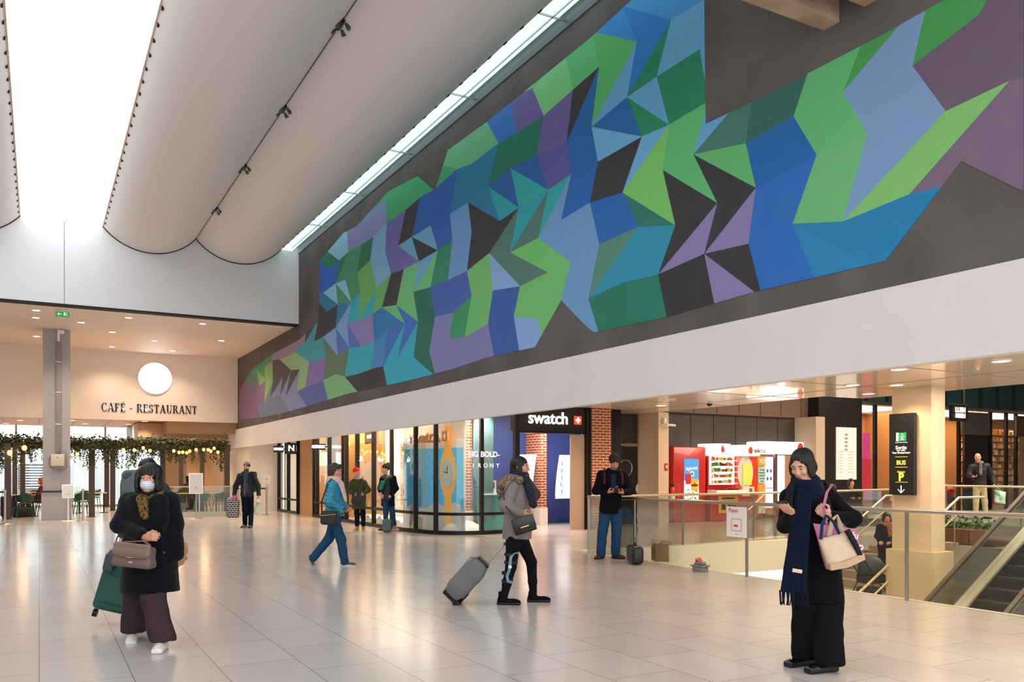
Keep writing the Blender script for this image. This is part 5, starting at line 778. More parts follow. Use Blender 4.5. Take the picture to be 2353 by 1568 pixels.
# concrete column with the direction board
cc = mat('column_concrete', '#d9c2a4', .75, noise=(1.6, '#cbb395', .7), bump=(50, .12))
b = MB(); b.box(15.07, 15.5, 10.2, 11.06, -.05, 3.2); b.box(15.0, 15.62, 10.1, 11.15, -4.2, -.05); struct(b.build('wall_column_front', cc))
t = thing('direction_board', 'black board with Sortie, BUS and parking P on the concrete column', 'sign', (15.03, 10.74, 1.05))
BX('panel', mat('board_black', '#1a1d1e', .4), -.1, 0, -.26, .28, 0, 1.62, parent=t)
yel = mat('board_yellow', '#e6d54a', .5, emit='#e6d54a', estr=.35); wht = mat('board_white', '#f5f5f0', .5, emit='#f5f5f0', estr=.3); grn = mat('exit_green', '#1f8a4c', .5, emit='#1f8a4c', estr=.4)
def bt(s_, z, size, m, **k): return text('lettering', s_, size, m, t, place((-.106, .01, z), (0, -1, 0), (-1, 0, 0)), ext=.002, **k)
BX('exit_pictogram', grn, -.106, -.1, -.1, .06, 1.07, 1.24, parent=t); BX('exit_pictogram', wht, -.108, -.1, .07, .12, 1.07, 1.24, parent=t)
q = MB(); q.cyl((-.108, -.02, 1.20), (-.109, -.02, 1.20), .016, n=10); q.tube([(-.108, -.02, 1.17), (-.108, -.01, 1.13), (-.108, .02, 1.09)], .008, n=5); q.tube([(-.108, -.01, 1.13), (-.108, -.05, 1.09)], .008, n=5); q.tube([(-.108, .03, 1.15), (-.108, -.06, 1.16)], .006, n=5); q.build('running_figure', wht, t)
bt('Sortie', .94, .1, wht, off=.002); bt('Exit • Salida', .885, .04, wht); bt('Tour Montparnasse', .84, .05, wht, off=.001)
bt('BUS', .64, .12, yel, off=.003); bt('Océane', .46, .055, yel); bt('P', .35, .22, yel, off=.01)
for z, m in ((1.04, wht), (.755, yel), (.55, yel), (.25, yel)): BX('rule', m, -.106, -.1, -.13, .14, z, z + .008, parent=t)
q = MB(); q.cyl((-.106, .01, .05), (-.106, .01, .19), .009, n=6); q.tube([(-.106, -.06, .11), (-.106, .01, .04), (-.106, .08, .11)], .009, n=6); q.build('down_arrow', wht, t)
t = thing('direction_board', 'black direction board seen edge-on right of the concrete column', 'sign', (15.5, 10.3, 1.12))
BX('panel', MATS['board_black'], 0, .1, -.03, .25, 0, 1.5, parent=t)

# escalator descending to the lower level
t = thing('escalator', 'escalator with black handrail and grey steps behind the glass railing', 'escalator', (17.3, 9.5, .2))
U = Vector((-math.cos(math.radians(31.7)), 0, -math.sin(math.radians(31.7)))); LEN = 8.2
rub = mat('rubber_handrail', '#4b4138', .35); alum = mat('escalator_metal', '#d6d0c6', .3, metal=.8); sd = mat('step_dark', '#2b2c2e', .45, metal=.3)
esg = glass('escalator_glass', '#e9ede8', fac=.04)
def band(y0, y1, h0, h1, m, name, l0=0, l1=LEN):
    a = U * l0; c = U * l1
    vs = [(p.x, y, p.z + h) for p in (a, c) for y in (y0, y1) for h in (h0, h1)]
    add_mesh(name, vs, [(0, 1, 3, 2), (4, 6, 7, 5), (0, 4, 5, 1), (2, 3, 7, 6), (1, 5, 7, 3), (0, 2, 6, 4)], m, t)
for y in (0.1, -1.35):
    band(y - .04, y + .04, .93, 1.0, rub, 'handrail'); band(y - .01, y + .01, .2, .93, esg, 'glass_side')
    band(y - .03, y + .03, .90, .93, alum, 'handrail_guide')
band(-.02, .2, .12, .2, alum, 'deck'); band(-1.45, -1.22, .12, .2, alum, 'deck')
band(-.06, -.02, -.1, .18, chrome, 'skirt'); band(-1.24, -1.2, -.1, .18, chrome, 'skirt')
band(.02, .06, -.55, .14, mat('inner_panel', '#d8d2c6', .4), 'inner_panel'); band(.2, .24, -.6, .16, mat('truss_clad', '#b8b2a8', .4), 'truss_cladding'); band(-1.49, -1.45, -.6, .16, MATS['truss_clad'], 'truss_cladding')
band(.18, .26, .02, .06, black_metal, 'dark_seam')
nst = int(LEN * math.sin(math.radians(31.7)) / .2)
for k in range(nst):
    z = -.2 * k - .1; x = -k * .2 / math.tan(math.radians(31.7))
    q = MB(); q.box(x - .345, x + .02, -1.2, -.06, z - .03, z)
    for j in range(10): a_ = j / 9; q.box(x - .345 + .05 * math.sin(a_ * 1.5), x - .30 + .05 * math.sin(a_ * 1.5), -1.2, -.06, z - .03 - (j + 1) * .018, z - .03 - j * .018)
    q.build('step', sd, t)
BX('comb_plate', alum, 0, .9, -1.4, .2, -.12, -.08, parent=t)
# wall and planter between column and escalator
b = MB(); b.box(19.2, 20.5, 9.9, 13.24, -4.2, -.25); b.box(18.3, 19.2, 13.0, 13.2, -4.2, -.25); struct(b.build('wall_planter', mat('pale_wall', '#c9c3bb', .6)))
t = thing('planter', 'brown planter box with leafy green plants beside the escalator', 'planter', (19.62, 12.3, -.25), -87)
q = MB(); q.rbox(-1.0, .75, -.28, .28, 0, .38, r=.01); q.build('box', mat('planter_brown', '#8a5f4c', .6), t)
for x in (-.45, .15): BX('panel_joint', dark_line, x, x + .01, -.285, -.28, 0, .38, parent=t)
leafm = [mat('leaf_a', '#4f7a3a', .6), mat('leaf_b', '#6f9a4c', .6), mat('leaf_c', '#35572c', .6)]
def leaves(b, c, rx, ry, rz_, n, s_, rn):
    for i in range(n):
        p = Vector((rn.gauss(0, .42) * rx, rn.gauss(0, .42) * ry, rn.gauss(0, .42) * rz_)) + Vector(c)
        M = Matrix.Translation(p) @ Euler((rn.uniform(-1.2, 1.2), rn.uniform(-1.2, 1.2), rn.uniform(0, 6.28))).to_matrix().to_4x4(); q = s_ * rn.uniform(.6, 1.3)
        b.add([(0, 0, 0), (.35 * q, .3 * q, .08 * q), (0, q, 0), (-.35 * q, .3 * q, .08 * q)], [(0, 1, 2), (0, 2, 3)], rn.randrange(3), M)
q = MB(); rn = random.Random(7)
for k in range(14): leaves(q, (-.9 + k * .12, rn.uniform(-.1, .1), .42 + rn.uniform(0, .1)), .16, .22, .14, 55, .075, rn)
for k in range(6): leaves(q, (.7, -.25, .3 - k * .08), .08, .06, .08, 12, .06, rn)
o = q.build('foliage', leafm, t)

# ceiling lights under the low ceiling
lens = mat('downlight_lens', '#fff2dc', .4, emit='#ffe8c4', estr=5)
DLN = ['a']
def downlight(x, y, z, lab, grp, power, colr, r=.1, sq=False):
    t = thing('ceiling_light', lab, 'ceiling light', (x, y, z), group=grp)
    q = MB(); q.lathe([(r, -.012), (r * 1.25, -.012), (r * 1.25, 0), (r, 0)], n=20); q.build('trim_ring', snowwhite, t)
    q = MB(); q.cyl((0, 0, -.006), (0, 0, -.002), r, n=20); q.build('lens', lens, t)
    if power: spot('downlight_beam', (x, y, z - .05), power, colr, 125)
DL = {(13.75, 16.71): 'above the curly-haired person near the brick', (12.35, 8.94): 'nearest the fascia edge above the black direction board', (13.77, 10.98): 'left of the top of the concrete column', (14.52, 10.56): 'touching the top of the concrete column', (12.79, 7.51): 'at the far right by the fascia', (15.59, 12.02): 'beyond the column, near the plan poster', (10.9, 14.2): 'hidden behind the fascia, above the railing corner', (11.6, 16.9): 'right in front of the sign with the red cross tile', (9.5, 12.2): 'behind the fascia over the railing', (10.6, 9.2): 'behind the fascia over the stair opening'}
for x, y in [(13.75, 16.71), (12.35, 8.94), (13.77, 10.98), (14.52, 10.56), (12.79, 7.51), (15.59, 12.02), (10.9, 14.2), (11.6, 16.9), (9.5, 12.2), (10.6, 9.2)]:
    downlight(x, y, 3.2, 'glossy-ceiling downlight ' + DL[(x, y)], 'downlights in the glossy low ceiling', 55, WARM, .12)
for x, y in [(7.7, 1.2), (7.7, 3.2), (7.7, 5.2), (7.8, 7.4)]:  # out-of-view downlights added to warm the near floor
    downlight(x, y, 3.2, 'added unseen glossy-ceiling downlight just behind the fascia, %s' % {1.2: 'nearest the camera', 3.2: 'second from the camera', 5.2: 'third from the camera', 7.4: 'fourth from the camera'}[y], 'downlights in the glossy low ceiling', 55, WARM, .12)
area('escalator_fill', (14.0, 8.0, 3.15), (0, 0, 0), 3.5, 3.5, 130, WARM2)  # added fill over the escalator, no lamp stands for it
# poster and objects at the glass railing
t = thing('paper_notice', 'white Piano notice taped on the glass railing', 'notice', (8.82, 9.02, .56))
BX('sheet', snowwhite, -.006, 0, -.2, .2, 0, .44, parent=t)
pr = mat('ink_red', '#c8455a', .5)
text('lettering', 'Piano', .085, pr, t, place((-.01, .06, .385), (0, -1, 0), (-1, 0, 0)), ext=.001)
q = MB()
for z in (.09, .26): q.box(-.009, -.006, -.1, .1, z, z + .006)
for y in (-.1, .095): q.box(-.009, -.006, y, y + .006, .09, .26)
q.box(-.009, -.006, -.03, .05, .15, .18); q.build('drawing', pr, t); BX('small_mark', grey_paint, -.009, -.006, -.02, .02, .035, .048, parent=t)
t = thing('travel_case', 'small black hard case standing at the foot of the glass railing', 'case', (8.52, 11.02, 0), -25)
q = MB(); q.rbox(-.1, .1, -.24, .24, .01, .3, r=.06, seg=4); q.build('shell', mat('case_black', '#1b2022', .35), t)
q = MB(); q.tube([(0, -.09, .3), (0, -.07, .335), (0, .07, .335), (0, .09, .3)], .012); q.build('handle', black_metal, t)
BX('seam', mat('seam_grey', '#3a4042', .4), -.102, .102, -.235, .235, .2, .208, parent=t)
t = thing('wooden_box', 'light wooden box behind the black case beyond the glass', 'box', (9.15, 11.15, 0), -25)
q = MB(); q.rbox(-.12, .12, -.14, .14, 0.0, .38, r=.01); q.build('body', mat('box_wood', '#b08a68', .6), t); BX('lid_line', dark_line, -.122, .122, -.142, .142, .3, .306, parent=t)
t = thing('power_socket_box', 'grey floor socket box with a red plug by the railing', 'socket box', (8.72, 9.68, 0), 10)
q = MB(); q.rbox(-.07, .07, -.1, .1, 0, .09, r=.01); q.rbox(-.09, .09, -.12, .12, .075, .1, r=.008); q.build('base', mat('socket_grey', '#7c7c78', .5), t)
q = MB(); q.rbox(-.06, .06, -.08, .08, .1, .145, r=.02); q.build('housing', MATS['socket_grey'], t, rz=12)
q = MB(); q.cyl((0, .02, .14), (-.02, .03, .19), .055, .045, 14); q.build('red_plug', red, t)
# ---------------------------------------------------------------- cafe end of the hall
# rear glass wall and the building outside
b = MB()
for x in (-6, -3.4, -.85, 2.55, 4.9, 6.6): b.box(x - .04, x + .04, 41.2, 41.3, 0, 3.5)
b.box(-14, 8, 41.2, 41.3, 2.75, 2.82); b.box(-14, 8, 41.2, 41.3, 0, .08)
struct(b.build('window_4', mat('white_frame', '#c8c4c0', .4)))
b = MB(); b.box(-14, 8, 41.24, 41.25, 0, 3.5); struct(b.build('window_5', pane))
b = MB(); b.box(4.95, 8.2, 40.6, 41.2, 0, 3.5); b.box(5.6, 6.6, 38.6, 38.9, 0, 2.9); struct(b.build('wall_cafe_rear', mat('cafe_tan', '#bf9468', .6)))
t = thing('building', 'pale grey building outside the cafe windows with a louvred vent', 'building', (-2, 52, 0))
BX('wall', mat('far_grey', '#d4d6d8', .7), -14, 9, 0, .5, 0, 1.9, parent=t)
BX('wall', mat('far_grey2', '#d8dadb', .7), -14, .6, -.4, 0, 0, 3.6, parent=t)
q = MB()
for k in range(9): q.box(-.1, 1.3, -.5, -.44, .55 + k * .14, .62 + k * .14)
o = q.build('vent_louvres', snowwhite, t, loc=(1.2, -.1, .1)); BX('vent_back', mat('vent_dark', '#6a6c70', .6), -.15, 1.35, -.44, -.4, .5, 1.85, parent=t).location = (1.2, -.05, .1)

# grey square column with conduit and switch box
b = MB(); b.box(.1, .86, 29.95, 30.65, 0, 6.0); b.box(.06, .9, 29.9, 30.7, 0, .86); struct(b.build('wall_column', grey_paint))
t = thing('electrical_box', 'grey electrical box with a yellow triangle on the square column', 'electrical box', (.5, 29.86, 1.69))
q = MB(); q.rbox(-.19, .19, -.1, .08, 0, .38, r=.02); q.build('case', mat('box_beige', '#cfc3b4', .5), t)
q = MB(); q.prism([(-.05, .05), (.05, .05), (0, .13)], 0, .006, 0, Matrix(((1, 0, 0, 0), (0, 0, -1, -.101), (0, 1, 0, 0), (0, 0, 0, 1)))); q.build('warning_triangle', mat('warn_yellow', '#e8b82a', .5), t)
q = MB(); q.cyl((0, -.105, .27), (0, -.1, .27), .018, n=10); q.build('lock', dark_line, t)
q = MB(); q.tube([(.0, -.02, .4), (.02, -.02, .46), (.2, -.02, .47), (.25, -.02, .42), (.25, -.02, -.02), (.2, -.02, -.1), (.02, -.02, -.12)], .012, n=8); q.tube([(-.2, -.02, .3), (-.23, -.02, .2), (-.22, -.02, .02), (-.1, -.02, -.08), (.1, -.02, -.1)], .01); q.build('cable', mat('cable_grey', '#77706c', .5), t)
t = thing('conduit', 'grey vertical cable duct running up the square column', 'conduit', (.53, 29.85, 2.1))
q = MB(); q.rbox(-.07, .07, 0, .1, 0, 3.5, r=.01); q.build('duct', mat('duct_grey', '#8b8785', .5), t)
for z in (.9, 1.9, 2.85): BX('clamp', snowwhite, -.08, .08, -.005, .1, z, z + .02, parent=t)
q = MB(); q.cyl((0, .05, 3.5), (0, .05, 3.88), .04); q.rbox(.02, .16, 0, .1, 3.75, 3.87, r=.01); q.build('junction', snowwhite, t)
# exit sign hanging from the soffit
t = thing('exit_sign', 'green emergency exit sign with arrow hanging under the white header', 'sign', (.56, 26.2, 5.86))
q = MB(); q.rbox(-.17, .17, -.03, .03, -.08, .06, r=.01); q.build('panel', mat('exit_green', '#1f8a4c', .5), t)
q = MB(); q.tube([(-.12, -.034, -.01), (-.02, -.034, -.01)], .008, n=5); q.tube([(-.08, -.034, .03), (-.12, -.034, -.01), (-.08, -.034, -.05)], .008, n=5); q.build('arrow', wht, t)
BX('door_symbol', wht, .03, .07, -.034, -.03, -.05, .04, parent=t); q = MB(); q.tube([(.1, -.034, .02), (.1, -.034, -.02), (.13, -.034, -.05)], .008, n=5); q.cyl((.1, -.036, .035), (.1, -.03, .035), .01, n=8); q.build('figure', wht, t)
q = MB(); q.cyl((-.1, 0, .06), (-.1, 0, .14), .006, n=6); q.cyl((.1, 0, .06), (.1, 0, .14), .006, n=6); q.build('hanger', steel, t)
t = thing('smoke_detector', 'small round smoke detector on the cafe soffit', 'detector', (2.2, 27.6, 6.0)); q = MB(); q.lathe([(0, -.05), (.05, -.05), (.07, -.02), (.07, 0)], n=16); q.build('body', snowwhite, t); q = MB(); q.cyl((0, 0, -.055), (0, 0, -.05), .02); q.build('sensor', grey_paint, t)
# soffit downlights
labs = ['nearest the exit sign', 'second nearest the exit sign', 'third from the left near the header', 'to the right of the exit sign in the front row', 'centre left of the soffit, behind the front row', 'front row, towards the mural', 'far left beside the column top', 'behind the front row above the lit disc', 'far right near the mural wall', 'close to the cafe wall, left of the lit disc', 'close to the cafe wall, above the lit disc']
for (x, y), lb in zip([(-.07, 26.76), (-.08, 28.04), (1.1, 28.27), (2.26, 26.72), (2.04, 29.71), (4.31, 26.72), (-.07, 31.88), (3.43, 30.96), (5.42, 29.84), (2.27, 33.21), (4.31, 33.17)], labs):
    downlight(x, y, 6.0, 'recessed soffit downlight ' + lb, 'downlights in the cafe soffit', 90, WARM2, .1)
for k, (x, y, z) in enumerate([(-1.17, 39.86, 3.5), (-.64, 37.27, 3.5), (1.12, 36.28, 3.5), (1.64, 38.63, 3.5), (3.24, 38.09, 3.5), (3.6, 35.7, 3.5), (4.6, 37.5, 2.9), (5.6, 37, 2.9)]):
    downlight(x, y, z, ['wood-ceiling downlight at the far left of the cafe', 'wood-ceiling downlight left of the square column', 'wood-ceiling downlight just right of the square column', 'wood-ceiling downlight, second right of the square column', 'wood-ceiling downlight at the middle of the cafe', 'wood-ceiling downlight under the restaurant lettering', 'left downlight under the cafe bulkhead', 'right downlight under the cafe bulkhead'][k], 'downlights in the wooden cafe ceiling', 65, WARM, .12)
# disc lamp and lettering on the cafe wall
t = thing('disc_lamp', 'round glowing white disc sign above the restaurant lettering', 'lamp', (3.83, 34.38, 5.06))
q = MB(); q.cyl((0, -.05, 0), (0, .015, 0), .6, n=48); q.build('rim', snowwhite, t)
q = MB(); q.cyl((0, -.056, 0), (0, -.05, 0), .585, n=48); q.build('lit_face', mat('disc_lit', '#ffffff', .4, emit='#ffffff', estr=2.0), t)
def didone(s_, h, m, parent, M):
    """serif capitals with thick stems and hairlines"""
    th, hl, sf = .19, .06, .05; pen = 0; made = []
    for ch in s_:
        q = MB(); P2 = lambda x0, x1, z0, z1: q.box(x0, x1, 0, .12, z0, z1)
        def dia(x0, z0, x1, z1, w): q.prism([(x0 - w / 2, z0), (x0 + w / 2, z0), (x1 + w / 2, z1), (x1 - w / 2, z1)], 0, .12, 0, Matrix(((1, 0, 0, 0), (0, 0, 1, 0), (0, 1, 0, 0), (0, 0, 0, 1))))
        def arcs(cx, cz, rx, rz_, a0, a1, tmax, thick_at=0, n=20):
            for i in range(n):
                A = [math.radians(a0 + (a1 - a0) * (i + d) / n) for d in (0, 1)]; W = [hl + (tmax - hl) * abs(math.cos(a)) ** 1.5 for a in A]
                pts = [(cx + rx * math.cos(A[0]), cz + rz_ * math.sin(A[0])), (cx + rx * math.cos(A[1]), cz + rz_ * math.sin(A[1])),
                       (cx + (rx - W[1]) * math.cos(A[1]), cz + (rz_ - W[1] * .6) * math.sin(A[1])), (cx + (rx - W[0]) * math.cos(A[0]), cz + (rz_ - W[0] * .6) * math.sin(A[0]))]
                q.prism(pts, 0, .12, 0, Matrix(((1, 0, 0, 0), (0, 0, 1, 0), (0, 1, 0, 0), (0, 0, 0, 1))))
        ser = lambda xc, w_, z: P2(xc - w_ / 2, xc + w_ / 2, z, z + hl)
        if ch == 'C': arcs(.42, .5, .42, .52, 50, 310, th); P2(.66, .70, .62, .98); P2(.66, .70, .08, .3); wd = .78
        elif ch == 'A': dia(.12, 0, .40, 1, hl * 1.3); dia(.70, 0, .42, 1, th); P2(.22, .6, .32, .32 + hl); ser(.12, .26, 0); ser(.70, .34, 0); wd = .86
        elif ch in 'FEÉ':
            P2(.1, .1 + th, 0, 1); P2(.02, .62, 1 - hl, 1); P2(.59, .63, .74, 1); P2(.2, .48, .5, .5 + hl); P2(.46, .49, .38, .65); ser(.17, .32, 0); wd = .72
            if ch != 'F': P2(.02, .64, 0, hl); P2(.61, .65, 0, .26)
            if ch == 'É': dia(.3, 1.08, .42, 1.28, .07)
        elif ch == '-': P2(.05, .35, .36, .44); wd = .45
        elif ch == 'R': P2(.1, .1 + th, 0, 1); P2(.02, .4, 1 - hl, 1); P2(.2, .42, .5, .5 + hl); arcs(.4, .76, .26, .26, -90, 90, th); dia(.68, 0, .46, .5, th); ser(.17, .32, 0); ser(.74, .16, 0); wd = .84
        elif ch == 'S': arcs(.32, .74, .26, .26, 20, 270, th * .9); arcs(.32, .27, .28, .27, -160, 90, th * .9); P2(.55, .58, .7, 1); P2(.04, .07, 0, .3); wd = .68
        elif ch == 'T': P2(.28, .28 + th, 0, 1); P2(.02, .70, 1 - hl, 1); P2(.02, .06, .74, 1); P2(.66, .70, .74, 1); ser(.36, .32, 0); wd = .76
        elif ch == 'U': P2(.1, .1 + th, .28, 1); P2(.66, .66 + hl, .28, 1); arcs(.4, .3, .3, .32, 180, 360, th); ser(.17, .32, 1 - hl); ser(.68, .22, 1 - hl); wd = .84
        elif ch == 'N': P2(.12, .12 + hl, 0, 1); P2(.72, .72 + hl, 0, 1); dia(.70, 0, .16, 1, th); ser(.13, .26, 0); ser(.73, .26, 1 - hl); ser(.12, .26, 1 - hl); wd = .9
        else: wd = .4
        if q.v: o = q.build('letter', m, parent); o.data.transform(M @ Matrix.Translation((pen * h, 0, 0)) @ Matrix.Diagonal((h, h * .6, h, 1))); made.append(o)
        pen += wd + .06
    return pen * h
t = thing('restaurant_lettering', 'black serif CAFÉ - RESTAURANT letters on the pink-lit wall', 'lettering', (2.0, 34.372, 3.76))
inkl = mat('letter_black', '#17151a', .4)
didone('CAFÉ - RESTAURANT', .305, inkl, t, Matrix.Diagonal((.82, 1, 1, 1)))
# backlight of the first letters
for x in (2.3, 2.7, 3.3, 3.5): point('letter_backlight', (x, 34.36, 3.9), .35, (.75, .7, 1.0), .02)

# pergola with garland and string lights
brn = mat('pergola_brown', '#4b3a32', .5)
t = thing('pergola', 'dark brown post-and-beam pergola framing the cafe terrace', 'pergola', (2.6, 31.4, 0))
for (x, y, w_) in [(-.87, 31.25, .09), (1.54, 31.5, .09), (3.75, 31.45, .08), (5.85, 31.2, .09), (2.56, 40.4, .09), (2.51, 36.34, .09), (4.72, 34.2, .08), (5.49, 34.24, .08), (-.72, 33.2, .07), (-.5, 34.0, .08)]:
    BX('post', brn, x - 2.6 - w_, x - 2.6 + w_, y - 31.4 - w_, y - 31.4 + w_, 0, 2.5 if y > 33 else 2.45, parent=t)
    BX('foot_plate', brn, x - 2.6 - w_ - .05, x - 2.6 + w_ + .05, y - 31.4 - w_ - .05, y - 31.4 + w_ + .05, 0, .015, parent=t)
BX('beam', brn, -4.2, 3.4, -.07, .07, 2.3, 2.5, parent=t); BX('beam', brn, -4.2, 3.4, 2.8, 2.9, 2.35, 2.5, parent=t)
for x in (-3.4, -1.0, 1.2, 3.25): BX('cross_beam', brn, x - .04, x + .04, 0, 2.85, 2.36, 2.48, parent=t)
garm = [mat('garland_a', '#4c5a34', .7), mat('garland_b', '#6b6a3a', .7), mat('garland_c', '#2f3a24', .7)]
q = MB(); rn = random.Random(21)
for k in range(150):
    x = -1.7 + 7.6 * k / 149
    leaves(q, (x, 31.3 + rn.uniform(-.06, .12), 2.47), .16, .20, .24, 42, .10, rn)
for k in range(170):     # hanging sprays
    x = rn.uniform(-1.4, 5.95); L_ = rn.uniform(.2, .6)
    if x < -.6: L_ = rn.uniform(.5, .95)
    if 1.2 < x < 2.9: L_ += .2
    if x > 5.5: L_ = rn.uniform(.5, .9)
    n_ = int(L_ / .035); y = 31.3 + rn.uniform(-.12, .2)
    for i in range(n_): leaves(q, (x + .02 * math.sin(i), y, 2.35 - i * .035), .05, .05, .03, 4, .06, rn)
tag(q.build('leafy_garland', garm), 'leafy green garland trailing along the top of the pergola', 'garland')
t = thing('string_lights', 'string of warm glowing bulbs hanging beneath the garland', 'string lights', (2.6, 30.98, 2.38))
bl = mat('bulb_lit', '#ffd9a0', .3, emit='#ffa03c', estr=4)
BP = [(-.41, 2.3), (.19, 2.2), (-.81, 2.14), (.94, 2.1), (1.09, 2.12), (2.47, 2.28), (2.8, 2.27), (3.08, 2.35), (3.29, 2.26), (4.05, 2.26), (4.22, 2.21), (4.34, 2.22), (4.47, 2.2), (4.57, 2.26), (4.78, 2.31), (5.03, 2.32), (5.18, 2.32), (5.27, 2.27), (5.38, 2.37), (5.51, 2.23)]
for k, (x, z) in enumerate(BP):
    r = .075 if k < 3 else .05
    q = MB(); q.sph((x - 2.6, 0, z - 2.4), (r, r, r * 1.2), 10); bo = q.build('bulb', bl, t)
    q = MB(); q.cyl((x - 2.6, 0, z - 2.4 + r), (x - 2.6, 0, z - 2.4 + r + .05), .02); q.build('bulb_socket', black_metal, bo)
q = MB(); q.tube([(-3.6 + .2 * i, 0, .02 + .05 * math.sin(i * 1.1)) for i in range(35)], .01, n=5); q.build('cable', black_metal, t)
for x in (-.5, .9, 2.8, 4.3, 5.2): point('bulb_glow', (x, 31.85, 2.05), 14, (1, .62, .3), .12)

# glass screen in front of the cafe tables
t = thing('glass_screen', 'low glass screen with wooden top rail in front of the cafe tables', 'railing', (4.7, 29.8, 0), -2)
BX('top_rail', mat('rail_wood', '#cbb08a', .4), -1.35, 1.35, -.03, .03, 1.0, 1.04, parent=t); BX('glass_panel', railglass, -1.3, 1.3, -.006, .006, .16, 1.0, parent=t); BX('base', mat('base_grey', '#b9b2aa', .5), -1.35, 1.35, -.05, .05, 0, .17, parent=t)
for x in (-1.3, 0, 1.3): BX('post', steel, x - .015, x + .015, -.015, .015, .16, 1.0, parent=t)

# furniture
gm = mat('chair_green', '#1f4a38', .45)
def make_chair():
    t = thing('cafe_chair', 'x', 'chair')
    q = MB(); q.lathe([(0, .44), (.2, .45), (.23, .46), (.23, .48), (.2, .485), (0, .485)], n=18); q.build('seat', gm, t)
    for k, (sx, sy) in enumerate(((-1, -1), (1, -1), (-1, 1), (1, 1))):
        q = MB(); q.tube([(sx * .17, sy * .16, .45), (sx * .23, sy * .21, 0)], .014, n=6); q.build('leg', gm, t)
    q = MB(); A = [math.radians(a) for a in range(180, 361, 15)]
    vs = []; fs = []
    for i, a in enumerate(A):
        for z, r in ((.52, .235), (.8, .27 if True else 0), (.8, .255), (.52, .22)):
            zz = z - (.16 * (1 - abs(math.sin(a))) if z > .6 else 0); vs.append((r * math.cos(a), r * math.sin(a), zz))
    for i in range(len(A) - 1):
        for k in range(4): fs.append((4 * i + k, 4 * i + 4 + k, 4 * i + 4 + (k + 1) % 4, 4 * i + (k + 1) % 4))
    q.add(vs, fs, 0, None, False); q.build('backrest', gm, t)
    for s_ in (-1, 1):
        q = MB(); q.tube([(s_ * .2, .14, .45), (s_ * .26, .16, .66), (s_ * .265, 0, .66), (s_ * .24, -.16, .78)], .013, n=6); q.build('armrest', gm, t)
    return t
ch0 = make_chair(); first = [True]
def place_chair(x, y, rz, lab):
    if first[0]: ch0.location = (x, y, 0); ch0.rotation_euler = (0, 0, math.radians(rz)); ch0['label'] = lab; ch0['group'] = 'green cafe chairs'; first[0] = False
    else: copy_tree(ch0, None, (x, y, 0), rz, lab)
for a in [(-.42, 32.1, 5, 'green cafe chair seen from behind, left of the square column'),
          (-.25, 37.9, 160, 'far green cafe chair beyond the left table'), (1.32, 33.3, 12, 'green cafe chair right of the square column behind the steel post'),
          (1.02, 34.6, -60, 'green cafe chair beside the square column, turned to the table'), (2.0, 39.2, 100, 'small distant green cafe chair between the brown posts'),
          (1.5, 36.0, 170, 'green cafe chair across the table right of the square column'),
          (4.0, 31.6, 10, 'green cafe chair at the left end behind the glass screen'), (4.45, 33.2, 150, 'green cafe chair facing the camera behind the glass screen'),
          (4.98, 31.4, -8, 'green cafe chair behind the middle of the glass screen'), (5.35, 33.1, 190, 'green cafe chair across the table at the right of the screen'),
          (5.75, 31.8, 25, 'green cafe chair at the right end behind the glass screen')]: place_chair(*a)
def make_table(x, y, lab, sx=.6, sy=.35):
    t = thing('cafe_table', lab, 'table', (x, y, 0), group='cafe tables')
    q = MB(); q.rbox(-sx, sx, -sy, sy, .72, .75, r=.01); q.build('tabletop', mat('table_wood', '#d8b88c', .4), t)
    for s_ in (-1, 1): q = MB(); q.cyl((s_ * sx * .8, 0, 0), (s_ * sx * .8, 0, .72), .025); q.build('leg', black_metal, t); q = MB(); q.cyl((s_ * sx * .8, 0, 0), (s_ * sx * .8, 0, .02), .16, n=16); q.build('foot', black_metal, t)
make_table(-.5, 32.9, 'wooden cafe table left of the square column', .4); make_table(-.1, 36.9, 'rear wooden cafe table at the far left'); make_table(1.7, 34.7, 'wooden cafe table right of the square column', .5)
make_table(4.3, 32.4, 'wooden cafe table behind the left half of the glass screen', .45, .3); make_table(5.4, 32.5, 'wooden cafe table behind the right half of the glass screen', .4, .3)
# piano-like till stand
t = thing('cafe_counter', 'dark counter with a till between the cafe posts', 'counter', (5.35, 35.9, 0))
q = MB(); q.rbox(-.35, .4, -.25, .25, 0, 1.05, r=.02); q.build('body', mat('counter_dark', '#3a2c26', .5), t); q = MB(); q.rbox(-.2, .15, -.1, .12, 1.05, 1.12, r=.01); q.build('till_base', black_metal, t); q = MB(); q.rbox(-.2, .15, -.02, .02, 0, .26, r=.01); o = q.build('till_screen', black_metal, t, loc=(0, 0, 1.12)); o.rotation_euler = (-.5, 0, 0)
t = thing('travel_bag', 'black wheeled bag standing by the far left cafe table', 'suitcase', (-.93, 31.9, 0), 10)
q = MB(); q.rbox(-.16, .16, -.14, .14, .06, .72, r=.05); q.build('body', mat('bag_black', '#2a2422', .6), t); q = MB(); q.tube([(-.1, .1, .7), (-.1, .1, .95), (.1, .1, .95), (.1, .1, .7)], .01); q.build('handle', steel, t)
for s_ in (-1, 1): q = MB(); q.cyl((s_ * .1 - .02, 0, .04), (s_ * .1 + .02, 0, .04), .04); q.build('wheel', black_metal, t)
t = thing('travel_bag', 'dark bag on the floor under the left cafe table', 'bag', (-.45, 32.65, 0), 10)
q = MB(); q.rbox(-.32, .32, -.16, .16, 0, .34, r=.08); q.build('body', mat('bag_black2', '#1f2a2e', .6), t); q = MB(); q.tube([(-.15, 0, .33), (-.1, 0, .42), (.1, 0, .42), (.15, 0, .33)], .012); q.build('handle', black_metal, t)

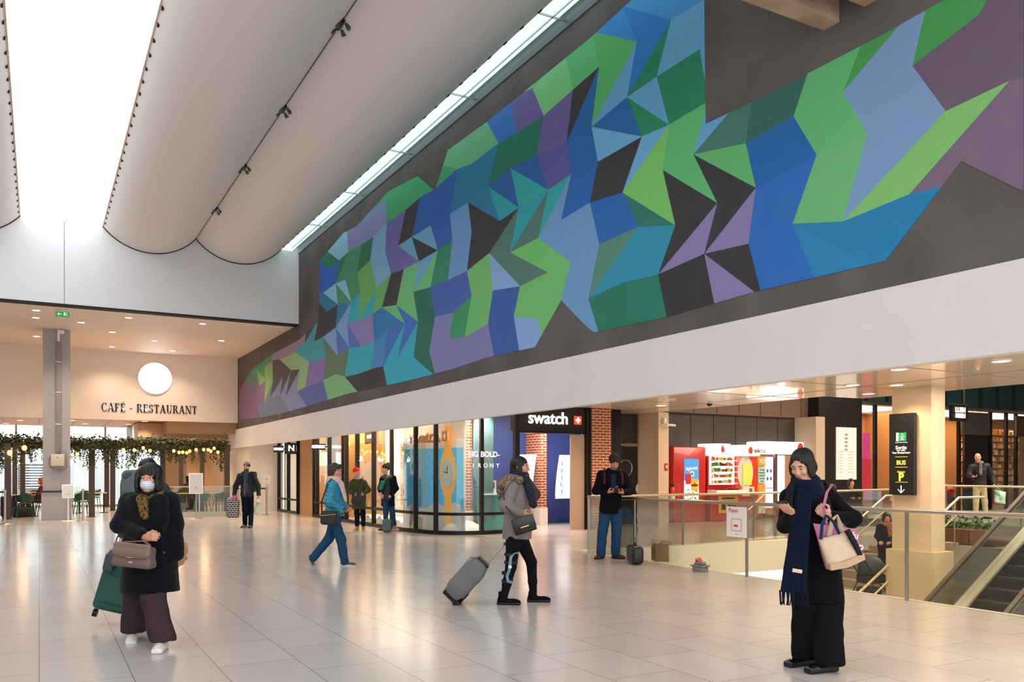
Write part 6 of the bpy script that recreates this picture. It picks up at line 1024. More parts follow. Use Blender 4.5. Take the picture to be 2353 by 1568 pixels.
# stanchions and sign stands
def stanchion(x, y, lab):
    t = thing('belt_stanchion', lab, 'stanchion', (x, y, 0), group='steel belt stanchions')
    q = MB(); q.lathe([(0, .03), (.06, .03), (.17, .012), (.18, 0)], n=24); q.build('base', steel, t)
    q = MB(); q.cyl((0, 0, .02), (0, 0, .93), .032, n=14); q.build('post', steel, t)
    q = MB(); q.cyl((0, 0, .9), (0, 0, .99), .038, n=14); q.build('belt_head', steel, t)
stanchion(-.86, 28.4, 'steel belt stanchion at the far left edge of the photo'); stanchion(1.17, 28.9, 'steel belt stanchion just right of the square column'); stanchion(7.0, 30.1, 'steel belt stanchion carrying a small white notice')
def belt(a, c, lab):
    v = Vector(c) - Vector(a); ang = math.degrees(math.atan2(v.y, v.x)); o = BX('barrier_belt', mat('belt_black', '#1c2433', .7), 0, v.length, -.003, .003, -.025, .025); o.location = a; o.rotation_euler = (0, 0, math.radians(ang)); tag(o, lab, 'barrier belt')
belt((-2.5, 28.4, .93), (-.9, 28.4, .93), 'dark belt running left from the first steel stanchion')
belt((.06, 29.86, .9), (.9, 29.86, .9), 'dark belt across the front of the square column')
belt((5.95, 30.3, .93), (6.96, 30.12, .93), 'black belt left of the stanchion with the notice')
t = thing('notice_holder', 'small white notice clipped above the steel stanchion', 'notice', (7.0, 30.06, 1.0))
BX('sheet', snowwhite, -.13, .13, -.01, 0, .1, .42, parent=t); BX('clip', steel, -.02, .02, -.005, .01, 0, .12, parent=t); BX('print_line', navy, -.05, .05, -.013, -.01, .255, .275, parent=t)
def sign_stand(x, y, zb, h, w_, tilt, lab, thin=False):
    t = thing('poster_stand', lab, 'poster stand', (x, y, 0))
    q = MB(); q.lathe([(0, .02), (.2, .012), (.21, 0)], n=24); q.build('base', snowwhite if not thin else steel, t)
    q = MB(); q.cyl((0, 0, .01), (0, 0, zb + .05), .02, n=10); q.build('pole', snowwhite if not thin else steel, t)
    q = MB(); q.rbox(-w_ / 2, w_ / 2, -.015, .015, 0, h, r=.008); fr = q.build('frame', snowwhite, t, loc=(0, -.02, zb)); fr.rotation_euler = (-tilt, 0, 0.0)
    BX('sheet', mat('stand_sheet', '#cfd0d6', .3), -w_ / 2 + .03, w_ / 2 - .03, -.018, -.015, .03, h - .03, parent=fr)
    q = MB(); q.box(-.03, .03, -.021, -.018, h * .25, h * .33); q.build('print', grey_paint, fr)
sign_stand(.78, 29.25, .70, .45, .34, .35, 'short white tilted menu stand in front of the square column')
sign_stand(4.45, 28.85, .8, .68, .44, .12, 'tall framed white poster stand before the glass screen', True)
t = thing('wall_notice', 'small white paper notice on the passage wall beside the pillar', 'notice', (6.99, 33.6, 1.5)); BX('sheet', snowwhite, -.01, 0, -.12, .12, -.2, .15, parent=t); BX('header', black_metal, -.012, -.002, -.12, .12, .25, .36, parent=t)
# ---------------------------------------------------------------- figures: smooth-blended volumes turned into one surface each
V3 = lambda *a: np.array(a, dtype=np.float64)
def nrm(v): v = np.asarray(v, float); return v / (np.linalg.norm(v) + 1e-9)
def frame(fwd, up=(0, 0, 1)):
    f = nrm(fwd); r = nrm(np.cross(f, up)); u = np.cross(r, f); return np.stack([r, f, u], 1)   # columns x(right) y(forward) z(up)
I3 = np.eye(3)
class Sdf:
    def __init__(s, vox=.008): s.p = []; s.vox = vox; s.fold = None; s.R = I3; s.c = V3(0, 0, 0); s.cuts = []
    def fr(s, c, R): s.c = np.asarray(c, float); s.R = R; return s
    def w_(s, p): return s.c + s.R @ np.asarray(p, float)
    def cap(s, a, b, ra, rb=None, k=.02, flat=None, sub=False):
        rb = ra if rb is None else rb; a = s.w_(a); b = s.w_(b); m = max(ra, rb)
        fl = None if flat is None else (nrm(s.R @ np.asarray(flat[0], float)), flat[1])
        s.p.append(('c', np.minimum(a, b) - m, np.maximum(a, b) + m, k, sub, (a, b, ra, rb, fl))); return s
    def chain(s, pts, rs, k=.02, flat=None):
        for i in range(len(pts) - 1): s.cap(pts[i], pts[i + 1], rs[i], rs[i + 1], k, flat)
        return s
    def ell(s, c, r, R=None, k=.02, sub=False):
        c = s.w_(c); Rw = s.R if R is None else s.R @ R; r = np.asarray(r, float); m = np.abs(Rw) @ r
        s.p.append(('e', c - m, c + m, k, sub, (c, r, Rw))); return s
    def box(s, c, h, R=None, rd=.01, k=.01, sub=False):
        c = s.w_(c); Rw = s.R if R is None else s.R @ R; h = np.asarray(h, float); m = np.abs(Rw) @ h
        s.p.append(('b', c - m, c + m, k, sub, (c, h, Rw, rd))); return s
    def cut(s, p, n, rad=9): s.p.append(('h', s.w_(p) - rad, s.w_(p) + rad, 0, True, (s.w_(p), nrm(s.R @ np.asarray(n, float)), rad))); return s
    def field(s):
        add = [q for q in s.p if not q[4]]; v = s.vox
        lo = np.min([q[1] for q in add], 0) - 3 * v - .012; hi = np.max([q[2] for q in add], 0) + 3 * v + .012
        n = np.ceil((hi - lo) / v).astype(int) + 1; F = np.full(n, .3, np.float32)
        ax = [lo[i] + np.arange(n[i]) * v for i in range(3)]
        for ty, a_, b_, k, sub, pr in s.p:
            pad = k + 3 * v + .012
            i0 = np.clip(np.floor((a_ - pad - lo) / v).astype(int), 0, n); i1 = np.clip(np.ceil((b_ + pad - lo) / v).astype(int) + 1, 0, n)
            if np.any(i1 <= i0): continue
            X = ax[0][i0[0]:i1[0]][:, None, None].astype(np.float32); Y = ax[1][i0[1]:i1[1]][None, :, None].astype(np.float32); Z = ax[2][i0[2]:i1[2]][None, None, :].astype(np.float32)
            if ty == 'c':
                a, b, ra, rb, fl = pr; d = b - a; L2 = float(d @ d) + 1e-12
                x, y, z = X - a[0], Y - a[1], Z - a[2]; t = np.clip((x * d[0] + y * d[1] + z * d[2]) / L2, 0, 1)
                x = x - t * d[0]; y = y - t * d[1]; z = z - t * d[2]; sc_ = 1
                if fl is not None:
                    m = fl[0]; q = (x * m[0] + y * m[1] + z * m[2]) * (1 / fl[1] - 1); x = x + q * m[0]; y = y + q * m[1]; z = z + q * m[2]; sc_ = (1 + fl[1]) / 2 if fl[1] < 1 else 1
                D_ = (np.sqrt(x * x + y * y + z * z) - (ra + (rb - ra) * t)) * sc_
            elif ty == 'e':
                c, r, R = pr; x, y, z = X - c[0], Y - c[1], Z - c[2]
                l = [(x * R[0, i] + y * R[1, i] + z * R[2, i]) / r[i] for i in range(3)]
                k0 = np.sqrt(l[0] ** 2 + l[1] ** 2 + l[2] ** 2); k1 = np.sqrt((l[0] / r[0]) ** 2 + (l[1] / r[1]) ** 2 + (l[2] / r[2]) ** 2) + 1e-6
                D_ = k0 * (k0 - 1) / k1
            elif ty == 'b':
                c, h, R, rd = pr; x, y, z = X - c[0], Y - c[1], Z - c[2]
                q = [np.abs(x * R[0, i] + y * R[1, i] + z * R[2, i]) - h[i] + rd for i in range(3)]
                D_ = np.sqrt(sum(np.maximum(e, 0) ** 2 for e in q)) + np.minimum(np.maximum(q[0], np.maximum(q[1], q[2])), 0) - rd
            else:
                c, m, rad = pr; x, y, z = X - c[0], Y - c[1], Z - c[2]
                D_ = -(x * m[0] + y * m[1] + z * m[2])
                if rad < 9: D_ = np.maximum(D_, np.sqrt(x * x + y * y + z * z) - rad)
            S_ = F[i0[0]:i1[0], i0[1]:i1[1], i0[2]:i1[2]]
            if sub: S_ = -S_
            D_ = D_.astype(np.float32)
            if k > 0: h = np.maximum(k - np.abs(S_ - D_), 0) / k; O = np.minimum(S_, D_) - h * h * k * .25
            else: O = np.minimum(S_, D_)
            F[i0[0]:i1[0], i0[1]:i1[1], i0[2]:i1[2]] = -O if sub else O
        if s.fold:
            X = ax[0][:, None, None]; Y = ax[1][None, :, None]; Z = ax[2][None, None, :]
            F = F + s.fold(X, Y, Z).astype(np.float32)
        return F, lo, v
    def surface(s):
        F, lo, v = s.field()
        F[0] = F[-1] = .3; F[:, 0] = F[:, -1] = .3; F[:, :, 0] = F[:, :, -1] = .3
        ins = F < 0; c = np.zeros([k - 1 for k in F.shape], np.int8)
        for dx in (0, 1):
            for dy in (0, 1):
                for dz in (0, 1): c += ins[dx:F.shape[0] - 1 + dx, dy:F.shape[1] - 1 + dy, dz:F.shape[2] - 1 + dz]
        act = (c > 0) & (c < 8); I = np.argwhere(act); idx = np.full(act.shape, -1, np.int64); idx[act] = np.arange(len(I))
        acc = np.zeros((len(I), 3)); cnt = np.zeros(len(I))
        cor = [(0, 0, 0), (1, 0, 0), (0, 1, 0), (1, 1, 0), (0, 0, 1), (1, 0, 1), (0, 1, 1), (1, 1, 1)]
        val = [F[I[:, 0] + a, I[:, 1] + b, I[:, 2] + g] for a, b, g in cor]
        for a in range(8):
            for b in range(a + 1, 8):
                da = np.array(cor[a]); db = np.array(cor[b])
                if abs(da - db).sum() != 1: continue
                m = (val[a] < 0) != (val[b] < 0); t = val[a][m] / (val[a][m] - val[b][m])
                acc[m] += da + t[:, None] * (db - da); cnt[m] += 1
        P = lo + (I + acc / np.maximum(cnt, 1)[:, None]) * v; Q = []
        for ax_ in range(3):
            o1, o2 = [(1, 2), (2, 0), (0, 1)][ax_]
            sl0 = [slice(None)] * 3; sl1 = [slice(None)] * 3; sl0[ax_] = slice(0, -1); sl1[ax_] = slice(1, None)
            A = ins[tuple(sl0)]; B = ins[tuple(sl1)]
            for flip, mk in ((False, A & ~B), (True, ~A & B)):
                E = np.argwhere(mk); E = E[(E[:, o1] > 0) & (E[:, o2] > 0)]
                if not len(E): continue
                u = np.zeros(3, int); u[o1] = 1; w_ = np.zeros(3, int); w_[o2] = 1
                g = [idx[tuple((E - u - w_).T)], idx[tuple((E - w_).T)], idx[tuple(E.T)], idx[tuple((E - u).T)]]
                f = np.stack(g, 1); Q.append(f[:, ::-1] if flip else f)
        return P, np.concatenate(Q)
    def build(s, name, mats, parent=None, matfn=None):
        P, Q = s.surface()
        me = bpy.data.meshes.new(name); me.vertices.add(len(P)); me.vertices.foreach_set('co', P.astype(np.float32).ravel())
        me.loops.add(len(Q) * 4); me.loops.foreach_set('vertex_index', Q.ravel().astype(np.int32))
        me.polygons.add(len(Q)); me.polygons.foreach_set('loop_start', np.arange(0, len(Q) * 4, 4, dtype=np.int32)); me.polygons.foreach_set('loop_total', np.full(len(Q), 4, np.int32))
        me.polygons.foreach_set('use_smooth', np.ones(len(Q), bool))
        if not isinstance(mats, (list, tuple)): mats = [mats]
        for m in mats: me.materials.append(m)
        if matfn is not None: me.polygons.foreach_set('material_index', matfn(P[Q].mean(1)).astype(np.int32))
        me.update(calc_edges=True); me.validate()
        o = bpy.data.objects.new(name, me); col.objects.link(o)
        if parent: o.parent = parent
        return o

def folds(amp, fx=22, fz=16, seed=0):
    def f(X, Y, Z):
        a = np.sin(X * fx + 2.1 * np.sin(Z * fz * .55 + seed) + Y * 9 + seed) * np.sin(Y * fx * .8 + Z * fz + 1.3 * np.sin(X * 11 + seed))
        return amp * a
    return f
def furry(amp, f=75):
    return lambda X, Y, Z: amp * (np.sin(X * f + 3 * np.sin(Z * 31)) * np.sin(Y * f * 1.1 + 2 * np.sin(X * 27)) * np.sin(Z * f * .9 + 2 * np.sin(Y * 33)))
def baffles(amp, step):
    return lambda X, Y, Z: -amp * np.abs(np.sin(np.pi * (Z + .12 * X) / step)) ** .7 + amp * .5 + .0 * Y

def add_hand(S, W, d, n, side, curl=.3, k=.006, sc=1.0, thumb=.4):
    """palm plus four fingers of unequal length and a thumb leaving the side of the palm; n = direction the palm faces"""
    d = nrm(d); n = nrm(n - np.dot(n, d) * d); t = nrm(np.cross(d, n)) * side
    R = np.stack([t, d, n], 1); W = np.asarray(W, float); old = (S.c, S.R); S.fr(W, R); z = sc
    S.cap((0, -.02, 0), (0, .025 * z, 0), .024 * z, .026 * z, .012, flat=((0, 0, 1), .75))
    S.box((0, .055 * z, 0), (.039 * z, .042 * z, .014 * z), rd=.012 * z, k=.014)
    for i, (x, L) in enumerate(((.030, .070), (.010, .078), (-.011, .072), (-.031, .056))):
        p = V3(x, .093 - abs(x) * .12, .0) * z; a = 0; r = [.0092, .0085, .0078, .0068]
        cc = curl * (1 + .12 * (i - 1))
        for j, fr_ in enumerate((.46, .31, .23)):
            a += cc * (1.0, 1.25, .8)[j]; q = p + V3(x * .12 * (1 - curl), math.cos(a), math.sin(a)) * L * fr_ * z
            S.cap(p, q, r[j] * z, r[j + 1] * z, k if j else .008); p = q
    p = V3(.036, .028, .004) * z; q = p + V3(.55, .62, .35 + .4 * thumb) * .038 * z; w = q + V3(.1 - .5 * thumb, .85, .3 + .4 * thumb) * .032 * z
    S.cap((.02 * z, .02 * z, 0), p, .015 * z, .0135 * z, .012); S.cap(p, q, .0125 * z, .0105 * z, .008); S.cap(q, w, .0105 * z, .0085 * z, k)
    S.fr(*old)

def add_head(S, hc, fwd, sc=1.0, lid=.009, beard=False, fem=True, tilt=(0, 0, 1)):
    R = frame(fwd, tilt); old = (S.c, S.R); S.fr(hc, R); z = sc
    e = lambda c, r, k=.02, sub=False: S.ell(V3(*c) * z, V3(*r) * z, k=k * z, sub=sub)
    c_ = lambda a, b, ra, rb, k: S.cap(V3(*a) * z, V3(*b) * z, ra * z, rb * z, k * z)
    e((0, -.018, .035), (.074, .092, .083)); e((0, .022, -.03), (.060, .068, .080), .03)
    c_((-.045, .02, -.07), (-.012, .068, -.098), .022, .018, .02); c_((.045, .02, -.07), (.012, .068, -.098), .022, .018, .02)
    e((0, .074, -.095), (.020, .017, .017), .02)
    c_((-.042, .072, .026), (.042, .072, .026), .012, .012, .016)
    for s_ in (-1, 1):
        e((s_ * .036, .066, -.024), (.022, .022, .022), .02)
        e((s_ * .031, .092, .006), (.016, .013, .010), .010, True)
        e((s_ * .031, .0725, .0125), (.0150, .0135, lid), .003); e((s_ * .031, .0715, -.0045), (.0140, .0125, .0045), .003); c_((s_ * .046, .074, .013), (s_ * .018, .081, .014), .0045, .004, .005); c_((s_ * .044, .074, -.003), (s_ * .02, .079, -.003), .0038, .0036, .005)
        e((s_ * .011, .096, -.030), (.008, .010, .007), .006); e((s_ * .077, -.008, -.005), (.010, .019, .030), .008)
    c_((0, .083, .018), (0, .106, -.024), .007, .011, .012)
    c_((-.019, .084, -.056), (0, .092, -.054), .005, .0065, .005); c_((.019, .084, -.056), (0, .092, -.054), .005, .0065, .005); c_((-.015, .084, -.066), (.015, .084, -.066), .0075, .0075, .006)
    S.fr(*old); return R

def build_person(J, name, label, loc, skin, hair, headdir, torso, vox=.008, hands=((0, 0, -1), (0, 0, -1)), curl=(.4, .4), sc=1.0, zbase=0, girth=1.0, tilt=(0, 0, 1), face=True, thumbs=(.4, .4), beard=None, hdirs=(None, None), lid=.0085):
    t = thing('person', label, 'person', (loc[0], loc[1], 0), -29.38)
    j = {k: np.array(v, float) for k, v in J.items()}; tf = nrm(V3(*torso)); j['tf'] = tf
    S = Sdf(vox); fl = (tf, .68)
    pel, nb = j['pel'], j['nb']; ch = nb * .62 + pel * .38; up = nrm(nb - pel)
    S.cap(pel, pel * .5 + ch * .5, .125 * girth, .105 * girth, .03, fl); S.cap(pel * .5 + ch * .5, ch, .105 * girth, .13 * girth, .03, fl); S.cap(ch, nb - up * .07, .13 * girth, .10 * girth, .03, fl)
    S.cap(j['sR'], j['sL'], .05, .05, .05)
    S.cap(nb - up * .05, j['hc'] - V3(0, 0, .05) - nrm(V3(*headdir)) * .02, .056 * sc, .050 * sc, .03)
    for a in 'RL':
        S.cap(j['s' + a], j['e' + a], .046 * girth, .036, .03); S.cap(j['e' + a], j['w' + a], .037, .026, .015)
        S.cap(j['hp' + a], j['k' + a], .078 * girth, .05, .04); S.cap(j['k' + a], j['a' + a], .05, .034, .02)
        S.cap(j['a' + a], j['a' + a] + tf * .02 - V3(0, 0, .02), .03, .026, .02)
    R = add_head(S, j['hc'], headdir, sc, tilt=tilt, lid=lid)
    for i, a in enumerate('RL'):
        hd = hdirs[i] if hdirs[i] is not None else j['h' + a] - j['w' + a]
        add_hand(S, j['w' + a], hd, V3(*hands[i]), 1 if a == 'R' else -1, curl[i], sc=.95 * sc, thumb=thumbs[i])
    S.build('body', skin, t)
    if face:
        L_ = Sdf(.0022); L_.fr(j['hc'], R); z = sc
        for a, b, ra, rb in (((-.020, .0845, -.0575), (0, .0925, -.0545), .0035, .0068), ((.020, .0845, -.0575), (0, .0925, -.0545), .0035, .0068), ((-.015, .0855, -.066), (.015, .0855, -.066), .0066, .0066)): L_.cap(V3(*a) * z, V3(*b) * z, ra * z, rb * z, .003)
        L_.build('lips', mat('lips', '#a85c52', .45), t)
    j['R'] = R; H = lambda x, y, z: tuple(j['hc'] + R @ (V3(x, y, z) * sc))
    if face:
        ew = mat('eye_white', '#c9bdb2', .3); iris = mat('iris_dark', '#2a1a12', .15)
        for s_ in (-1, 1):
            q = MB(); q.sph(H(s_ * .031, .0715, .005), .0125 * sc, 14); eo = q.build('eye', ew, t)
            q = MB(); q.sph(H(s_ * .031, .0795, .0035), (.0062 * sc,) * 3, 10); q.build('iris', iris, eo)
            q = MB(); q.tube([H(s_ * .046, .076, .028), H(s_ * .034, .0855, .033), H(s_ * .016, .0865, .029)], [.003 * sc, .004 * sc, .003 * sc], n=6); q.build('eyebrow', hair, t)
            q = MB(); q.tube([H(s_ * .045, .077, .0125), H(s_ * .031, .0865, .0135), H(s_ * .018, .0845, .012)], [.0015 * sc, .002 * sc, .0012 * sc], n=5); q.build('eyelashes', iris, t)
    t['_'] = 0; del t['_']
    return t, j, H

def hair_cap(t, j, H, m, style='short', sc=1.0, vox=.007, seed=0, fur=0):
    S = Sdf(vox); S.fr(j['hc'], j['R']); e = lambda c, r, k=.012, sub=False: S.ell(V3(*c) * sc, V3(*r) * sc, k=k, sub=sub)
    if style == 'short' and fur:
        for s_ in (-1, 1): e((s_ * .070, -.02, -.015), (.022, .05, .055), .02)
        e((0, .07, .085), (.06, .03, .03), .02)
    if style == 'short': e((0, -.025, .042), (.083, .100, .088)); e((0, .1, -.035), (.07, .075, .082), .01, True); e((0, .02, -.1), (.11, .12, .06), .01, True)
    if style == 'curly':
        e((0, -.022, .055), (.098, .108, .095), .02); e((0, .105, -.03), (.072, .075, .085), .01, True); e((0, .03, -.11), (.12, .14, .06), .01, True)
    if style == 'bob':
        e((0, -.022, .040), (.083, .101, .087)); e((0, -.06, -.045), (.082, .065, .075), .03)
        for s_ in (-1, 1): e((s_ * .074, .02, -.03), (.022, .045, .07), .02)
        e((.006, .105, .002), (.063, .066, .086), .008, True); e((0, .085, -.10), (.055, .09, .10), .01, True)
    if style == 'full':    # thick fringe and long sides
        e((0, -.015, .045), (.098, .112, .096)); e((0, -.03, -.06), (.10, .09, .10), .03)
        for s_ in (-1, 1): e((s_ * .085, .035, -.03), (.026, .055, .11), .02)
        e((0, .105, -.052), (.060, .080, .092), .008, True); e((0, .08, -.15), (.06, .09, .09), .01, True)
    if style == 'long':
        e((0, -.022, .040), (.084, .102, .088)); e((0, -.07, -.06), (.07, .055, .10), .04)
        for s_ in (-1, 1): e((s_ * .068, .0, -.05), (.022, .05, .08), .02)
        e((0, .1, -.03), (.066, .072, .088), .008, True)
    c0 = np.asarray(j['hc']); fq = 9 if style != 'curly' else 0
    if style == 'curly': S.fold = furry(.010, 95)
    else: S.fold = lambda X, Y, Z: .0028 * np.sin(26 * np.arctan2(X - c0[0] + .001, Y - c0[1] + .003) + 6 * np.sin((Z) * 22 + seed))
    if fur: S.fold = furry(fur, 60)
    S.fr((0, 0, 0), I3)
    return S.build('hair', m, t)

def torso_shell(S, j, r_ch, r_hip, zhem, r_hem, flat=.72, k=.05, sh=.075, off=(0, 0, 0)):
    tf = j['tf']; fl = (tf, flat); o = V3(*off); nb, pel = j['nb'] + o, j['pel'] + o; up = nrm(nb - pel); ch = nb * .62 + pel * .38
    S.cap(nb - up * (.06 + .35 * r_ch), ch, r_ch * .9, r_ch, k, fl); S.cap(ch, pel + up * .04, r_ch, r_hip, k, fl)
    hem = V3(pel[0], pel[1], zhem) ; S.cap(pel, hem - V3(0, 0, .12), r_hip, r_hem, k, fl)
    S.cap(j['sR'] - V3(0, 0, .012), j['sL'] - V3(0, 0, .012), sh, sh, k)
    S.cut((0, 0, zhem), (0, 0, -1))
def sleeves(S, j, r0, r1, r2, k=.03, end=.97, which='RL'):
    for a in which:
        w = j['e' + a] + (j['w' + a] - j['e' + a]) * end; S.cap(j['s' + a] - V3(0, 0, .01), j['e' + a], r0, r1, k); S.cap(j['e' + a], w, r1, r2, k)
        d = nrm(j['w' + a] - j['e' + a]); S.cut(w + d * r2 * .35, d, r2 * 1.9)
def collar(S, j, r, th, z=0, k=.02, n=14, flat=1, fwd=.02):
    c = j['nb'] + j['tf'] * fwd + V3(0, 0, z); a = frame(j['tf'])
    P = [c + a[:, 0] * r * math.cos(2 * math.pi * i / n) + a[:, 1] * r * math.sin(2 * math.pi * i / n) * flat + V3(0, 0, -.02 * math.sin(2 * math.pi * i / n)) for i in range(n + 1)]
    for i in range(n): S.cap(P[i], P[i + 1], th, th, k)
def trousers(t, j, m, rh, rk, ra, vox=.009, name='trousers', zcut=.035, fold=.004, hem=None, zc=(None, None), ztop=None):
    S = Sdf(vox); fl = (j['tf'], .8); S.cap(j['pel'] + V3(0, 0, .05), j['pel'], .13, .14, .04, fl)
    for i, a in enumerate('RL'):
        S.cap(j['hp' + a], j['k' + a], rh, rk, .035); S.cap(j['k' + a], j['a' + a], rk, ra, .03)
    for i, a in enumerate('RL'):
        if hem is not None: break
        d = nrm(j['a' + a] - j['k' + a]); S.cut(j['a' + a] + d * (zcut if zc[i] is None else zc[i]), d, ra * 2.2)
    if hem is not None: S.cut((0, 0, hem), (0, 0, -1))
    if ztop is not None: S.cut((0, 0, ztop), (0, 0, 1))
    if fold: S.fold = folds(fold, 30, 20, 3)
    return S.build(name, m, t)
def shoe(t, A, toe, m, sole, sc=1.0, drop=.075, vox=.006, name='shoe', high=0, chunk=.016, up=(0, 0, 1)):
    R = frame(V3(*toe), up); S = Sdf(vox); S.fr(A, R); z = sc
    S.box((0, .06 * z, -drop + chunk), (.042 * z, .135 * z, chunk), rd=.014, k=.012); S.ell((0, .135 * z, -drop + chunk), (.044 * z, .062 * z, chunk), k=.01)
    S.ell((0, .10 * z, -drop + .035), (.041 * z, .095 * z, .036 * z), k=.02); S.ell((0, -.01 * z, -drop + .05), (.038 * z, .06 * z, .048), k=.03)
    if high: S.cap((0, -.012, -.02), (0, -.012, high), .046, .048, .02); S.cut((0, 0, high + .01), (0, 0, 1), .2)
    zt = -drop + chunk * 1.7
    return S.build(name, [m, sole], t, lambda C: (((C - A) @ R)[:, 2] < zt).astype(int))
def strip(name, m, pts, wdir, w, th, parent, thick_n=None, n=1):
    """a band of cloth following a path"""
    P = [V3(*p) for p in pts]; vs = []; fs = []; L = len(P)
    for i, p in enumerate(P):
        d = nrm(P[min(i + 1, L - 1)] - P[max(i - 1, 0)]); wd = nrm(V3(*wdir) - d * np.dot(V3(*wdir), d)); nn = nrm(np.cross(d, wd)); ww = w[i] if isinstance(w, (list, tuple)) else w
        for a, b in ((-1, -1), (1, -1), (1, 1), (-1, 1)): vs.append(p + wd * ww * a / 2 + nn * th * b / 2)
    for i in range(L - 1):
        for k in range(4): fs.append((4 * i + k, 4 * i + (k + 1) % 4, 4 * i + 4 + (k + 1) % 4, 4 * i + 4 + k))
    fs += [(3, 2, 1, 0), (4 * L - 4, 4 * L - 3, 4 * L - 2, 4 * L - 1)]
    o = add_mesh(name, vs, fs, m, parent, smooth=False)
    md = o.modifiers.new('soft', 'BEVEL'); md.width = min(th * .4, .004); md.segments = 2
    return o
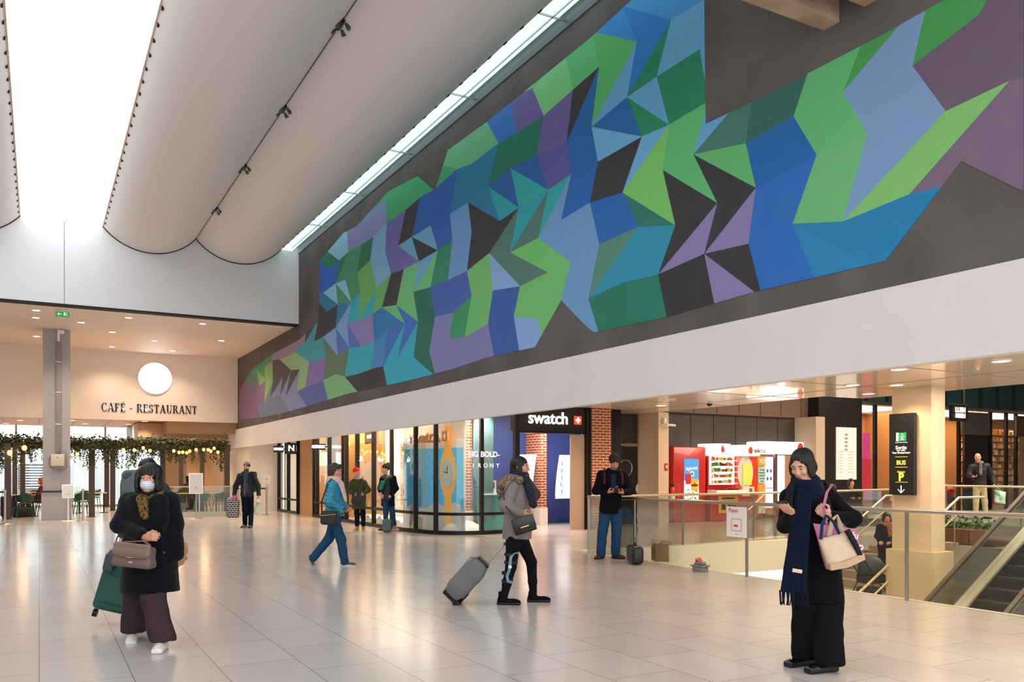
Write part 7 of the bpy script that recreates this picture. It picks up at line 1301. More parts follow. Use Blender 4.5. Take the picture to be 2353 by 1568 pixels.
# joints in metres: x across, y away, z up, in a frame turned -29.38 degrees
POSE = {
 'black': {"loc": (5.24, 4.51), "J": {'hc': [-0.118, -0.03, 1.557], 'nb': [-0.077, 0, 1.399], 'sR': [-0.219, -0.02, 1.319], 'sL': [0.096, 0.05, 1.337], 'eR': [-0.272, -0.08, 1.088], 'wR': [-0.282, -0.26, 1.209], 'hR': [-0.327, -0.32, 1.244], 'eL': [0.301, 0.02, 1.142], 'wL': [0.031, -0.16, 1.172], 'hL': [-0.037, -0.22, 1.201], 'pel': [0.007, 0, 0.931], 'hpR': [-0.061, 0, 0.907], 'hpL': [0.081, 0, 0.907], 'kR': [-0.081, -0.02, 0.496], 'kL': [0.064, -0.08, 0.489], 'aR': [-0.06, 0.05, 0.078], 'aL': [0.033, -0.18, 0.082]}},
 'mask': {"loc": (0.84, 7.9), "J": {'hc': [0.0, 0, 1.443], 'nb': [0.011, 0, 1.303], 'sR': [-0.169, -0.02, 1.244], 'sL': [0.146, 0.04, 1.257], 'eR': [-0.201, -0.12, 1.05], 'wR': [0.072, -0.26, 0.953], 'hR': [0.147, -0.3, 0.974], 'eL': [0.188, 0.05, 1.047], 'wL': [0.227, -0.02, 0.863], 'hL': [0.235, -0.02, 0.821], 'pel': [-0.009, 0.02, 0.859], 'hpR': [-0.073, 0.02, 0.832], 'hpL': [0.056, 0.02, 0.832], 'kR': [-0.179, 0.12, 0.408], 'kL': [0.078, -0.12, 0.425], 'aR': [-0.26, 0.25, 0.084], 'aL': [0.176, -0.16, 0.079]}},
 'behind': {"loc": (0.94, 8.88), "J": {'hc': [-0.03, 0, 1.513], 'nb': [-0.021, 0, 1.39], 'sR': [-0.157, 0, 1.339], 'sL': [0.115, 0, 1.339], 'eR': [-0.208, 0, 1.101], 'wR': [-0.24, -0.05, 0.871], 'hR': [-0.253, -0.05, 0.829], 'eL': [0.2, 0, 1.079], 'wL': [0.296, -0.05, 0.85], 'hL': [0.313, -0.05, 0.799], 'pel': [-0.021, 0, 0.909], 'hpR': [-0.085, 0, 0.888], 'hpL': [0.042, 0, 0.888], 'kR': [-0.05, -0.05, 0.491], 'kL': [-0.009, 0.05, 0.478], 'aR': [-0.042, -0.05, 0.098], 'aL': [-0.047, 0.1, 0.042]}},
 'blue': {"loc": (4.11, 13.18), "J": {'hc': [0.049, 0, 1.514], 'nb': [0.021, 0, 1.381], 'sR': [0.007, -0.13, 1.299], 'sL': [0.06, 0.15, 1.309], 'eR': [-0.012, -0.2, 1.038], 'wR': [0.148, -0.11, 0.917], 'hR': [0.101, -0.05, 0.845], 'eL': [0.078, 0.2, 1.032], 'wL': [0.178, 0.16, 0.92], 'hL': [0.207, 0.12, 0.893], 'pel': [0.028, 0, 0.78], 'hpR': [0.031, -0.08, 0.749], 'hpL': [0.032, 0.08, 0.74], 'kR': [0.156, -0.08, 0.415], 'kL': [-0.073, 0.08, 0.43], 'aR': [0.208, -0.06, 0.059], 'aL': [-0.345, 0.1, 0.105]}},
 'red': {"loc": (7.07, 20.46), "J": {'hc': [-0.055, 0, 1.489], 'nb': [-0.033, 0, 1.334], 'sR': [-0.177, 0, 1.235], 'sL': [0.121, 0, 1.246], 'eR': [-0.265, 0, 1.025], 'wR': [-0.126, -0.15, 0.974], 'hR': [-0.084, -0.14, 0.941], 'eL': [0.232, 0, 1.059], 'wL': [0.168, -0.14, 0.985], 'hL': [0.122, -0.13, 0.952], 'pel': [0.0, 0, 0.827], 'hpR': [-0.066, 0, 0.805], 'hpL': [0.077, 0, 0.805], 'kR': [-0.055, 0, 0.441], 'kL': [0.099, 0, 0.441], 'aR': [-0.055, 0, 0.087], 'aL': [0.11, 0, 0.087]}},
 'green': {"loc": (7.72, 20.1), "J": {'hc': [-0.077, 0, 1.577], 'nb': [-0.033, 0, 1.412], 'sR': [-0.136, -0.05, 1.335], 'sL': [0.11, 0.08, 1.356], 'eR': [-0.202, -0.05, 1.093], 'wR': [-0.172, -0.1, 0.94], 'hR': [-0.15, -0.1, 0.896], 'eL': [0.192, 0.05, 1.091], 'wL': [0.085, -0.13, 0.919], 'hL': [0.041, -0.13, 0.897], 'pel': [-0.011, 0, 0.849], 'hpR': [-0.077, 0, 0.827], 'hpL': [0.055, 0, 0.827], 'kR': [-0.062, -0.03, 0.486], 'kL': [0.095, 0.03, 0.483], 'aR': [-0.065, -0.08, 0.115], 'aL': [0.148, 0.05, 0.128]}},
 'beanie': {"loc": (4.92, 23.39), "J": {'hc': [-0.012, 0, 1.642], 'nb': [-0.012, 0, 1.476], 'sR': [-0.189, 0, 1.405], 'sL': [0.165, 0, 1.417], 'eR': [-0.317, 0.03, 1.133], 'wR': [-0.338, -0.05, 0.875], 'hR': [-0.346, -0.06, 0.793], 'eL': [0.286, 0.03, 1.133], 'wL': [0.325, -0.02, 0.874], 'hL': [0.325, -0.02, 0.792], 'pel': [0.0, 0, 0.886], 'hpR': [-0.071, 0, 0.85], 'hpL': [0.083, 0, 0.85], 'kR': [-0.043, -0.05, 0.486], 'kL': [0.075, 0.1, 0.48], 'aR': [-0.097, 0.12, 0.087], 'aL': [0.141, -0.15, 0.068]}},
 'grey': {"loc": (4.79, 8.32), "J": {'hc': [0.005, 0, 1.56], 'nb': [-0.025, 0, 1.44], 'sR': [-0.094, -0.13, 1.358], 'sL': [0.027, 0.15, 1.374], 'eR': [-0.158, -0.22, 1.126], 'wR': [0.003, -0.2, 1.042], 'hR': [0.047, -0.18, 1.022], 'eL': [0.167, 0.12, 1.248], 'wL': [0.095, 0.02, 1.39], 'hL': [0.074, -0.01, 1.425], 'pel': [-0.035, 0, 0.804], 'hpR': [-0.075, -0.08, 0.75], 'hpL': [0.006, 0.08, 0.738], 'kR': [-0.104, -0.08, 0.43], 'kL': [0.131, 0.08, 0.467], 'aR': [-0.188, -0.08, 0.079], 'aL': [0.157, 0.12, 0.055]}},
 'phone': {"loc": (8.64, 11.89), "J": {'hc': [0.08, -0.03, 1.674], 'nb': [0.053, 0, 1.523], 'sR': [-0.129, 0, 1.455], 'sL': [0.227, 0, 1.455], 'eR': [-0.227, 0, 1.182], 'wR': [-0.05, -0.24, 1.165], 'hR': [0.012, -0.28, 1.188], 'eL': [0.358, 0.02, 1.182], 'wL': [0.205, -0.22, 1.15], 'hL': [0.138, -0.28, 1.174], 'pel': [0.015, 0, 0.887], 'hpR': [-0.068, 0, 0.849], 'hpL': [0.106, 0, 0.849], 'kR': [-0.124, -0.03, 0.488], 'kL': [0.121, 0, 0.486], 'aR': [-0.151, 0, 0.07], 'aL': [0.108, 0.02, 0.091]}},
 'bald': {"loc": (22.95, 14.05), "J": {'hc': [-0.073, 0, 1.914], 'nb': [-0.037, 0, 1.756], 'sR': [-0.244, 0, 1.658], 'sL': [0.183, 0, 1.683], 'eR': [-0.333, -0.03, 1.439], 'wR': [-0.352, -0.22, 1.379], 'hR': [-0.314, -0.26, 1.38], 'eL': [0.345, 0.05, 1.402], 'wL': [0.332, -0.08, 1.184], 'hL': [0.32, -0.1, 1.1], 'pel': [-0.024, 0, 1.11], 'hpR': [-0.11, 0, 1.074], 'hpL': [0.073, 0, 1.074], 'kR': [-0.122, 0, 0.672], 'kL': [0.122, 0, 0.672], 'aR': [-0.134, 0, 0.319], 'aL': [0.146, 0, 0.319]}},
 'pram': {"loc": (16.34, 12.14), "J": {'hc': [0.01, 0, 0.488], 'nb': [0.01, 0, 0.363], 'sR': [-0.135, 0, 0.286], 'sL': [0.154, 0, 0.286], 'eR': [-0.236, -0.1, 0.101], 'wR': [-0.235, -0.25, -0.012], 'hR': [-0.257, -0.3, -0.027], 'eL': [0.156, -0.08, 0.099], 'wL': [-0.016, -0.25, -0.031], 'hL': [-0.096, -0.3, -0.036], 'pel': [0.0, 0, -0.158], 'hpR': [-0.058, 0, -0.187], 'hpL': [0.067, 0, -0.187], 'kR': [-0.102, -0.1, -0.503], 'kL': [0.067, 0, -0.514], 'aR': [-0.058, 0, -0.813], 'aL': [0.067, 0, -0.813]}},
}
# ---------------------------------------------------------------- people
skin1 = mat('skin_fair', '#d9a48a', .5, noise=(14, '#d09a80', .5)); skin2 = mat('skin_warm', '#cf9478', .5, noise=(14, '#c5876c', .5))
hair_dark = mat('hair_dark', '#150e0a', .45, bump=(120, .3)); hair_grey = mat('hair_grey', '#33291f', .5, bump=(120, .3)); hair_black = mat('hair_black', '#0c0a09', .4, bump=(120, .3))
sole_b = mat('sole_black', '#141414', .5); sole_w = mat('sole_white', '#e6e0da', .5)
jeans = mat('jeans_blue', '#23496a', .8, noise=(30, '#1d3e5e', .6), bump=(200, .15)); navy_c = mat('cloth_navy', '#0c1220', .85, noise=(60, '#111a2a', .5))
blackc = mat('cloth_black', '#09090b', .9, noise=(60, '#0f0f12', .5), sheen=.03); blackp = mat('trouser_black', '#0c0c0f', .9, noise=(90, '#141418', .6))

# --- woman in black at the right, looking at her phone
p = POSE['black']; t, j, H = build_person(p['J'], 'black', 'person in black with a long navy scarf looking down at a phone', p['loc'], skin1, hair_dark,
    (-.62, -.62, -.46), (-.55, -.83, 0), .0045, hands=((-.1, .1, 1), (.55, .75, .1)), curl=(.22, 1.05), thumbs=(.9, .8), hdirs=((-.55, -.6, .25), (-.75, -.35, .45)), girth=.92, lid=.0135)
hair_cap(t, j, H, hair_dark, 'bob', 1.0, .005)
S = Sdf(.007); torso_shell(S, j, .142, .175, .50, .205, .78, sh=.062); sleeves(S, j, .064, .050, .040, end=.92); collar(S, j, .08, .03, -.03)
S.cap(j['eL'], j['eL'] + V3(-.02, 0, -.02), .058, .055, .03); S.fold = folds(.0045, 18, 11, 1); S.build('coat', blackc, t)
S = Sdf(.007); S.cap(j['nb'] + j['tf'] * .05 - V3(0, 0, .15), j['pel'] + j['tf'] * .11, .04, .06, .02, (j['tf'], .5)); S.build('cardigan', mat('plum_knit', '#2e1a2a', .9), t)
trousers(t, j, blackp, .11, .105, .112, .008, fold=.006, hem=.055, ztop=.505)
for a, toe in (('R', (-.85, -.5, 0)), ('L', (-.9, -.35, 0))):
    so = shoe(t, j['a' + a] + V3(-.01, 0, 0), toe, mat('patent_black', '#0e0d0e', .12, coat=.8), sole_b, 1.02, .08, name='loafer', chunk=.024)
    q = MB(); Rm = frame(V3(*toe)); c0 = j['a' + a] + V3(-.01, 0, 0) + Rm @ V3(0, .11, -.012); q.tube([tuple(c0 + Rm @ V3(x, 0, -abs(x) * .4)) for x in (-.03, -.015, 0, .015, .03)], .006, n=6); q.build('metal_buckle', mat('gold_metal', '#d8b070', .25, metal=1), so)
# scarf: wrap round the neck and one long fringed end
scm = mat('scarf_navy', '#0b1830', .9, noise=(40, '#071020', .7), bump=(160, .4), sheen=.05)
S = Sdf(.006); nb = j['nb']; A = frame(j['tf'])
for lv, (r, th, dz) in enumerate(((.075, .036, .035), (.085, .040, -.015), (.10, .035, -.055))):
    P = [nb + A @ V3(r * math.cos(a), .015 + r * .95 * math.sin(a), dz - .03 * math.sin(a) + .012 * math.cos(a + lv)) for a in np.linspace(0, 2 * math.pi, 15)]
    for a, b in zip(P, P[1:]): S.cap(a, b, th, th, .012)
B = lambda u, zz, off: V3(u, j['pel'][1], zz) + j['tf'] * off
cen = [(-.06, 1.33, .13), (-.07, 1.18, .17), (-.085, .97, .20), (-.10, .76, .22), (-.11, .60, .23)]
pp_ = [B(*c) for c in cen]; wd_ = [.035, .045, .055, .062, .07]; side = nrm(V3(.85, -.4, 0))
for dx in (-1, -.33, .33, 1):
    for i in range(len(pp_) - 1): S.cap(pp_[i] + side * wd_[i] * dx, pp_[i + 1] + side * wd_[i + 1] * dx, .024, .026, .004, (j['tf'], .7))
S.cut(pp_[-1], (0, 0, -1), .25); S.fold = folds(.003, 34, 6, 2); sc_o = S.build('scarf', scm, t)
q = MB(); rn = random.Random(5)
for i in range(26):
    b0 = pp_[-1] + side * (-.10 + .20 * i / 25) + j['tf'] * rn.uniform(-.01, .02)
    q.tube([tuple(b0 + V3(0, 0, .01)), tuple(b0 + V3(rn.uniform(-.008, .008), 0, -.05)), tuple(b0 + V3(rn.uniform(-.012, .012), 0, -.1))], .0045, n=5)
o = q.build('fringe', scm, t); o['kind'] = 'stuff'
lb = pp_[3] + j['tf'] * .026 + side * .02; strip('scarf_label', mat('label_cream', '#e8d0bc', .6), [lb - side * .035 + V3(0, 0, .006), lb + side * .035 - V3(0, 0, .002)], (0, 0, 1), .028, .004, t)
# backpack straps and pack (carried)
bk = thing('backpack', 'black backpack with wide padded straps worn by the woman in the navy scarf', 'backpack', (p['loc'][0], p['loc'][1], 0), -29.38)
S = Sdf(.01); bc = j['nb'] * .6 + j['pel'] * .4 - j['tf'] * .23; S.fr(bc, frame(j['tf'])); S.box((0, 0, 0), (.14, .075, .2), rd=.05, k=.02); S.box((0, -.07, -.06), (.1, .04, .1), rd=.03, k=.02); S.build('pack', mat('pack_black', '#1b1b1e', .7), bk)
for a, s_ in (('R', 1), ('L', -1)):
    sh = j['s' + a] * .72 + j['nb'] * .28
    strip('shoulder_strap', mat('strap_charcoal', '#1a1a1e', .8), [sh - j['tf'] * .14 + V3(0, 0, .0), sh + V3(0, 0, .082) - j['tf'] * .02, sh + j['tf'] * .10 + V3(0, 0, .03), sh + j['tf'] * .145 - V3(0, 0, .08), sh + j['tf'] * .155 - V3(0, 0, .2)], A[:, 0], .062, .014, bk)
# phone
ph = thing('phone', 'dark smartphone held in the right hand of the woman in the navy scarf', 'phone', (p['loc'][0], p['loc'][1], 0), -29.38)
hd_ = nrm(V3(-.55, -.6, .25)); pn_ = nrm(V3(-.1, .1, 1) - hd_ * float(np.dot(V3(-.1, .1, 1), hd_))); hp = j['wR'] + hd_ * .115 + pn_ * .024
Rp = np.stack([np.cross(hd_, pn_), hd_, pn_], 1); M = Matrix.Translation(Vector(hp)) @ Matrix(Rp.tolist()).to_4x4()
q = MB(); q.rbox(-.037, .037, -.075, .075, -.005, .005, r=.004, M=M); q.build('case', mat('phone_case', '#2c2426', .3), ph); q = MB(); q.box(-.033, .033, -.07, .07, .005, .0058, M=M); q.build('screen', mat('phone_screen', '#15161a', .08), ph)
# tote bags
tb = thing('tote_bag', 'cream canvas tote with black edges and blue handle hanging from the forearm', 'bag', (p['loc'][0], p['loc'][1], 0), -29.38)
def bagpoly(t_, pts, th, mats_, name='body', nudge=0, bulge=.04):
    """soft bag from a quad outline (bottom-left, bottom-right, top-right, top-left), bulging at the base"""
    bl_, br_, tr_, tl_ = [V3(*q_) for q_ in pts]; n_ = nrm(np.cross(br_ - bl_, tl_ - bl_)); vs = []; fs = []; N = 9
    for sd_ in (-1, 1):
        for i in range(N):
            for k_ in range(N):
                u, v = i / (N - 1), k_ / (N - 1); b_ = (bl_ * (1 - u) + br_ * u) * (1 - v) + (tl_ * (1 - u) + tr_ * u) * v
                wv = .006 * math.sin(u * 9 + v * 5) * sd_; e_ = (1 - (2 * u - 1) ** 4)
                vs.append(b_ + n_ * (sd_ * (th * .35 + bulge * e_ * (1 - v) ** .6) + wv))
    id_ = lambda s_, i, k_: s_ * N * N + i * N + k_
    for s_ in (0, 1):
        for i in range(N - 1):
            for k_ in range(N - 1): f_ = (id_(s_, i, k_), id_(s_, i + 1, k_), id_(s_, i + 1, k_ + 1), id_(s_, i, k_ + 1)); fs.append(f_ if s_ else f_[::-1])
    bd = [(i, 0) for i in range(N)] + [(N - 1, k_) for k_ in range(1, N)] + [(i, N - 1) for i in range(N - 2, -1, -1)] + [(0, k_) for k_ in range(N - 2, 0, -1)]
    for a, b in zip(bd, bd[1:] + bd[:1]): fs.append((id_(0, *a), id_(0, *b), id_(1, *b), id_(1, *a)))
    return add_mesh(name, vs, fs, mats_, t_, smooth=True)
canvas = mat('canvas_cream', '#dcc4a8', .85, noise=(9, '#cdb08e', .6), bump=(120, .2)); bluew = mat('webbing_blue', '#2c3a5c', .8); pinkc = mat('canvas_pink', '#c07a94', .85, noise=(12, '#b06c86', .5))
P4 = [V3(-0.024, -0.330, 0.797), V3(0.228, -0.270, 0.874), V3(0.159, -0.250, 1.066), V3(-0.093, -0.310, 1.006)]
bagpoly(tb, P4, .03, canvas, bulge=.045)
strip('edge_binding', mat('binding_black', '#24262c', .8), [V3(0.124, -0.280, 1.071), V3(0.167, -0.310, 0.980), V3(0.205, -0.310, 0.891)], (1, 0, .3), .03, .07, tb)
strip('base_panel', mat('canvas_tan', '#c8a888', .85), [V3(-0.032, -0.335, 0.807), V3(0.078, -0.340, 0.830), V3(0.221, -0.280, 0.881)], (0, 0, 1), .05, .105, tb)
strip('handle', bluew, [V3(-0.088, -0.340, 1.008), V3(-0.075, -0.330, 1.116), V3(-0.023, -0.270, 1.184), V3(0.020, -0.300, 1.134), V3(0.053, -0.330, 1.046)], (.4, -.9, 0), .03, .006, tb)
strip('handle', canvas, [V3(0.003, -0.260, 1.028), V3(0.041, -0.220, 1.145), V3(0.081, -0.200, 1.180), V3(0.099, -0.220, 1.113), V3(0.105, -0.240, 1.059)], (.6, -.8, 0), .032, .006, tb)
tp = thing('tote_bag', 'pink tote with white script hanging behind the cream tote', 'bag', (p['loc'][0], p['loc'][1], 0), -29.38)
bagpoly(tp, [V3(0.003, -0.200, 0.775), V3(0.310, -0.160, 0.840), V3(0.249, -0.140, 1.072), V3(-0.095, -0.200, 1.118)], .02, pinkc, bulge=.02)
strip('shoulder_strap', pinkc, [V3(0.009, -0.200, 1.108), V3(-0.043, -0.270, 1.245), V3(0.028, -0.150, 1.349), V3(0.113, -0.030, 1.409), V3(0.183, 0.100, 1.384)], (.8, -.3, 0), .02, .006, tp)
def on(t_, s_, size, m_, pos, xd, nr_): return text('lettering', s_, size, m_, t_, place(tuple(pos), tuple(xd), tuple(nr_)), ext=.002, off=.002)
on(tp, 'du', .07, mat('script_white', '#f0dede', .7), V3(0.210, -0.205, 1.024), (.9, .1, -.1), (.1, -1, 0)); on(tp, 'So', .085, MATS['script_white'], V3(0.238, -0.215, 0.946), (.9, .1, -.1), (.1, -1, 0))

# --- masked woman at the left
p = POSE['mask']; t, j, H = build_person(p['J'], 'mask', 'person in a black furry coat and white face mask, walking at the left', p['loc'], skin2, hair_black,
    (.05, -1, .02), (.12, -1, 0), .005, hands=((.2, .9, -.2), (0, 1, 0)), curl=(.75, .6), thumbs=(.6, .5), hdirs=((.9, -.35, .12), None), girth=1.0)
hair_cap(t, j, H, hair_black, 'full', 1.02, .005)
S = Sdf(.0075); torso_shell(S, j, .185, .215, .47, .25, .95, sh=.085); sleeves(S, j, .088, .076, .058, end=.9, which='R'); sleeves(S, j, .088, .076, .062, end=1.0, which='L'); S.cap(j['wL'] - V3(0, 0, -.05), j['wL'] + V3(0, -.0, -.07), .062, .068, .03); collar(S, j, .12, .05, -.05, flat=.9)
S.cap(j['nb'] + V3(-.11, -.12, -.05), j['nb'] + V3(.0, -.15, -.22), .05, .075, .06, (V3(.2, 1, 0), .5)); S.cap(j['nb'] + V3(.12, -.10, -.05), j['nb'] + V3(.13, -.13, -.2), .055, .07, .06, (V3(-.2, 1, 0), .5))
fa = furry(.0028, 95); fb = folds(.006, 14, 9, 4); S.fold = lambda X, Y, Z: fa(X, Y, Z) + fb(X, Y, Z)
S.build('fur_coat', mat('fur_black', '#08090c', .95, noise=(70, '#14171c', .7), bump=(90, .6), sheen=.08), t)
# mask
mk = mat('mask_blue_white', '#cfdde2', .7); S = Sdf(.004); S.fr(j['hc'], j['R'])
S.ell((0, .038, -.052), (.066, .072, .056), k=.01); S.ell((0, .085, -.045), (.03, .035, .035), k=.03); S.cut((0, .02, 0), (0, -1, 0)); S.cut((0, 0, -.004), (0, .15, 1)); S.cut((0, 0, -.104), (0, -.3, -1))
S.fr((0, 0, 0), I3); zz0 = j['hc'][2]; S.fold = lambda X, Y, Z: .0016 * np.sin((Z - zz0) * 330) + 0 * X + 0 * Y
mo = S.build('face_mask', mk, t)
for s_ in (-1, 1): q = MB(); q.tube([H(s_ * .055, .06, -.02), H(s_ * .076, .02, -.005), H(s_ * .082, -.005, .01)], .002, n=5); q.build('ear_loop', mk, mo)
S = Sdf(.006); nb = j['nb']
for r, dz in ((.09, .0), (.108, -.03)):
    P = [nb + V3(r * math.cos(a), -.04 - r * .95 * math.sin(a), dz - .035 * math.sin(a)) for a in np.linspace(0, 2 * math.pi, 15)]
    for a, b in zip(P, P[1:]): S.cap(a, b, .028, .028, .012)
S.cap(nb + V3(-.01, -.16, -.04), nb + V3(.03, -.20, -.17), .05, .035, .02); S.fold = folds(.003, 40, 30, 6)
S.build('patterned_scarf', mat('scarf_gold', '#8a6a34', .8, noise=(38, '#1f1a16', 1)), t)
plum = mat('trouser_plum', '#3a2c30', .9, noise=(80, '#463638', .6)); trousers(t, j, plum, .105, .10, .108, .008, fold=.005, hem=.07, ztop=.475)
trn = mat('trainer_white', '#e4d8d0', .5, noise=(25, '#d4beb2', .6))
for a, toe in (('R', (.35, -.9, -.12)), ('L', (.2, -1, 0))):
    so = shoe(t, j['a' + a] + V3(0, -.02, .0), toe, trn, sole_w, 1.06, .078, name='trainer', chunk=.020)
    q = MB(); Rm = frame(V3(*toe))
    for k in range(5): c0 = j['a' + a] + V3(0, -.02, 0) + Rm @ V3(0, .055 + k * .018, .018 - k * .013); q.tube([tuple(c0 + Rm @ V3(x, 0, -abs(x) * .5)) for x in (-.022, 0, .022)], .0035, n=5)
    q.build('laces', snowwhite, so)
# handbag
hb = thing('handbag', 'taupe leather handbag with a flap held against the black fur coat', 'bag', (p['loc'][0], p['loc'][1], 0), -29.38)
lea = mat('leather_taupe', '#6f5a54', .4, noise=(12, '#665049', .6))
Rb = frame(V3(-.1, -1, 0), (.10, 0, 1)); cb_ = V3(0.020, -0.340, 0.818)
S = Sdf(.005); S.fr(cb_, Rb); S.box((0, 0, -.01), (.165, .055, .085), rd=.03, k=.02); S.box((0, -.0, -.07), (.17, .06, .03), rd=.025, k=.03); S.build('body', lea, hb)
S = Sdf(.005); S.fr(cb_, Rb); S.box((0, .045, .05), (.16, .025, .05), rd=.02, k=.02); S.ell((0, .066, .01), (.15, .012, .035), k=.03); S.build('flap', mat('leather_taupe2', '#7a645c', .4, noise=(12, '#6f5a52', .6)), hb)
q = MB(); M = Matrix.Translation(Vector(cb_)) @ Matrix(Rb.tolist()).to_4x4(); q.rbox(-.022, .022, .075, .085, -.02, -.012, r=.003, M=M); q.build('clasp', steel, hb); q = MB(); q.rbox(-.018, .018, .055, .066, -.062, -.048, r=.004, M=M); q.build('badge', chrome, hb)
strip('handle', lea, [V3(-0.097, -0.360, 0.896), V3(-0.061, -0.360, 0.925), V3(0.101, -0.360, 0.932), V3(0.154, -0.350, 0.895)], (0, -1, 0), .03, .012, hb)

# --- person hidden behind her with a grey backpack
p = POSE['behind']; t, j, H = build_person(p['J'], 'behind', 'person almost hidden behind the masked walker, dark hair and grey jacket', p['loc'], skin1, hair_black,
    (0, -1, 0), (0, -1, 0), .009, hands=((1, 0, 0), (-1, 0, 0)), curl=(.9, 1.0), face=False)
hair_cap(t, j, H, hair_black, 'short', 1.0, .009)
greyj = mat('jacket_grey', '#3a4044', .8)
S = Sdf(.010); torso_shell(S, j, .155, .155, .82, .16); sleeves(S, j, .065, .055, .045); S.fold = folds(.004); S.build('jacket', greyj, t)
trousers(t, j, blackp, .09, .065, .055, .010)
for a in 'RL': shoe(t, j['a' + a], (0, -1, 0), blackc, sole_b, .95, .075, .008)
bk = thing('backpack', 'grey backpack showing over the shoulder of the masked walker', 'backpack', (p['loc'][0], p['loc'][1], 0), -29.38)
S = Sdf(.008); S.fr((-.13, -.02, 1.36), frame(V3(-.35, -1, .1))); S.box((0, 0, 0), (.11, .11, .16), rd=.06, k=.02); S.box((-.03, .0, .0), (.1, .14, .09), rd=.04, k=.03); S.fr((0, 0, 0), I3); S.fold = folds(.004); S.build('pack', mat('pack_grey', '#5d6668', .8), bk)
S = Sdf(.008); S.cap((-.16, -.1, 1.45), (-.05, -.06, 1.5), .05, .04); S.build('top_pocket', mat('pack_grey2', '#3f4a4e', .8), bk)
hd = thing('pouch', 'small dark grey pouch at the hip left of the fur coat', 'bag', (p['loc'][0], p['loc'][1], 0), -29.38)
S = Sdf(.006); S.fr((-.35, -.08, .55 + .08), frame(V3(0, -1, 0), (.25, 0, 1))); S.box((0, 0, 0), (.05, .04, .09), rd=.03, k=.01); S.build('body', mat('pouch_grey', '#4a5054', .8), hd); strip('strap', greyj, [(-.34, -.05, .7), (-.30, -.04, .86), (-.24, -.03, 1.0)], (0, 1, 0), .02, .006, hd)
pbg = thing('paper_bag', 'crumpled brown paper bag sticking out right of the fur coat', 'bag', (p['loc'][0], p['loc'][1], 0), -29.38)
S = Sdf(.007); S.cap(V3(0.307, -0.100, 0.644), V3(0.349, -0.100, 0.728), .05, .06, .02, (V3(0, 1, 0), .5)); S.cap(V3(0.324, -0.100, 0.745), V3(0.375, -0.100, 0.787), .03, .035, .01, (V3(0, 1, 0), .5)); S.cap(V3(0.282, -0.100, 0.581), V3(0.375, -0.100, 0.677), .03, .035, .01, (V3(0, 1, 0), .5)); S.fold = folds(.009, 60, 45, 2); S.build('body', mat('kraft', '#c09468', .8), pbg)
strip('handle', mat('kraft', '#c09468', .8), [V3(0.333, -0.100, 0.787), V3(0.312, -0.100, 0.828), V3(0.328, -0.100, 0.854), V3(0.354, -0.100, 0.812)], (0, 1, 0), .012, .004, pbg)
su = thing('suitcase', 'dark green wheeled suitcase trailing behind the masked walker', 'suitcase', (p['loc'][0] - .05, p['loc'][1] + .15, 0), -29.38)
grn_c = mat('case_green', '#1f5148', .6, noise=(30, '#1a463e', .6)); Rs = frame(V3(.25, -1, .0), (.32, -.1, 1))
S = Sdf(.009); S.fr((-.2, 0, .42), Rs); S.box((.0, 0, 0), (.19, .11, .30), rd=.05, k=.02); S.box((.0, .1, -.08), (.14, .03, .14), rd=.02, k=.015); S.build('shell', grn_c, su)
for dx, dz in ((-.30, .08),): pass
q = MB(); M = Matrix.Translation((-.2, 0, .42)) @ Matrix(Rs.tolist()).to_4x4()
for s_ in (-1, 1): q = MB(); q.cyl((s_ * .15 - .02, .02, -.35), (s_ * .15 + .02, .02, -.35), .04, M=M); q.build('wheel', black_metal, su); 
q = MB(); q.tube([(-.07, -.08, .28), (-.07, -.08, .6), (.07, -.08, .6), (.07, -.08, .28)], .009, M=M); q.build('pull_handle', steel, su); BX('side_pocket_line', black_metal, 0, .001, 0, .001, 0, .001, parent=su) if False else None

# --- turquoise jacket walker
p = POSE['blue']; t, j, H = build_person(p['J'], 'blue', 'person in a turquoise quilted jacket, pale pink scarf and jeans, striding right', p['loc'], skin2, hair_grey,
    (.86, -.42, -.08), (.98, -.1, 0), .007, hands=((0, .9, 0), (0, -.9, 0)), curl=(.5, .5))
hair_cap(t, j, H, hair_grey, 'short', 1.07, .007, fur=.008)
S = Sdf(.008); torso_shell(S, j, .155, .165, .79, .17, .85, sh=.085); sleeves(S, j, .082, .076, .060, end=1.0); S.fold = baffles(.013, .062)
S.build('quilted_jacket', mat('quilt_turquoise', '#2f8fa8', .45, noise=(14, '#2a7f98', .6)), t)
pale = mat('scarf_pink', '#dcb8ac', .9, bump=(90, .3)); S = Sdf(.007); nb = j['nb']
for r, dz in ((.08, .02), (.09, -.03)):
    P = [nb + V3(r * math.cos(a), -r * math.sin(a), dz) for a in np.linspace(0, 2 * math.pi, 13)]
    for a, b in zip(P, P[1:]): S.cap(a, b, .035, .035, .015)
for a, b in (((.09, -.06, -.03), (.16, -.10, -.18)), ((.16, -.10, -.18), (.21, -.12, -.32)), ((.14, -.02, -.05), (.2, -.06, -.28))): S.cap(nb + V3(*a), nb + V3(*b), .035, .038, .015, (V3(1, 0, .4), .6))
S.fold = folds(.003, 40, 20); S.build('scarf', pale, t)
trousers(t, j, jeans, .098, .075, .066, .008, fold=.004, zcut=.04)
tr = mat('trainer_grey', '#5a5650', .6); tr2 = mat('sole_tan', '#b8a888', .6)
shoe(t, j['aR'] + V3(0, 0, 0), (1, -.1, -.05), tr, sole_w, .95, .06, .007, 'trainer'); shoe(t, j['aL'], (.30, 0, -.9), tr, tr2, .95, .065, .007, 'trainer', up=(.9, 0, .3))
hb = thing('shoulder_bag', 'black shoulder bag at the hip of the turquoise jacket', 'bag', (p['loc'][0], p['loc'][1], 0), -29.38)
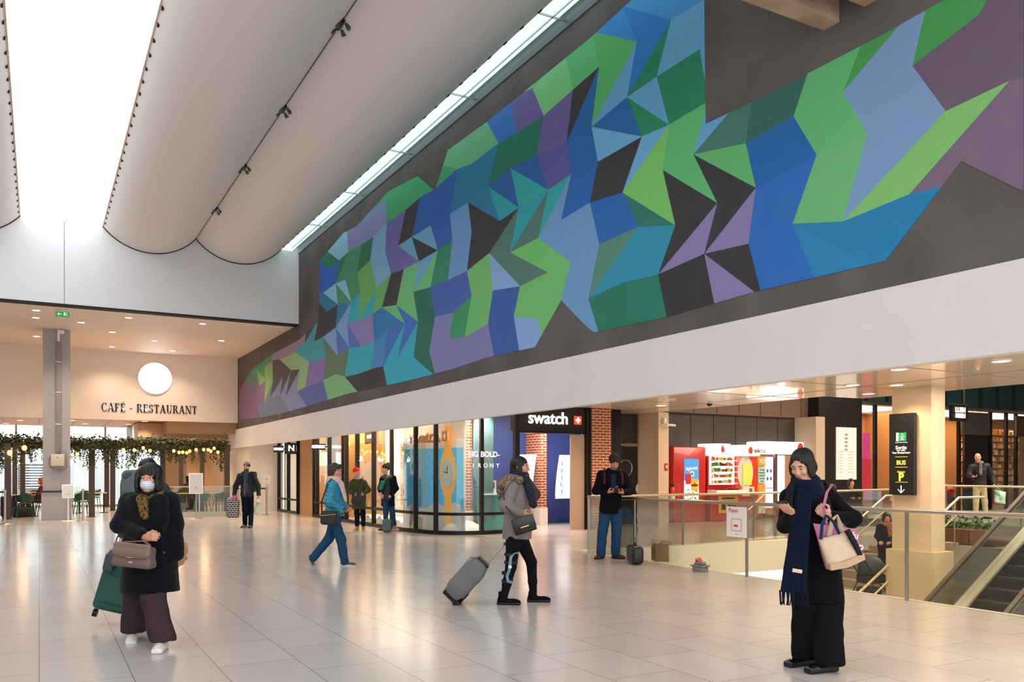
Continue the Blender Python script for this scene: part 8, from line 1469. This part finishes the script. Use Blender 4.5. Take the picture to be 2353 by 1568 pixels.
S = Sdf(.007); S.fr((.0, -.25, .78), frame(V3(0, -1, 0), (.05, 0, 1))); S.box((0, 0, 0), (.135, .06, .11), rd=.05, k=.02); S.box((0, .045, -.03), (.1, .03, .06), rd=.02, k=.02); S.build('body', mat('bag_black', '#14161a', .4), hb)
q = MB(); q.tube([(-.12, -.32, .82), (.12, -.32, .84)], .005); q.build('zip', steel, hb)
strip('strap', black_metal, [(-.12, -.24, .86), (-.11, -.26, 1.05), (-.05, -.24, 1.25), (-.01, -.19, 1.37), (.02, -.08, 1.42), (.05, .08, 1.38)], (0, 0.3, 1) if False else (.8, 0, .3), .022, .006, hb)

# --- pair by the window
p = POSE['red']; t, j, H = build_person(p['J'], 'red', 'person in a red beanie, glasses and long olive parka by the shop window', p['loc'], skin2, hair_dark,
    (.75, -.62, .05), (.12, -1, 0), .009, hands=((.5, .5, -.3), (-.5, .5, -.3)), curl=(.6, .6))
olive = mat('parka_olive', '#4a4a30', .8, noise=(20, '#3f3f2a', .5))
S = Sdf(.009); torso_shell(S, j, .15, .165, .57, .185, .8, sh=.075); sleeves(S, j, .075, .066, .055, end=1.05); collar(S, j, .09, .035, -.02); S.fold = folds(.004, 20, 12, 2); S.build('parka', olive, t)
redk = mat('knit_red', '#d83a22', .85, bump=(80, .5)); S = Sdf(.007); S.fr(j['hc'], j['R']); S.ell((0, -.02, .06), (.088, .105, .085), k=.01); S.ell((0, -.06, .13), (.03, .03, .03), k=.02); S.cut((0, .06, .038), (0, .35, -1), .2); S.build('beanie', redk, t)
for s_ in (-1, 1): q = MB(); q.tube([H(s_ * .031 + .02 * math.cos(a), .098, .004 + .017 * math.sin(a)) for a in np.linspace(0, 6.283, 13)], .002, n=5); q.build('glasses_rim', black_metal, t)
S = Sdf(.007); collar(S, j, .075, .025, .02); S.build('scarf', mat('scarf_white_black', '#d8d0cc', .8, noise=(30, '#2a2a30', .8)), t)
trousers(t, j, navy_c, .085, .062, .05, .009, zcut=-.05); tanb = mat('boot_tan', '#b8843c', .6)
shoe(t, j['aR'], (-.25, -1, 0), tanb, sole_w, .95, .08, .007, 'boot', high=.06); shoe(t, j['aL'], (.3, -1, 0), tanb, sole_w, .95, .08, .007, 'boot', high=.06)
hb = thing('shoulder_bag', 'black shoulder bag worn over the olive parka', 'bag', (p['loc'][0], p['loc'][1], 0), -29.38)
S = Sdf(.007); S.fr((-.03, -.22, .80), frame(V3(0, -1, 0), (.2, 0, 1))); S.box((0, 0, 0), (.12, .04, .10), rd=.04, k=.02); S.build('body', MATS['bag_black'], hb); strip('strap', black_metal, [(-.12, -.22, .86), (-.02, -.2, 1.1), (.08, -.13, 1.3), (.12, -.04, 1.4)], (1, 0, .3), .02, .006, hb)
p = POSE['green']; t, j, H = build_person(p['J'], 'green', 'person in a dark green beanie, open navy coat and jeans by the shop window', p['loc'], skin1, hair_dark,
    (-.82, -.55, -.05), (-.35, -.93, 0), .009, hands=((.5, .5, -.3), (-.5, .5, -.3)), curl=(.6, .6))
S = Sdf(.009); torso_shell(S, j, .15, .165, .64, .20, .8, sh=.075); sleeves(S, j, .075, .066, .055, end=1.0)
S.box((-.1, -.22, .78), (.13, .16, .22), rd=.03, k=.02, sub=True); S.fold = folds(.004, 20, 12, 5); S.build('coat', navy_c, t)
S = Sdf(.009); collar(S, j, .10, .045, -.03); S.fold = furry(.005); S.build('fur_hood', mat('fur_brown', '#5a4a3c', .95, bump=(90, .8)), t)
S = Sdf(.009); S.cap(j['nb'] + j['tf'] * .08 - V3(0, 0, .08), j['pel'] + j['tf'] * .05, .11, .13, .03, (j['tf'], .7)); S.fold = baffles(.006, .07); S.build('quilted_top', mat('quilt_dark', '#20262c', .6), t)
gk = mat('knit_green', '#2f3d28', .85, bump=(80, .5)); S = Sdf(.007); S.fr(j['hc'], j['R']); S.ell((0, -.02, .06), (.088, .105, .09), k=.01); S.ell((0, -.08, .14), (.035, .04, .035), k=.03); S.cut((0, .06, .038), (0, .35, -1), .2); S.build('beanie', gk, t)
hair_cap(t, j, H, hair_dark, 'short', .98, .009)
trousers(t, j, jeans, .088, .066, .055, .009, zcut=-.02); shoe(t, j['aR'], (-1, -.5, 0), mat('boot_brown', '#6a4630', .6), sole_b, .95, .085, .007, 'boot', high=.04); shoe(t, j['aL'], (.6, -.8, 0), tanb, sole_w, .95, .09, .007, 'boot', high=.05)
hb = thing('sling_bag', 'bright green sling bag on the chest of the navy coat', 'bag', (p['loc'][0], p['loc'][1], 0), -29.38)
S = Sdf(.006); S.fr((-.14, -.2, 1.17), frame(V3(-.4, -1, 0), (.45, 0, 1))); S.box((0, 0, 0), (.06, .035, .12), rd=.03, k=.02); S.build('body', mat('sling_green', '#1f7a55', .6), hb); strip('strap', mat('sling_green', '#1f7a55', .6), [(-.08, -.2, 1.28), (-.0, -.17, 1.38), (.06, -.08, 1.45)], (.9, 0, -.4), .03, .006, hb)
fb_ = thing('backpack', 'grey-green backpack with red straps standing by the boots at the window', 'backpack', (p['loc'][0], p['loc'][1] - .05, 0), -29.38)
S = Sdf(.008); S.fr((-.02, -.25, .17), frame(V3(0, -1, 0))); S.box((0, 0, 0), (.11, .08, .17), rd=.06, k=.02); S.box((0, .06, -.05), (.08, .04, .08), rd=.03, k=.02); S.build('body', mat('pack_sage', '#5f7470', .8), fb_)
strip('strap', mat('strap_red', '#a8283c', .7), [(.08, -.22, .33), (.13, -.24, .2), (.13, -.28, .06), (.04, -.36, .01)], (0, 1, 0), .035, .01, fb_); q = MB(); q.tube([(-.05, -.25, .34), (-.02, -.25, .39), (.01, -.25, .34)], .008); q.build('grab_handle', black_metal, fb_)

# --- bearded man walking at the far left
p = POSE['beanie']; t, j, H = build_person(p['J'], 'beanie', 'bearded person in a grey beanie and dark jacket walking with bags near the cafe', p['loc'], skin2, hair_dark,
    (0, -1, 0), (0, -1, 0), .009, hands=((1, 0, 0), (-1, 0, 0)), curl=(1.2, 1.2), girth=1.05)
S = Sdf(.009); torso_shell(S, j, .165, .165, .83, .165, .8, sh=.08); sleeves(S, j, .08, .07, .055, end=.95); S.fold = folds(.005, 20, 14, 3); S.build('jacket', mat('jacket_darknavy', '#0f1620', .7), t)
S = Sdf(.009); S.cap(j['nb'] + V3(0, -.09, -.06), j['pel'] + V3(0, -.085, .04), .085, .10, .02, (V3(0, 1, 0), .6)); S.cap(j['nb'] + V3(0, -.02, -.0), j['nb'] + V3(0, -.03, .04), .075, .07); fz = S.build('fleece', mat('fleece_teal', '#34464e', .8), t)
strip('zip', mat('zip_red', '#b85a50', .5), [(j['nb'][0], -.155, 1.33), (j['nb'][0], -.165, 1.1), (j['nb'][0], -.155, .88)], (1, 0, 0), .018, .01, fz)
S = Sdf(.007); S.fr(j['hc'], j['R']); S.ell((0, -.02, .055), (.09, .106, .09), k=.01); S.cut((0, .06, .036), (0, .35, -1), .2); S.build('beanie', [mat('knit_greyband', '#8c8684', .85), navy_c], t, lambda C: (C[:, 2] < j['hc'][2] + .065).astype(int))
q = MB(); q.cyl(H(0, .08, .05), H(0, .098, .052), .011, n=12); q.build('hat_badge', snowwhite, t); S = Sdf(.006); S.fr(j['hc'], j['R']); S.ell((0, .03, -.075), (.064, .066, .055), k=.01); S.ell((0, .11, -.04), (.04, .03, .028), k=.01, sub=True); S.build('beard', mat('beard_brown', '#3a261c', .9, bump=(90, .5)), t)
trousers(t, j, navy_c, .095, .075, .062, .009, zcut=.02)
gsh = mat('boot_grey', '#54504c', .7); shoe(t, j['aR'] + V3(0, 0, .0), (-.15, -1, -.05), gsh, sole_b, 1.05, .085, .007, 'boot'); shoe(t, j['aL'], (.1, -1, .1), gsh, sole_b, 1.05, .07, .007, 'boot')
bk = thing('backpack', 'dark hiking backpack worn by the bearded walker near the cafe', 'backpack', (p['loc'][0], p['loc'][1], 0), -29.38)
S = Sdf(.01); S.box((.02, .24, 1.2), (.14, .11, .25), rd=.07, k=.02); S.box((.1, .2, 1.42), (.1, .08, .1), rd=.06, k=.02); S.build('pack', mat('pack_green', '#25342f', .8), bk)
for s_ in (-1, 1): strip('shoulder_strap', black_metal, [(s_ * .11 - .01, .12, 1.46), (s_ * .11 - .01, 0, 1.52), (s_ * .12 - .01, -.14, 1.4), (s_ * .13 - .01, -.16, 1.15)], (1, 0, 0), .05, .012, bk)
cbag = thing('shopping_bag', 'black and white checked bag with pink cloth carried by the bearded walker', 'bag', (p['loc'][0], p['loc'][1], 0), -29.38)
S = Sdf(.009); S.fr((-.37, -.06, .52), frame(V3(0, -1, 0), (.05, 0, 1))); S.box((0, 0, 0), (.16, .10, .25), rd=.05, k=.02); S.fr((0, 0, 0), I3); S.fold = folds(.006, 25, 20)
chk = brickmat('bag_check', '#2a2c30', '#3a3c42', '#c8c4c0', .09, .055, .008, .6, axis='wall'); S.build('body', chk, cbag)
S = Sdf(.008); S.ell((-.33, -.06, .8), (.09, .07, .05)); S.ell((-.29, -.08, .83), (.05, .05, .06)); S.fold = folds(.006, 50, 40); S.build('pink_cloth', mat('cloth_pink', '#e0608c', .8), cbag); S = Sdf(.008); S.ell((-.46, -.06, .79), (.05, .05, .04)); S.build('mint_cloth', mat('cloth_mint', '#8ac8c0', .8), cbag)
strip('handle', black_metal, [(-.45, -.06, .76), (-.39, -.06, .84), (-.33, -.06, .76)], (0, 1, 0), .02, .006, cbag)
pbag = thing('shopping_bag', 'thin white and green plastic bag in the other hand of the bearded walker', 'bag', (p['loc'][0], p['loc'][1], 0), -29.38)
bagpoly(pbag, [(.22, -.05, .36), (.30, -.12, .36), (.38, -.1, .68), (.27, -.05, .7)], .03, mat('plastic_green', '#c8d4b4', .4, noise=(6, '#6fae4a', 1)), bulge=.05); strip('handle', snowwhite, [(.3, -.06, .69), (.325, -.07, .80), (.36, -.09, .69)], (0, 1, 0), .02, .004, pbag)

# --- grey coat walker pulling a suitcase
p = POSE['grey']; t, j, H = build_person(p['J'], 'grey', 'person in a grey fur-hooded parka and knee brace pulling a suitcase', p['loc'], skin2, hair_black,
    (.93, -.33, -.05), (.96, -.25, 0), .0055, hands=((0, .8, .3), (-.2, -.9, 0)), curl=(.6, .8), hdirs=((.8, -.1, -.3), (-.3, 0, .8)))
hair_cap(t, j, H, hair_black, 'long', 1.0, .006)
for s_ in (-1, 1): q = MB(); q.tube([H(s_ * .031 + .02 * math.cos(a), .098, .004 + .017 * math.sin(a)) for a in np.linspace(0, 6.283, 13)] , .0015, n=5); q.build('glasses_rim', steel, t)
q = MB(); q.tube([H(-.051, .096, .008), H(-.079, .0, .012)], .0018, n=5); q.build('glasses_arm', steel, t)
gcoat = mat('parka_grey', '#857c78', .85, noise=(40, '#7a716c', .6), bump=(120, .2))
S = Sdf(.0075); torso_shell(S, j, .145, .165, .745, .19, .95, sh=.075); sleeves(S, j, .076, .070, .055, end=1.0, which='R'); collar(S, j, .085, .035, -.01); S.fold = folds(.005, 20, 13, 2); S.build('parka', gcoat, t)
S = Sdf(.0075); S.cap(j['sL'], j['eL'], .075, .068, .03); S.cap(j['eL'], j['wL'], .066, .045, .03); S.cap(j['sL'] + V3(0, -.08, -.06), j['eL'] + V3(-.03, -.1, -.05), .06, .06, .03); S.fold = folds(.004); S.build('far_sleeve', mat('sleeve_brown', '#4a3d36', .85), t)
S = Sdf(.007); nb = j['nb']
for a, b, r, r2 in (((-.10, -.1, -.02), (-.17, -.03, -.09), .055, .06), ((-.10, -.12, -.02), (.02, -.15, -.03), .055, .045), ((-.17, -.03, -.09), (-.19, 0, -.2), .06, .05), ((-.17, -.1, -.07), (-.15, .1, -.06), .055, .055)): S.cap(nb + V3(*a), nb + V3(*b), r, r2, .03)
S.fold = furry(.009, 80); S.build('fur_hood', mat('fur_beige', '#a08c78', .95, noise=(45, '#5a4838', 1), bump=(110, 1)), t)
S = Sdf(.007); 
for r, dz in ((.075, .03), (.085, -.02)):
    P = [nb + V3(.02 + r * math.cos(a), -r * math.sin(a), dz) for a in np.linspace(0, 2 * math.pi, 13)]
    for a, b in zip(P, P[1:]): S.cap(a, b, .032, .032, .015)
for a, b in (((.09, -.12, -.02), (.13, -.16, -.15)), ((.13, -.16, -.15), (.17, -.17, -.3))): S.cap(nb + V3(*a), nb + V3(*b), .045, .045, .015)
S.fold = folds(.004, 45, 40); S.build('scarf', mat('scarf_black', '#1a1c26', .85, noise=(50, '#3a3c4c', .7)), t)
S = Sdf(.006); S.cap(nb + V3(.09, -.06, .02), nb + V3(.13, -.10, -.06), .022, .02, .01); S.build('red_scarf_edge', mat('scarf_red', '#c8402c', .8), t)
lg = mat('leggings_black', '#0f0f13', .8); S = Sdf(.0065); S.cap(j['pel'], j['pel'] - V3(0, 0, .04), .13, .13, .03)
for a in 'RL': S.cap(j['hp' + a], j['k' + a], .088, .062, .03); S.cap(j['k' + a], j['k' + a] * .45 + j['a' + a] * .55, .062, .052, .02); S.cap(j['k' + a] * .45 + j['a' + a] * .55, j['a' + a] - V3(0, 0, .02), .052, .038, .02)
S.build('leggings', lg, t)
shoe(t, j['aR'] + V3(.0, 0, 0), (1, -.15, 0), blackc, sole_b, 1.0, .078, .006, high=.06); shoe(t, j['aL'], (.98, -.1, .02), blackc, sole_b, 1.0, .058, .006, high=.06)
# knee brace
br = mat('brace_blue', '#6a8ea0', .4); k0 = j['kR']; bo = []
strip('knee_brace', br, [k0 + V3(.09, -.05, .16), k0 + V3(.04, -.08, .16), k0 + V3(.0, -.085, .12), k0 + V3(-.01, -.09, .04), k0 + V3(-.02, -.085, -.03), k0 + V3(-.045, -.07, -.1), k0 + V3(-.03, -.075, -.16), k0 + V3(.02, -.06, -.17)], (.9, 0, .45), .034, .012, t)
q = MB(); q.cyl(tuple(k0 + V3(-.01, -.07, .01)), tuple(k0 + V3(-.01, -.105, .01)), .02, n=14); q.build('brace_hinge', steel, t)
for dz in (.14, .05, -.07, -.16):
    cz = k0 + V3(-.04 * (dz < 0), 0, dz); q = MB(); q.lathe([(.074 if dz > 0 else .064, -.016), (.078 if dz > 0 else .068, 0), (.074 if dz > 0 else .064, .016)], tuple(cz), n=20); q.build('brace_strap', mat('brace_black', '#1c1e24', .7), t)
hb = thing('shoulder_bag', 'black flap shoulder bag with a gold bar against the grey parka', 'bag', (p['loc'][0], p['loc'][1], 0), -29.38)
M = Matrix.Translation((.04, -.31, .92)) @ Matrix(frame(V3(.05, -1, 0), (-.32, 0, 1)).tolist()).to_4x4()
q = MB(); q.rbox(-.125, .125, -.04, .04, -.09, .09, r=.015, M=M); q.build('body', mat('bag_leather', '#141214', .35), hb); q = MB(); q.rbox(-.128, .128, .036, .046, -.045, .093, r=.004, M=M); q.build('flap', mat('bag_leather2', '#1c191a', .3), hb); q = MB(); q.rbox(-.05, .05, .046, .052, -.025, -.012, r=.003, M=M); q.build('gold_bar', MATS['gold_metal'], hb)
strip('strap', MATS['bag_leather'], [(-.07, -.3, 1.02), (-.16, -.3, 1.12), (-.19, -.24, 1.25), (-.13, -.25, 1.36), (-.05, -.17, 1.44)], (.6, 0, .8), .016, .006, hb)
# suitcase
su = thing('suitcase', 'grey soft wheeled suitcase tilted behind the grey parka', 'suitcase', (p['loc'][0], p['loc'][1], 0), -29.38)
ax_ = nrm(V3(-0.413, 0.000, 0.485) - V3(-0.771, 0.000, 0.107)); Rs = np.stack([V3(0, -1, 0), nrm(np.cross(ax_, V3(0, -1, 0))), ax_], 1)
cs = V3(-0.612, 0.000, 0.286); grs = mat('suitcase_grey', '#6b6e6c', .7, noise=(20, '#5f6260', .6))
S = Sdf(.0085); S.fr(cs, Rs); S.box((0, 0, 0), (.17, .105, .265), rd=.06, k=.02); S.box((.02, .0, .0), (.16, .125, .20), rd=.05, k=.03); S.fr((0, 0, 0), I3); S.fold = folds(.004, 22, 16, 4); S.build('shell', grs, su)
M = Matrix.Translation(Vector(cs)) @ Matrix(Rs.tolist()).to_4x4()
sgn = 1 if (Rs @ V3(0, 1, 0))[2] > 0 else -1      # which local y side is the upper face
q = MB(); q.rbox(-.12, .12, -sgn * .13 - .012, -sgn * .13 + .012, -.25, -.1, r=.006, M=M); q.build('base_guard', black_metal, su)
for s_ in (-1, 1): q = MB(); q.cyl((s_ * .13 - .02, -sgn * .10, -.27), (s_ * .13 + .02, -sgn * .10, -.27), .038, n=16, M=M); q.build('wheel', black_metal, su)
q = MB(); q.rbox(-.17, .17, -.10, .10, -.285, -.25, r=.02, M=M); q.build('corner_guard', black_metal, su)
q = MB(); q.rbox(-.13, .13, sgn * .0 - .07, sgn * .0 + .09, .255, .285, r=.01, M=M); q.build('top_panel', black_metal, su)
q = MB(); q.rbox(-.09, .09, sgn * .12 - .02, sgn * .12 + .03, .1, .22, r=.012, M=M); q.build('top_pocket', mat('pocket_grey', '#7d8486', .5), su)
hnd = V3(-0.174, -0.040, 0.688); qq = MB()
for dy in (-.06, .06): qq.cyl(tuple(cs + ax_ * .27 + V3(0, dy, 0) - Rs @ V3(0, sgn * .06, 0)), tuple(hnd + V3(0, dy, 0)), .008, n=8)
qq.build('telescopic_rods', steel, su); q = MB(); q.cyl(tuple(hnd + V3(0, -.08, 0)), tuple(hnd + V3(0, .08, 0)), .014, n=10); q.build('grip', black_metal, su)

# --- man with phone at the railing
p = POSE['phone']; t, j, H = build_person(p['J'], 'phone', 'person with curly grey hair and jeans using a phone at the railing', p['loc'], skin2, hair_grey,
    (.12, -.85, -.52), (.08, -1, 0), .007, hands=((.2, .3, 1), (-.2, .3, 1)), curl=(.8, .8), girth=1.08, thumbs=(.9, .9), hdirs=((.8, -.55, .1), (-.8, -.55, .1)), lid=.013)
hair_cap(t, j, H, mat('hair_curly', '#3c3230', .8), 'curly', 1.0, .007)
S = Sdf(.006); S.fr(j['hc'], j['R']); S.ell((0, .035, -.078), (.060, .060, .045), k=.01); S.ell((0, .11, -.045), (.045, .035, .03), k=.01, sub=True); S.build('stubble', mat('stubble', '#8a6656', .9), t)
S = Sdf(.0085); torso_shell(S, j, .185, .185, .78, .205, .72, sh=.09); sleeves(S, j, .088, .076, .058, end=.96); collar(S, j, .085, .04, -.01); S.fold = folds(.005, 17, 12, 7)
S.build('pea_coat', mat('coat_ink', '#0b0d12', .85, noise=(50, '#10131a', .5)), t)
S = Sdf(.0085); S.cap(j['nb'] + V3(0, -.10, -.03), j['nb'] + V3(-.01, -.14, -.3), .06, .075, .02, (V3(0, 1, 0), .55)); S.build('sweater', mat('sweater_navy', '#1f2c46', .85), t)
for s_ in (-1, 1): strip('lapel', MATS['coat_ink'], [j['nb'] + V3(s_ * .07, -.11, .0), j['nb'] + V3(s_ * .09, -.155, -.12), j['nb'] + V3(s_ * .06, -.16, -.28)], (1, -.2 * s_, 0), [.05, .08, .03], .02, t)
trousers(t, j, jeans, .108, .086, .08, .008, fold=.005, zcut=.03)
bsh = mat('shoe_brown', '#3a1f1a', .4); shoe(t, j['aR'], (-.55, -.85, 0), bsh, sole_b, 1.02, .068, .007); shoe(t, j['aL'] + V3(0, 0, 0), (.75, -.7, 0), bsh, sole_b, 1.02, .088, .007)
ph = thing('phone', 'black smartphone held in both hands by the curly-haired person', 'phone', (p['loc'][0], p['loc'][1], 0), -29.38)
q = MB(); mid = (j['hR'] + j['hL']) / 2 + V3(0, -.03, .03); M = Matrix.Translation(Vector(mid)) @ Euler((-.7, 0, 0)).to_matrix().to_4x4(); q.rbox(-.04, .04, -.005, .005, -.075, .075, r=.004, M=M); q.build('case', mat('phone_case2', '#101114', .3), ph)
q = MB(); q.box(-.036, .036, .005, .006, -.07, .07, M=M); q.build('screen', MATS['phone_screen'], ph)
bk = thing('backpack', 'backpack with plum-red straps worn by the curly-haired person', 'backpack', (p['loc'][0], p['loc'][1], 0), -29.38)
S = Sdf(.01); S.box((.03, .24, 1.25), (.15, .10, .22), rd=.06, k=.02); S.build('pack', mat('pack_black2', '#1d1a1e', .8), bk)
for s_ in (-1, 1): strip('shoulder_strap', mat('strap_plum', '#4a2434', .8), [(s_ * .14 + .05, .12, 1.44), (s_ * .14 + .05, 0, 1.555), (s_ * .15 + .05, -.12, 1.46), (s_ * .16 + .05, -.165, 1.3)], (1, 0, 0), .045, .012, bk)

# --- bald man on the raised floor
p = POSE['bald']; t, j, H = build_person(p['J'], 'bald', 'bald person in a dark jacket, grey scarf and cream trousers beyond the escalator', p['loc'], skin2, hair_grey,
    (-.45, -.9, -.05), (-.2, -1, 0), .009, hands=((0, 0, 1), (-1, 0, 0)), curl=(.5, 1.1), girth=1.05)
S = Sdf(.009); torso_shell(S, j, .175, .175, 1.09, .18, .8, sh=.085); sleeves(S, j, .08, .07, .055); collar(S, j, .08, .04, .0); S.fold = folds(.005, 18, 14, 2); S.build('jacket', mat('jacket_ink', '#101218', .7), t)
S = Sdf(.008); collar(S, j, .075, .035, .02); S.cap(j['nb'] + V3(-.03, -.13, 0), j['nb'] + V3(-.06, -.18, -.3), .045, .04, .02); S.fold = folds(.004, 50, 40); S.build('scarf', mat('scarf_greycheck', '#77716e', .85, noise=(30, '#3a3836', .8)), t)
trousers(t, j, mat('trouser_cream', '#cfc0a0', .8), .095, .075, .065, .009, zcut=.02)
for a, x in (('R', -.3), ('L', .3)): shoe(t, j['a' + a] - V3(0, 0, .03), (x, -1, 0), mat('shoe_grey', '#4a4440', .6), sole_b, 1, .085, .008)
cb2 = thing('shopping_bag', 'teal and white shopping bag hanging from the bald person\'s hand', 'bag', (p['loc'][0], p['loc'][1], 0), -29.38)
bagpoly(cb2, [(.33, -.12, .66), (.6, -.16, .62), (.62, -.14, .95), (.34, -.1, 1.02)], .05, mat('bag_teal', '#3aa08e', .5, noise=(6, '#e8ece4', 1)), bulge=.05)
strip('handle', snowwhite, [(.38, -.12, 1.0), (.40, -.12, 1.10), (.5, -.13, .98)], (0, 1, 0), .02, .004, cb2)

# --- woman with pushchair on the stairs
p = POSE['pram']; t, j, H = build_person(p['J'], 'pram', 'person in dark clothes with a pink scarf behind the pushchair on the stairs', p['loc'], skin1, hair_black,
    (-.1, -1, -.35), (-.1, -1, 0), .009, hands=((0, 0, -1), (0, 0, -1)), curl=(1, 1))
hair_cap(t, j, H, hair_black, 'bob', 1.0, .008)
S = Sdf(.009); torso_shell(S, j, .155, .17, -.42, .18, .8); sleeves(S, j, .075, .066, .055); S.fold = folds(.005); S.build('coat', mat('coat_black3', '#0c0d10', .85), t)
S = Sdf(.008); collar(S, j, .075, .035, .0); S.cap(j['nb'] + V3(0, -.13, -.02), j['nb'] + V3(0, -.16, -.25), .05, .04, .02); S.fold = folds(.005, 50, 40); S.build('scarf', mat('scarf_pinkdark', '#8a4a50', .85, noise=(20, '#c88a80', .8)), t)
trousers(t, j, blackp, .09, .065, .055, .010)
for a in 'RL': shoe(t, j['a' + a], (0, -1, 0), blackc, sole_b, .95, .06, .009)
def pushchair(loc, rz, lab, hoodm):
    t = thing('pushchair', lab, 'pushchair', loc, rz)
    S = Sdf(.012); S.ell((0, 0, .72), (.23, .30, .26)); S.ell((0, -.25, .6), (.2, .25, .22), sub=True, k=.02); S.cut((0, 0, .62), (0, 0, -1)); S.build('hood', hoodm, t)
    S = Sdf(.012); S.box((0, 0, .52), (.18, .25, .1), rd=.06, k=.02); S.build('seat', mat('pram_seat', '#23262c', .8), t)
    for s_ in (-1, 1):
        q = MB(); q.tube([(s_ * .22, .42, 1.0), (s_ * .22, .1, .55), (s_ * .22, -.35, .12)], .013); q.tube([(s_ * .22, .1, .55), (s_ * .22, .32, .12)], .013); q.build('frame_leg', black_metal, t)
        for y, r in ((-.35, .1), (.32, .12)): q = MB(); q.tube([(s_ * .24, y + r * math.cos(a), r + r * .9 * math.sin(a) + .008) for a in np.linspace(0, 6.2832, 19)], .016, n=6); q.cyl((s_ * .22, y, r), (s_ * .26, y, r), .03); q.build('wheel', black_metal, t)
    q = MB(); q.tube([(-.22, .42, 1.0), (0, .44, 1.02), (.22, .42, 1.0)], .018); q.build('push_handle', black_metal, t)
    S = Sdf(.014); S.box((0, .05, .26), (.17, .2, .08), rd=.04, k=.02); S.build('basket', mat('pram_basket', '#2c3036', .8), t)
    return t
pushchair((15.0, 11.5, -1.21), 80, 'dark pushchair on the stairs seen through the glass railing', mat('pram_dark', '#1e2a34', .6))
pushchair((22.6, 14.9, .2), -10, 'red-hooded pushchair right of the concrete column', mat('pram_red', '#b82a1c', .6))

# --- small seated figures
def seated(loc, rz, lab, top, hairm, legs, skin=skin2):
    J = dict(hc=(0, .04, 1.2), nb=(0, 0, 1.03), sR=(.17, 0, .98), sL=(-.17, 0, .98), eR=(.21, .12, .74), wR=(.12, .32, .78), hR=(.10, .38, .79), eL=(-.21, .12, .74), wL=(-.12, .32, .78), hL=(-.10, .38, .79),
             pel=(0, 0, .56), hpR=(.09, .02, .55), hpL=(-.09, .02, .55), kR=(.11, .42, .54), kL=(-.11, .42, .54), aR=(.11, .40, .09), aL=(-.11, .40, .09))
    t, j, H = build_person(J, 's', lab, loc, skin, hairm, (0, 1, -.25), (0, 1, 0), .011, hands=((0, 0, -1), (0, 0, -1)), curl=(.6, .6), face=False)
    t.location = loc; t.rotation_euler = (0, 0, math.radians(rz))
    hair_cap(t, j, H, hairm, 'bob', 1.0, .01)
    S = Sdf(.011); torso_shell(S, j, .15, .155, .52, .16); sleeves(S, j, .068, .06, .048); S.fold = folds(.004); S.build('jacket', top, t)
    trousers(t, j, legs, .09, .07, .055, .011)
    for a in 'RL': shoe(t, j['a' + a], (0, 1, 0), blackc, sole_b, .95, .085, .01)
    return t
seated((.10, 32.85, 0), 100, 'person with auburn hair seated at the cafe table behind the square column', mat('jacket_plum', '#5a2e34', .8), mat('hair_auburn', '#8a4422', .6), mat('trouser_rust', '#5a3226', .8))
stl = copy_tree(ch0, None, (.14, 32.85, 0), 10, 'green cafe chair under the seated person with auburn hair'); 
seated((20.0, 16.0, 0), 150, 'dark-clothed person seated beyond the far railing near the column', mat('jacket_dark2', '#22242c', .8), hair_black, navy_c)
t = thing('bench', 'low dark bench under the seated person beyond the far railing', 'bench', (19.98, 16.0, 0), 150)
q = MB(); q.rbox(-.5, .5, -.2, .2, .38, .44, r=.02); q.build('seat', mat('bench_dark', '#3a3430', .6), t)
for s_ in (-1, 1): BX('leg', black_metal, s_ * .4 - .03, s_ * .4 + .03, -.15, .15, 0, .38, parent=t)
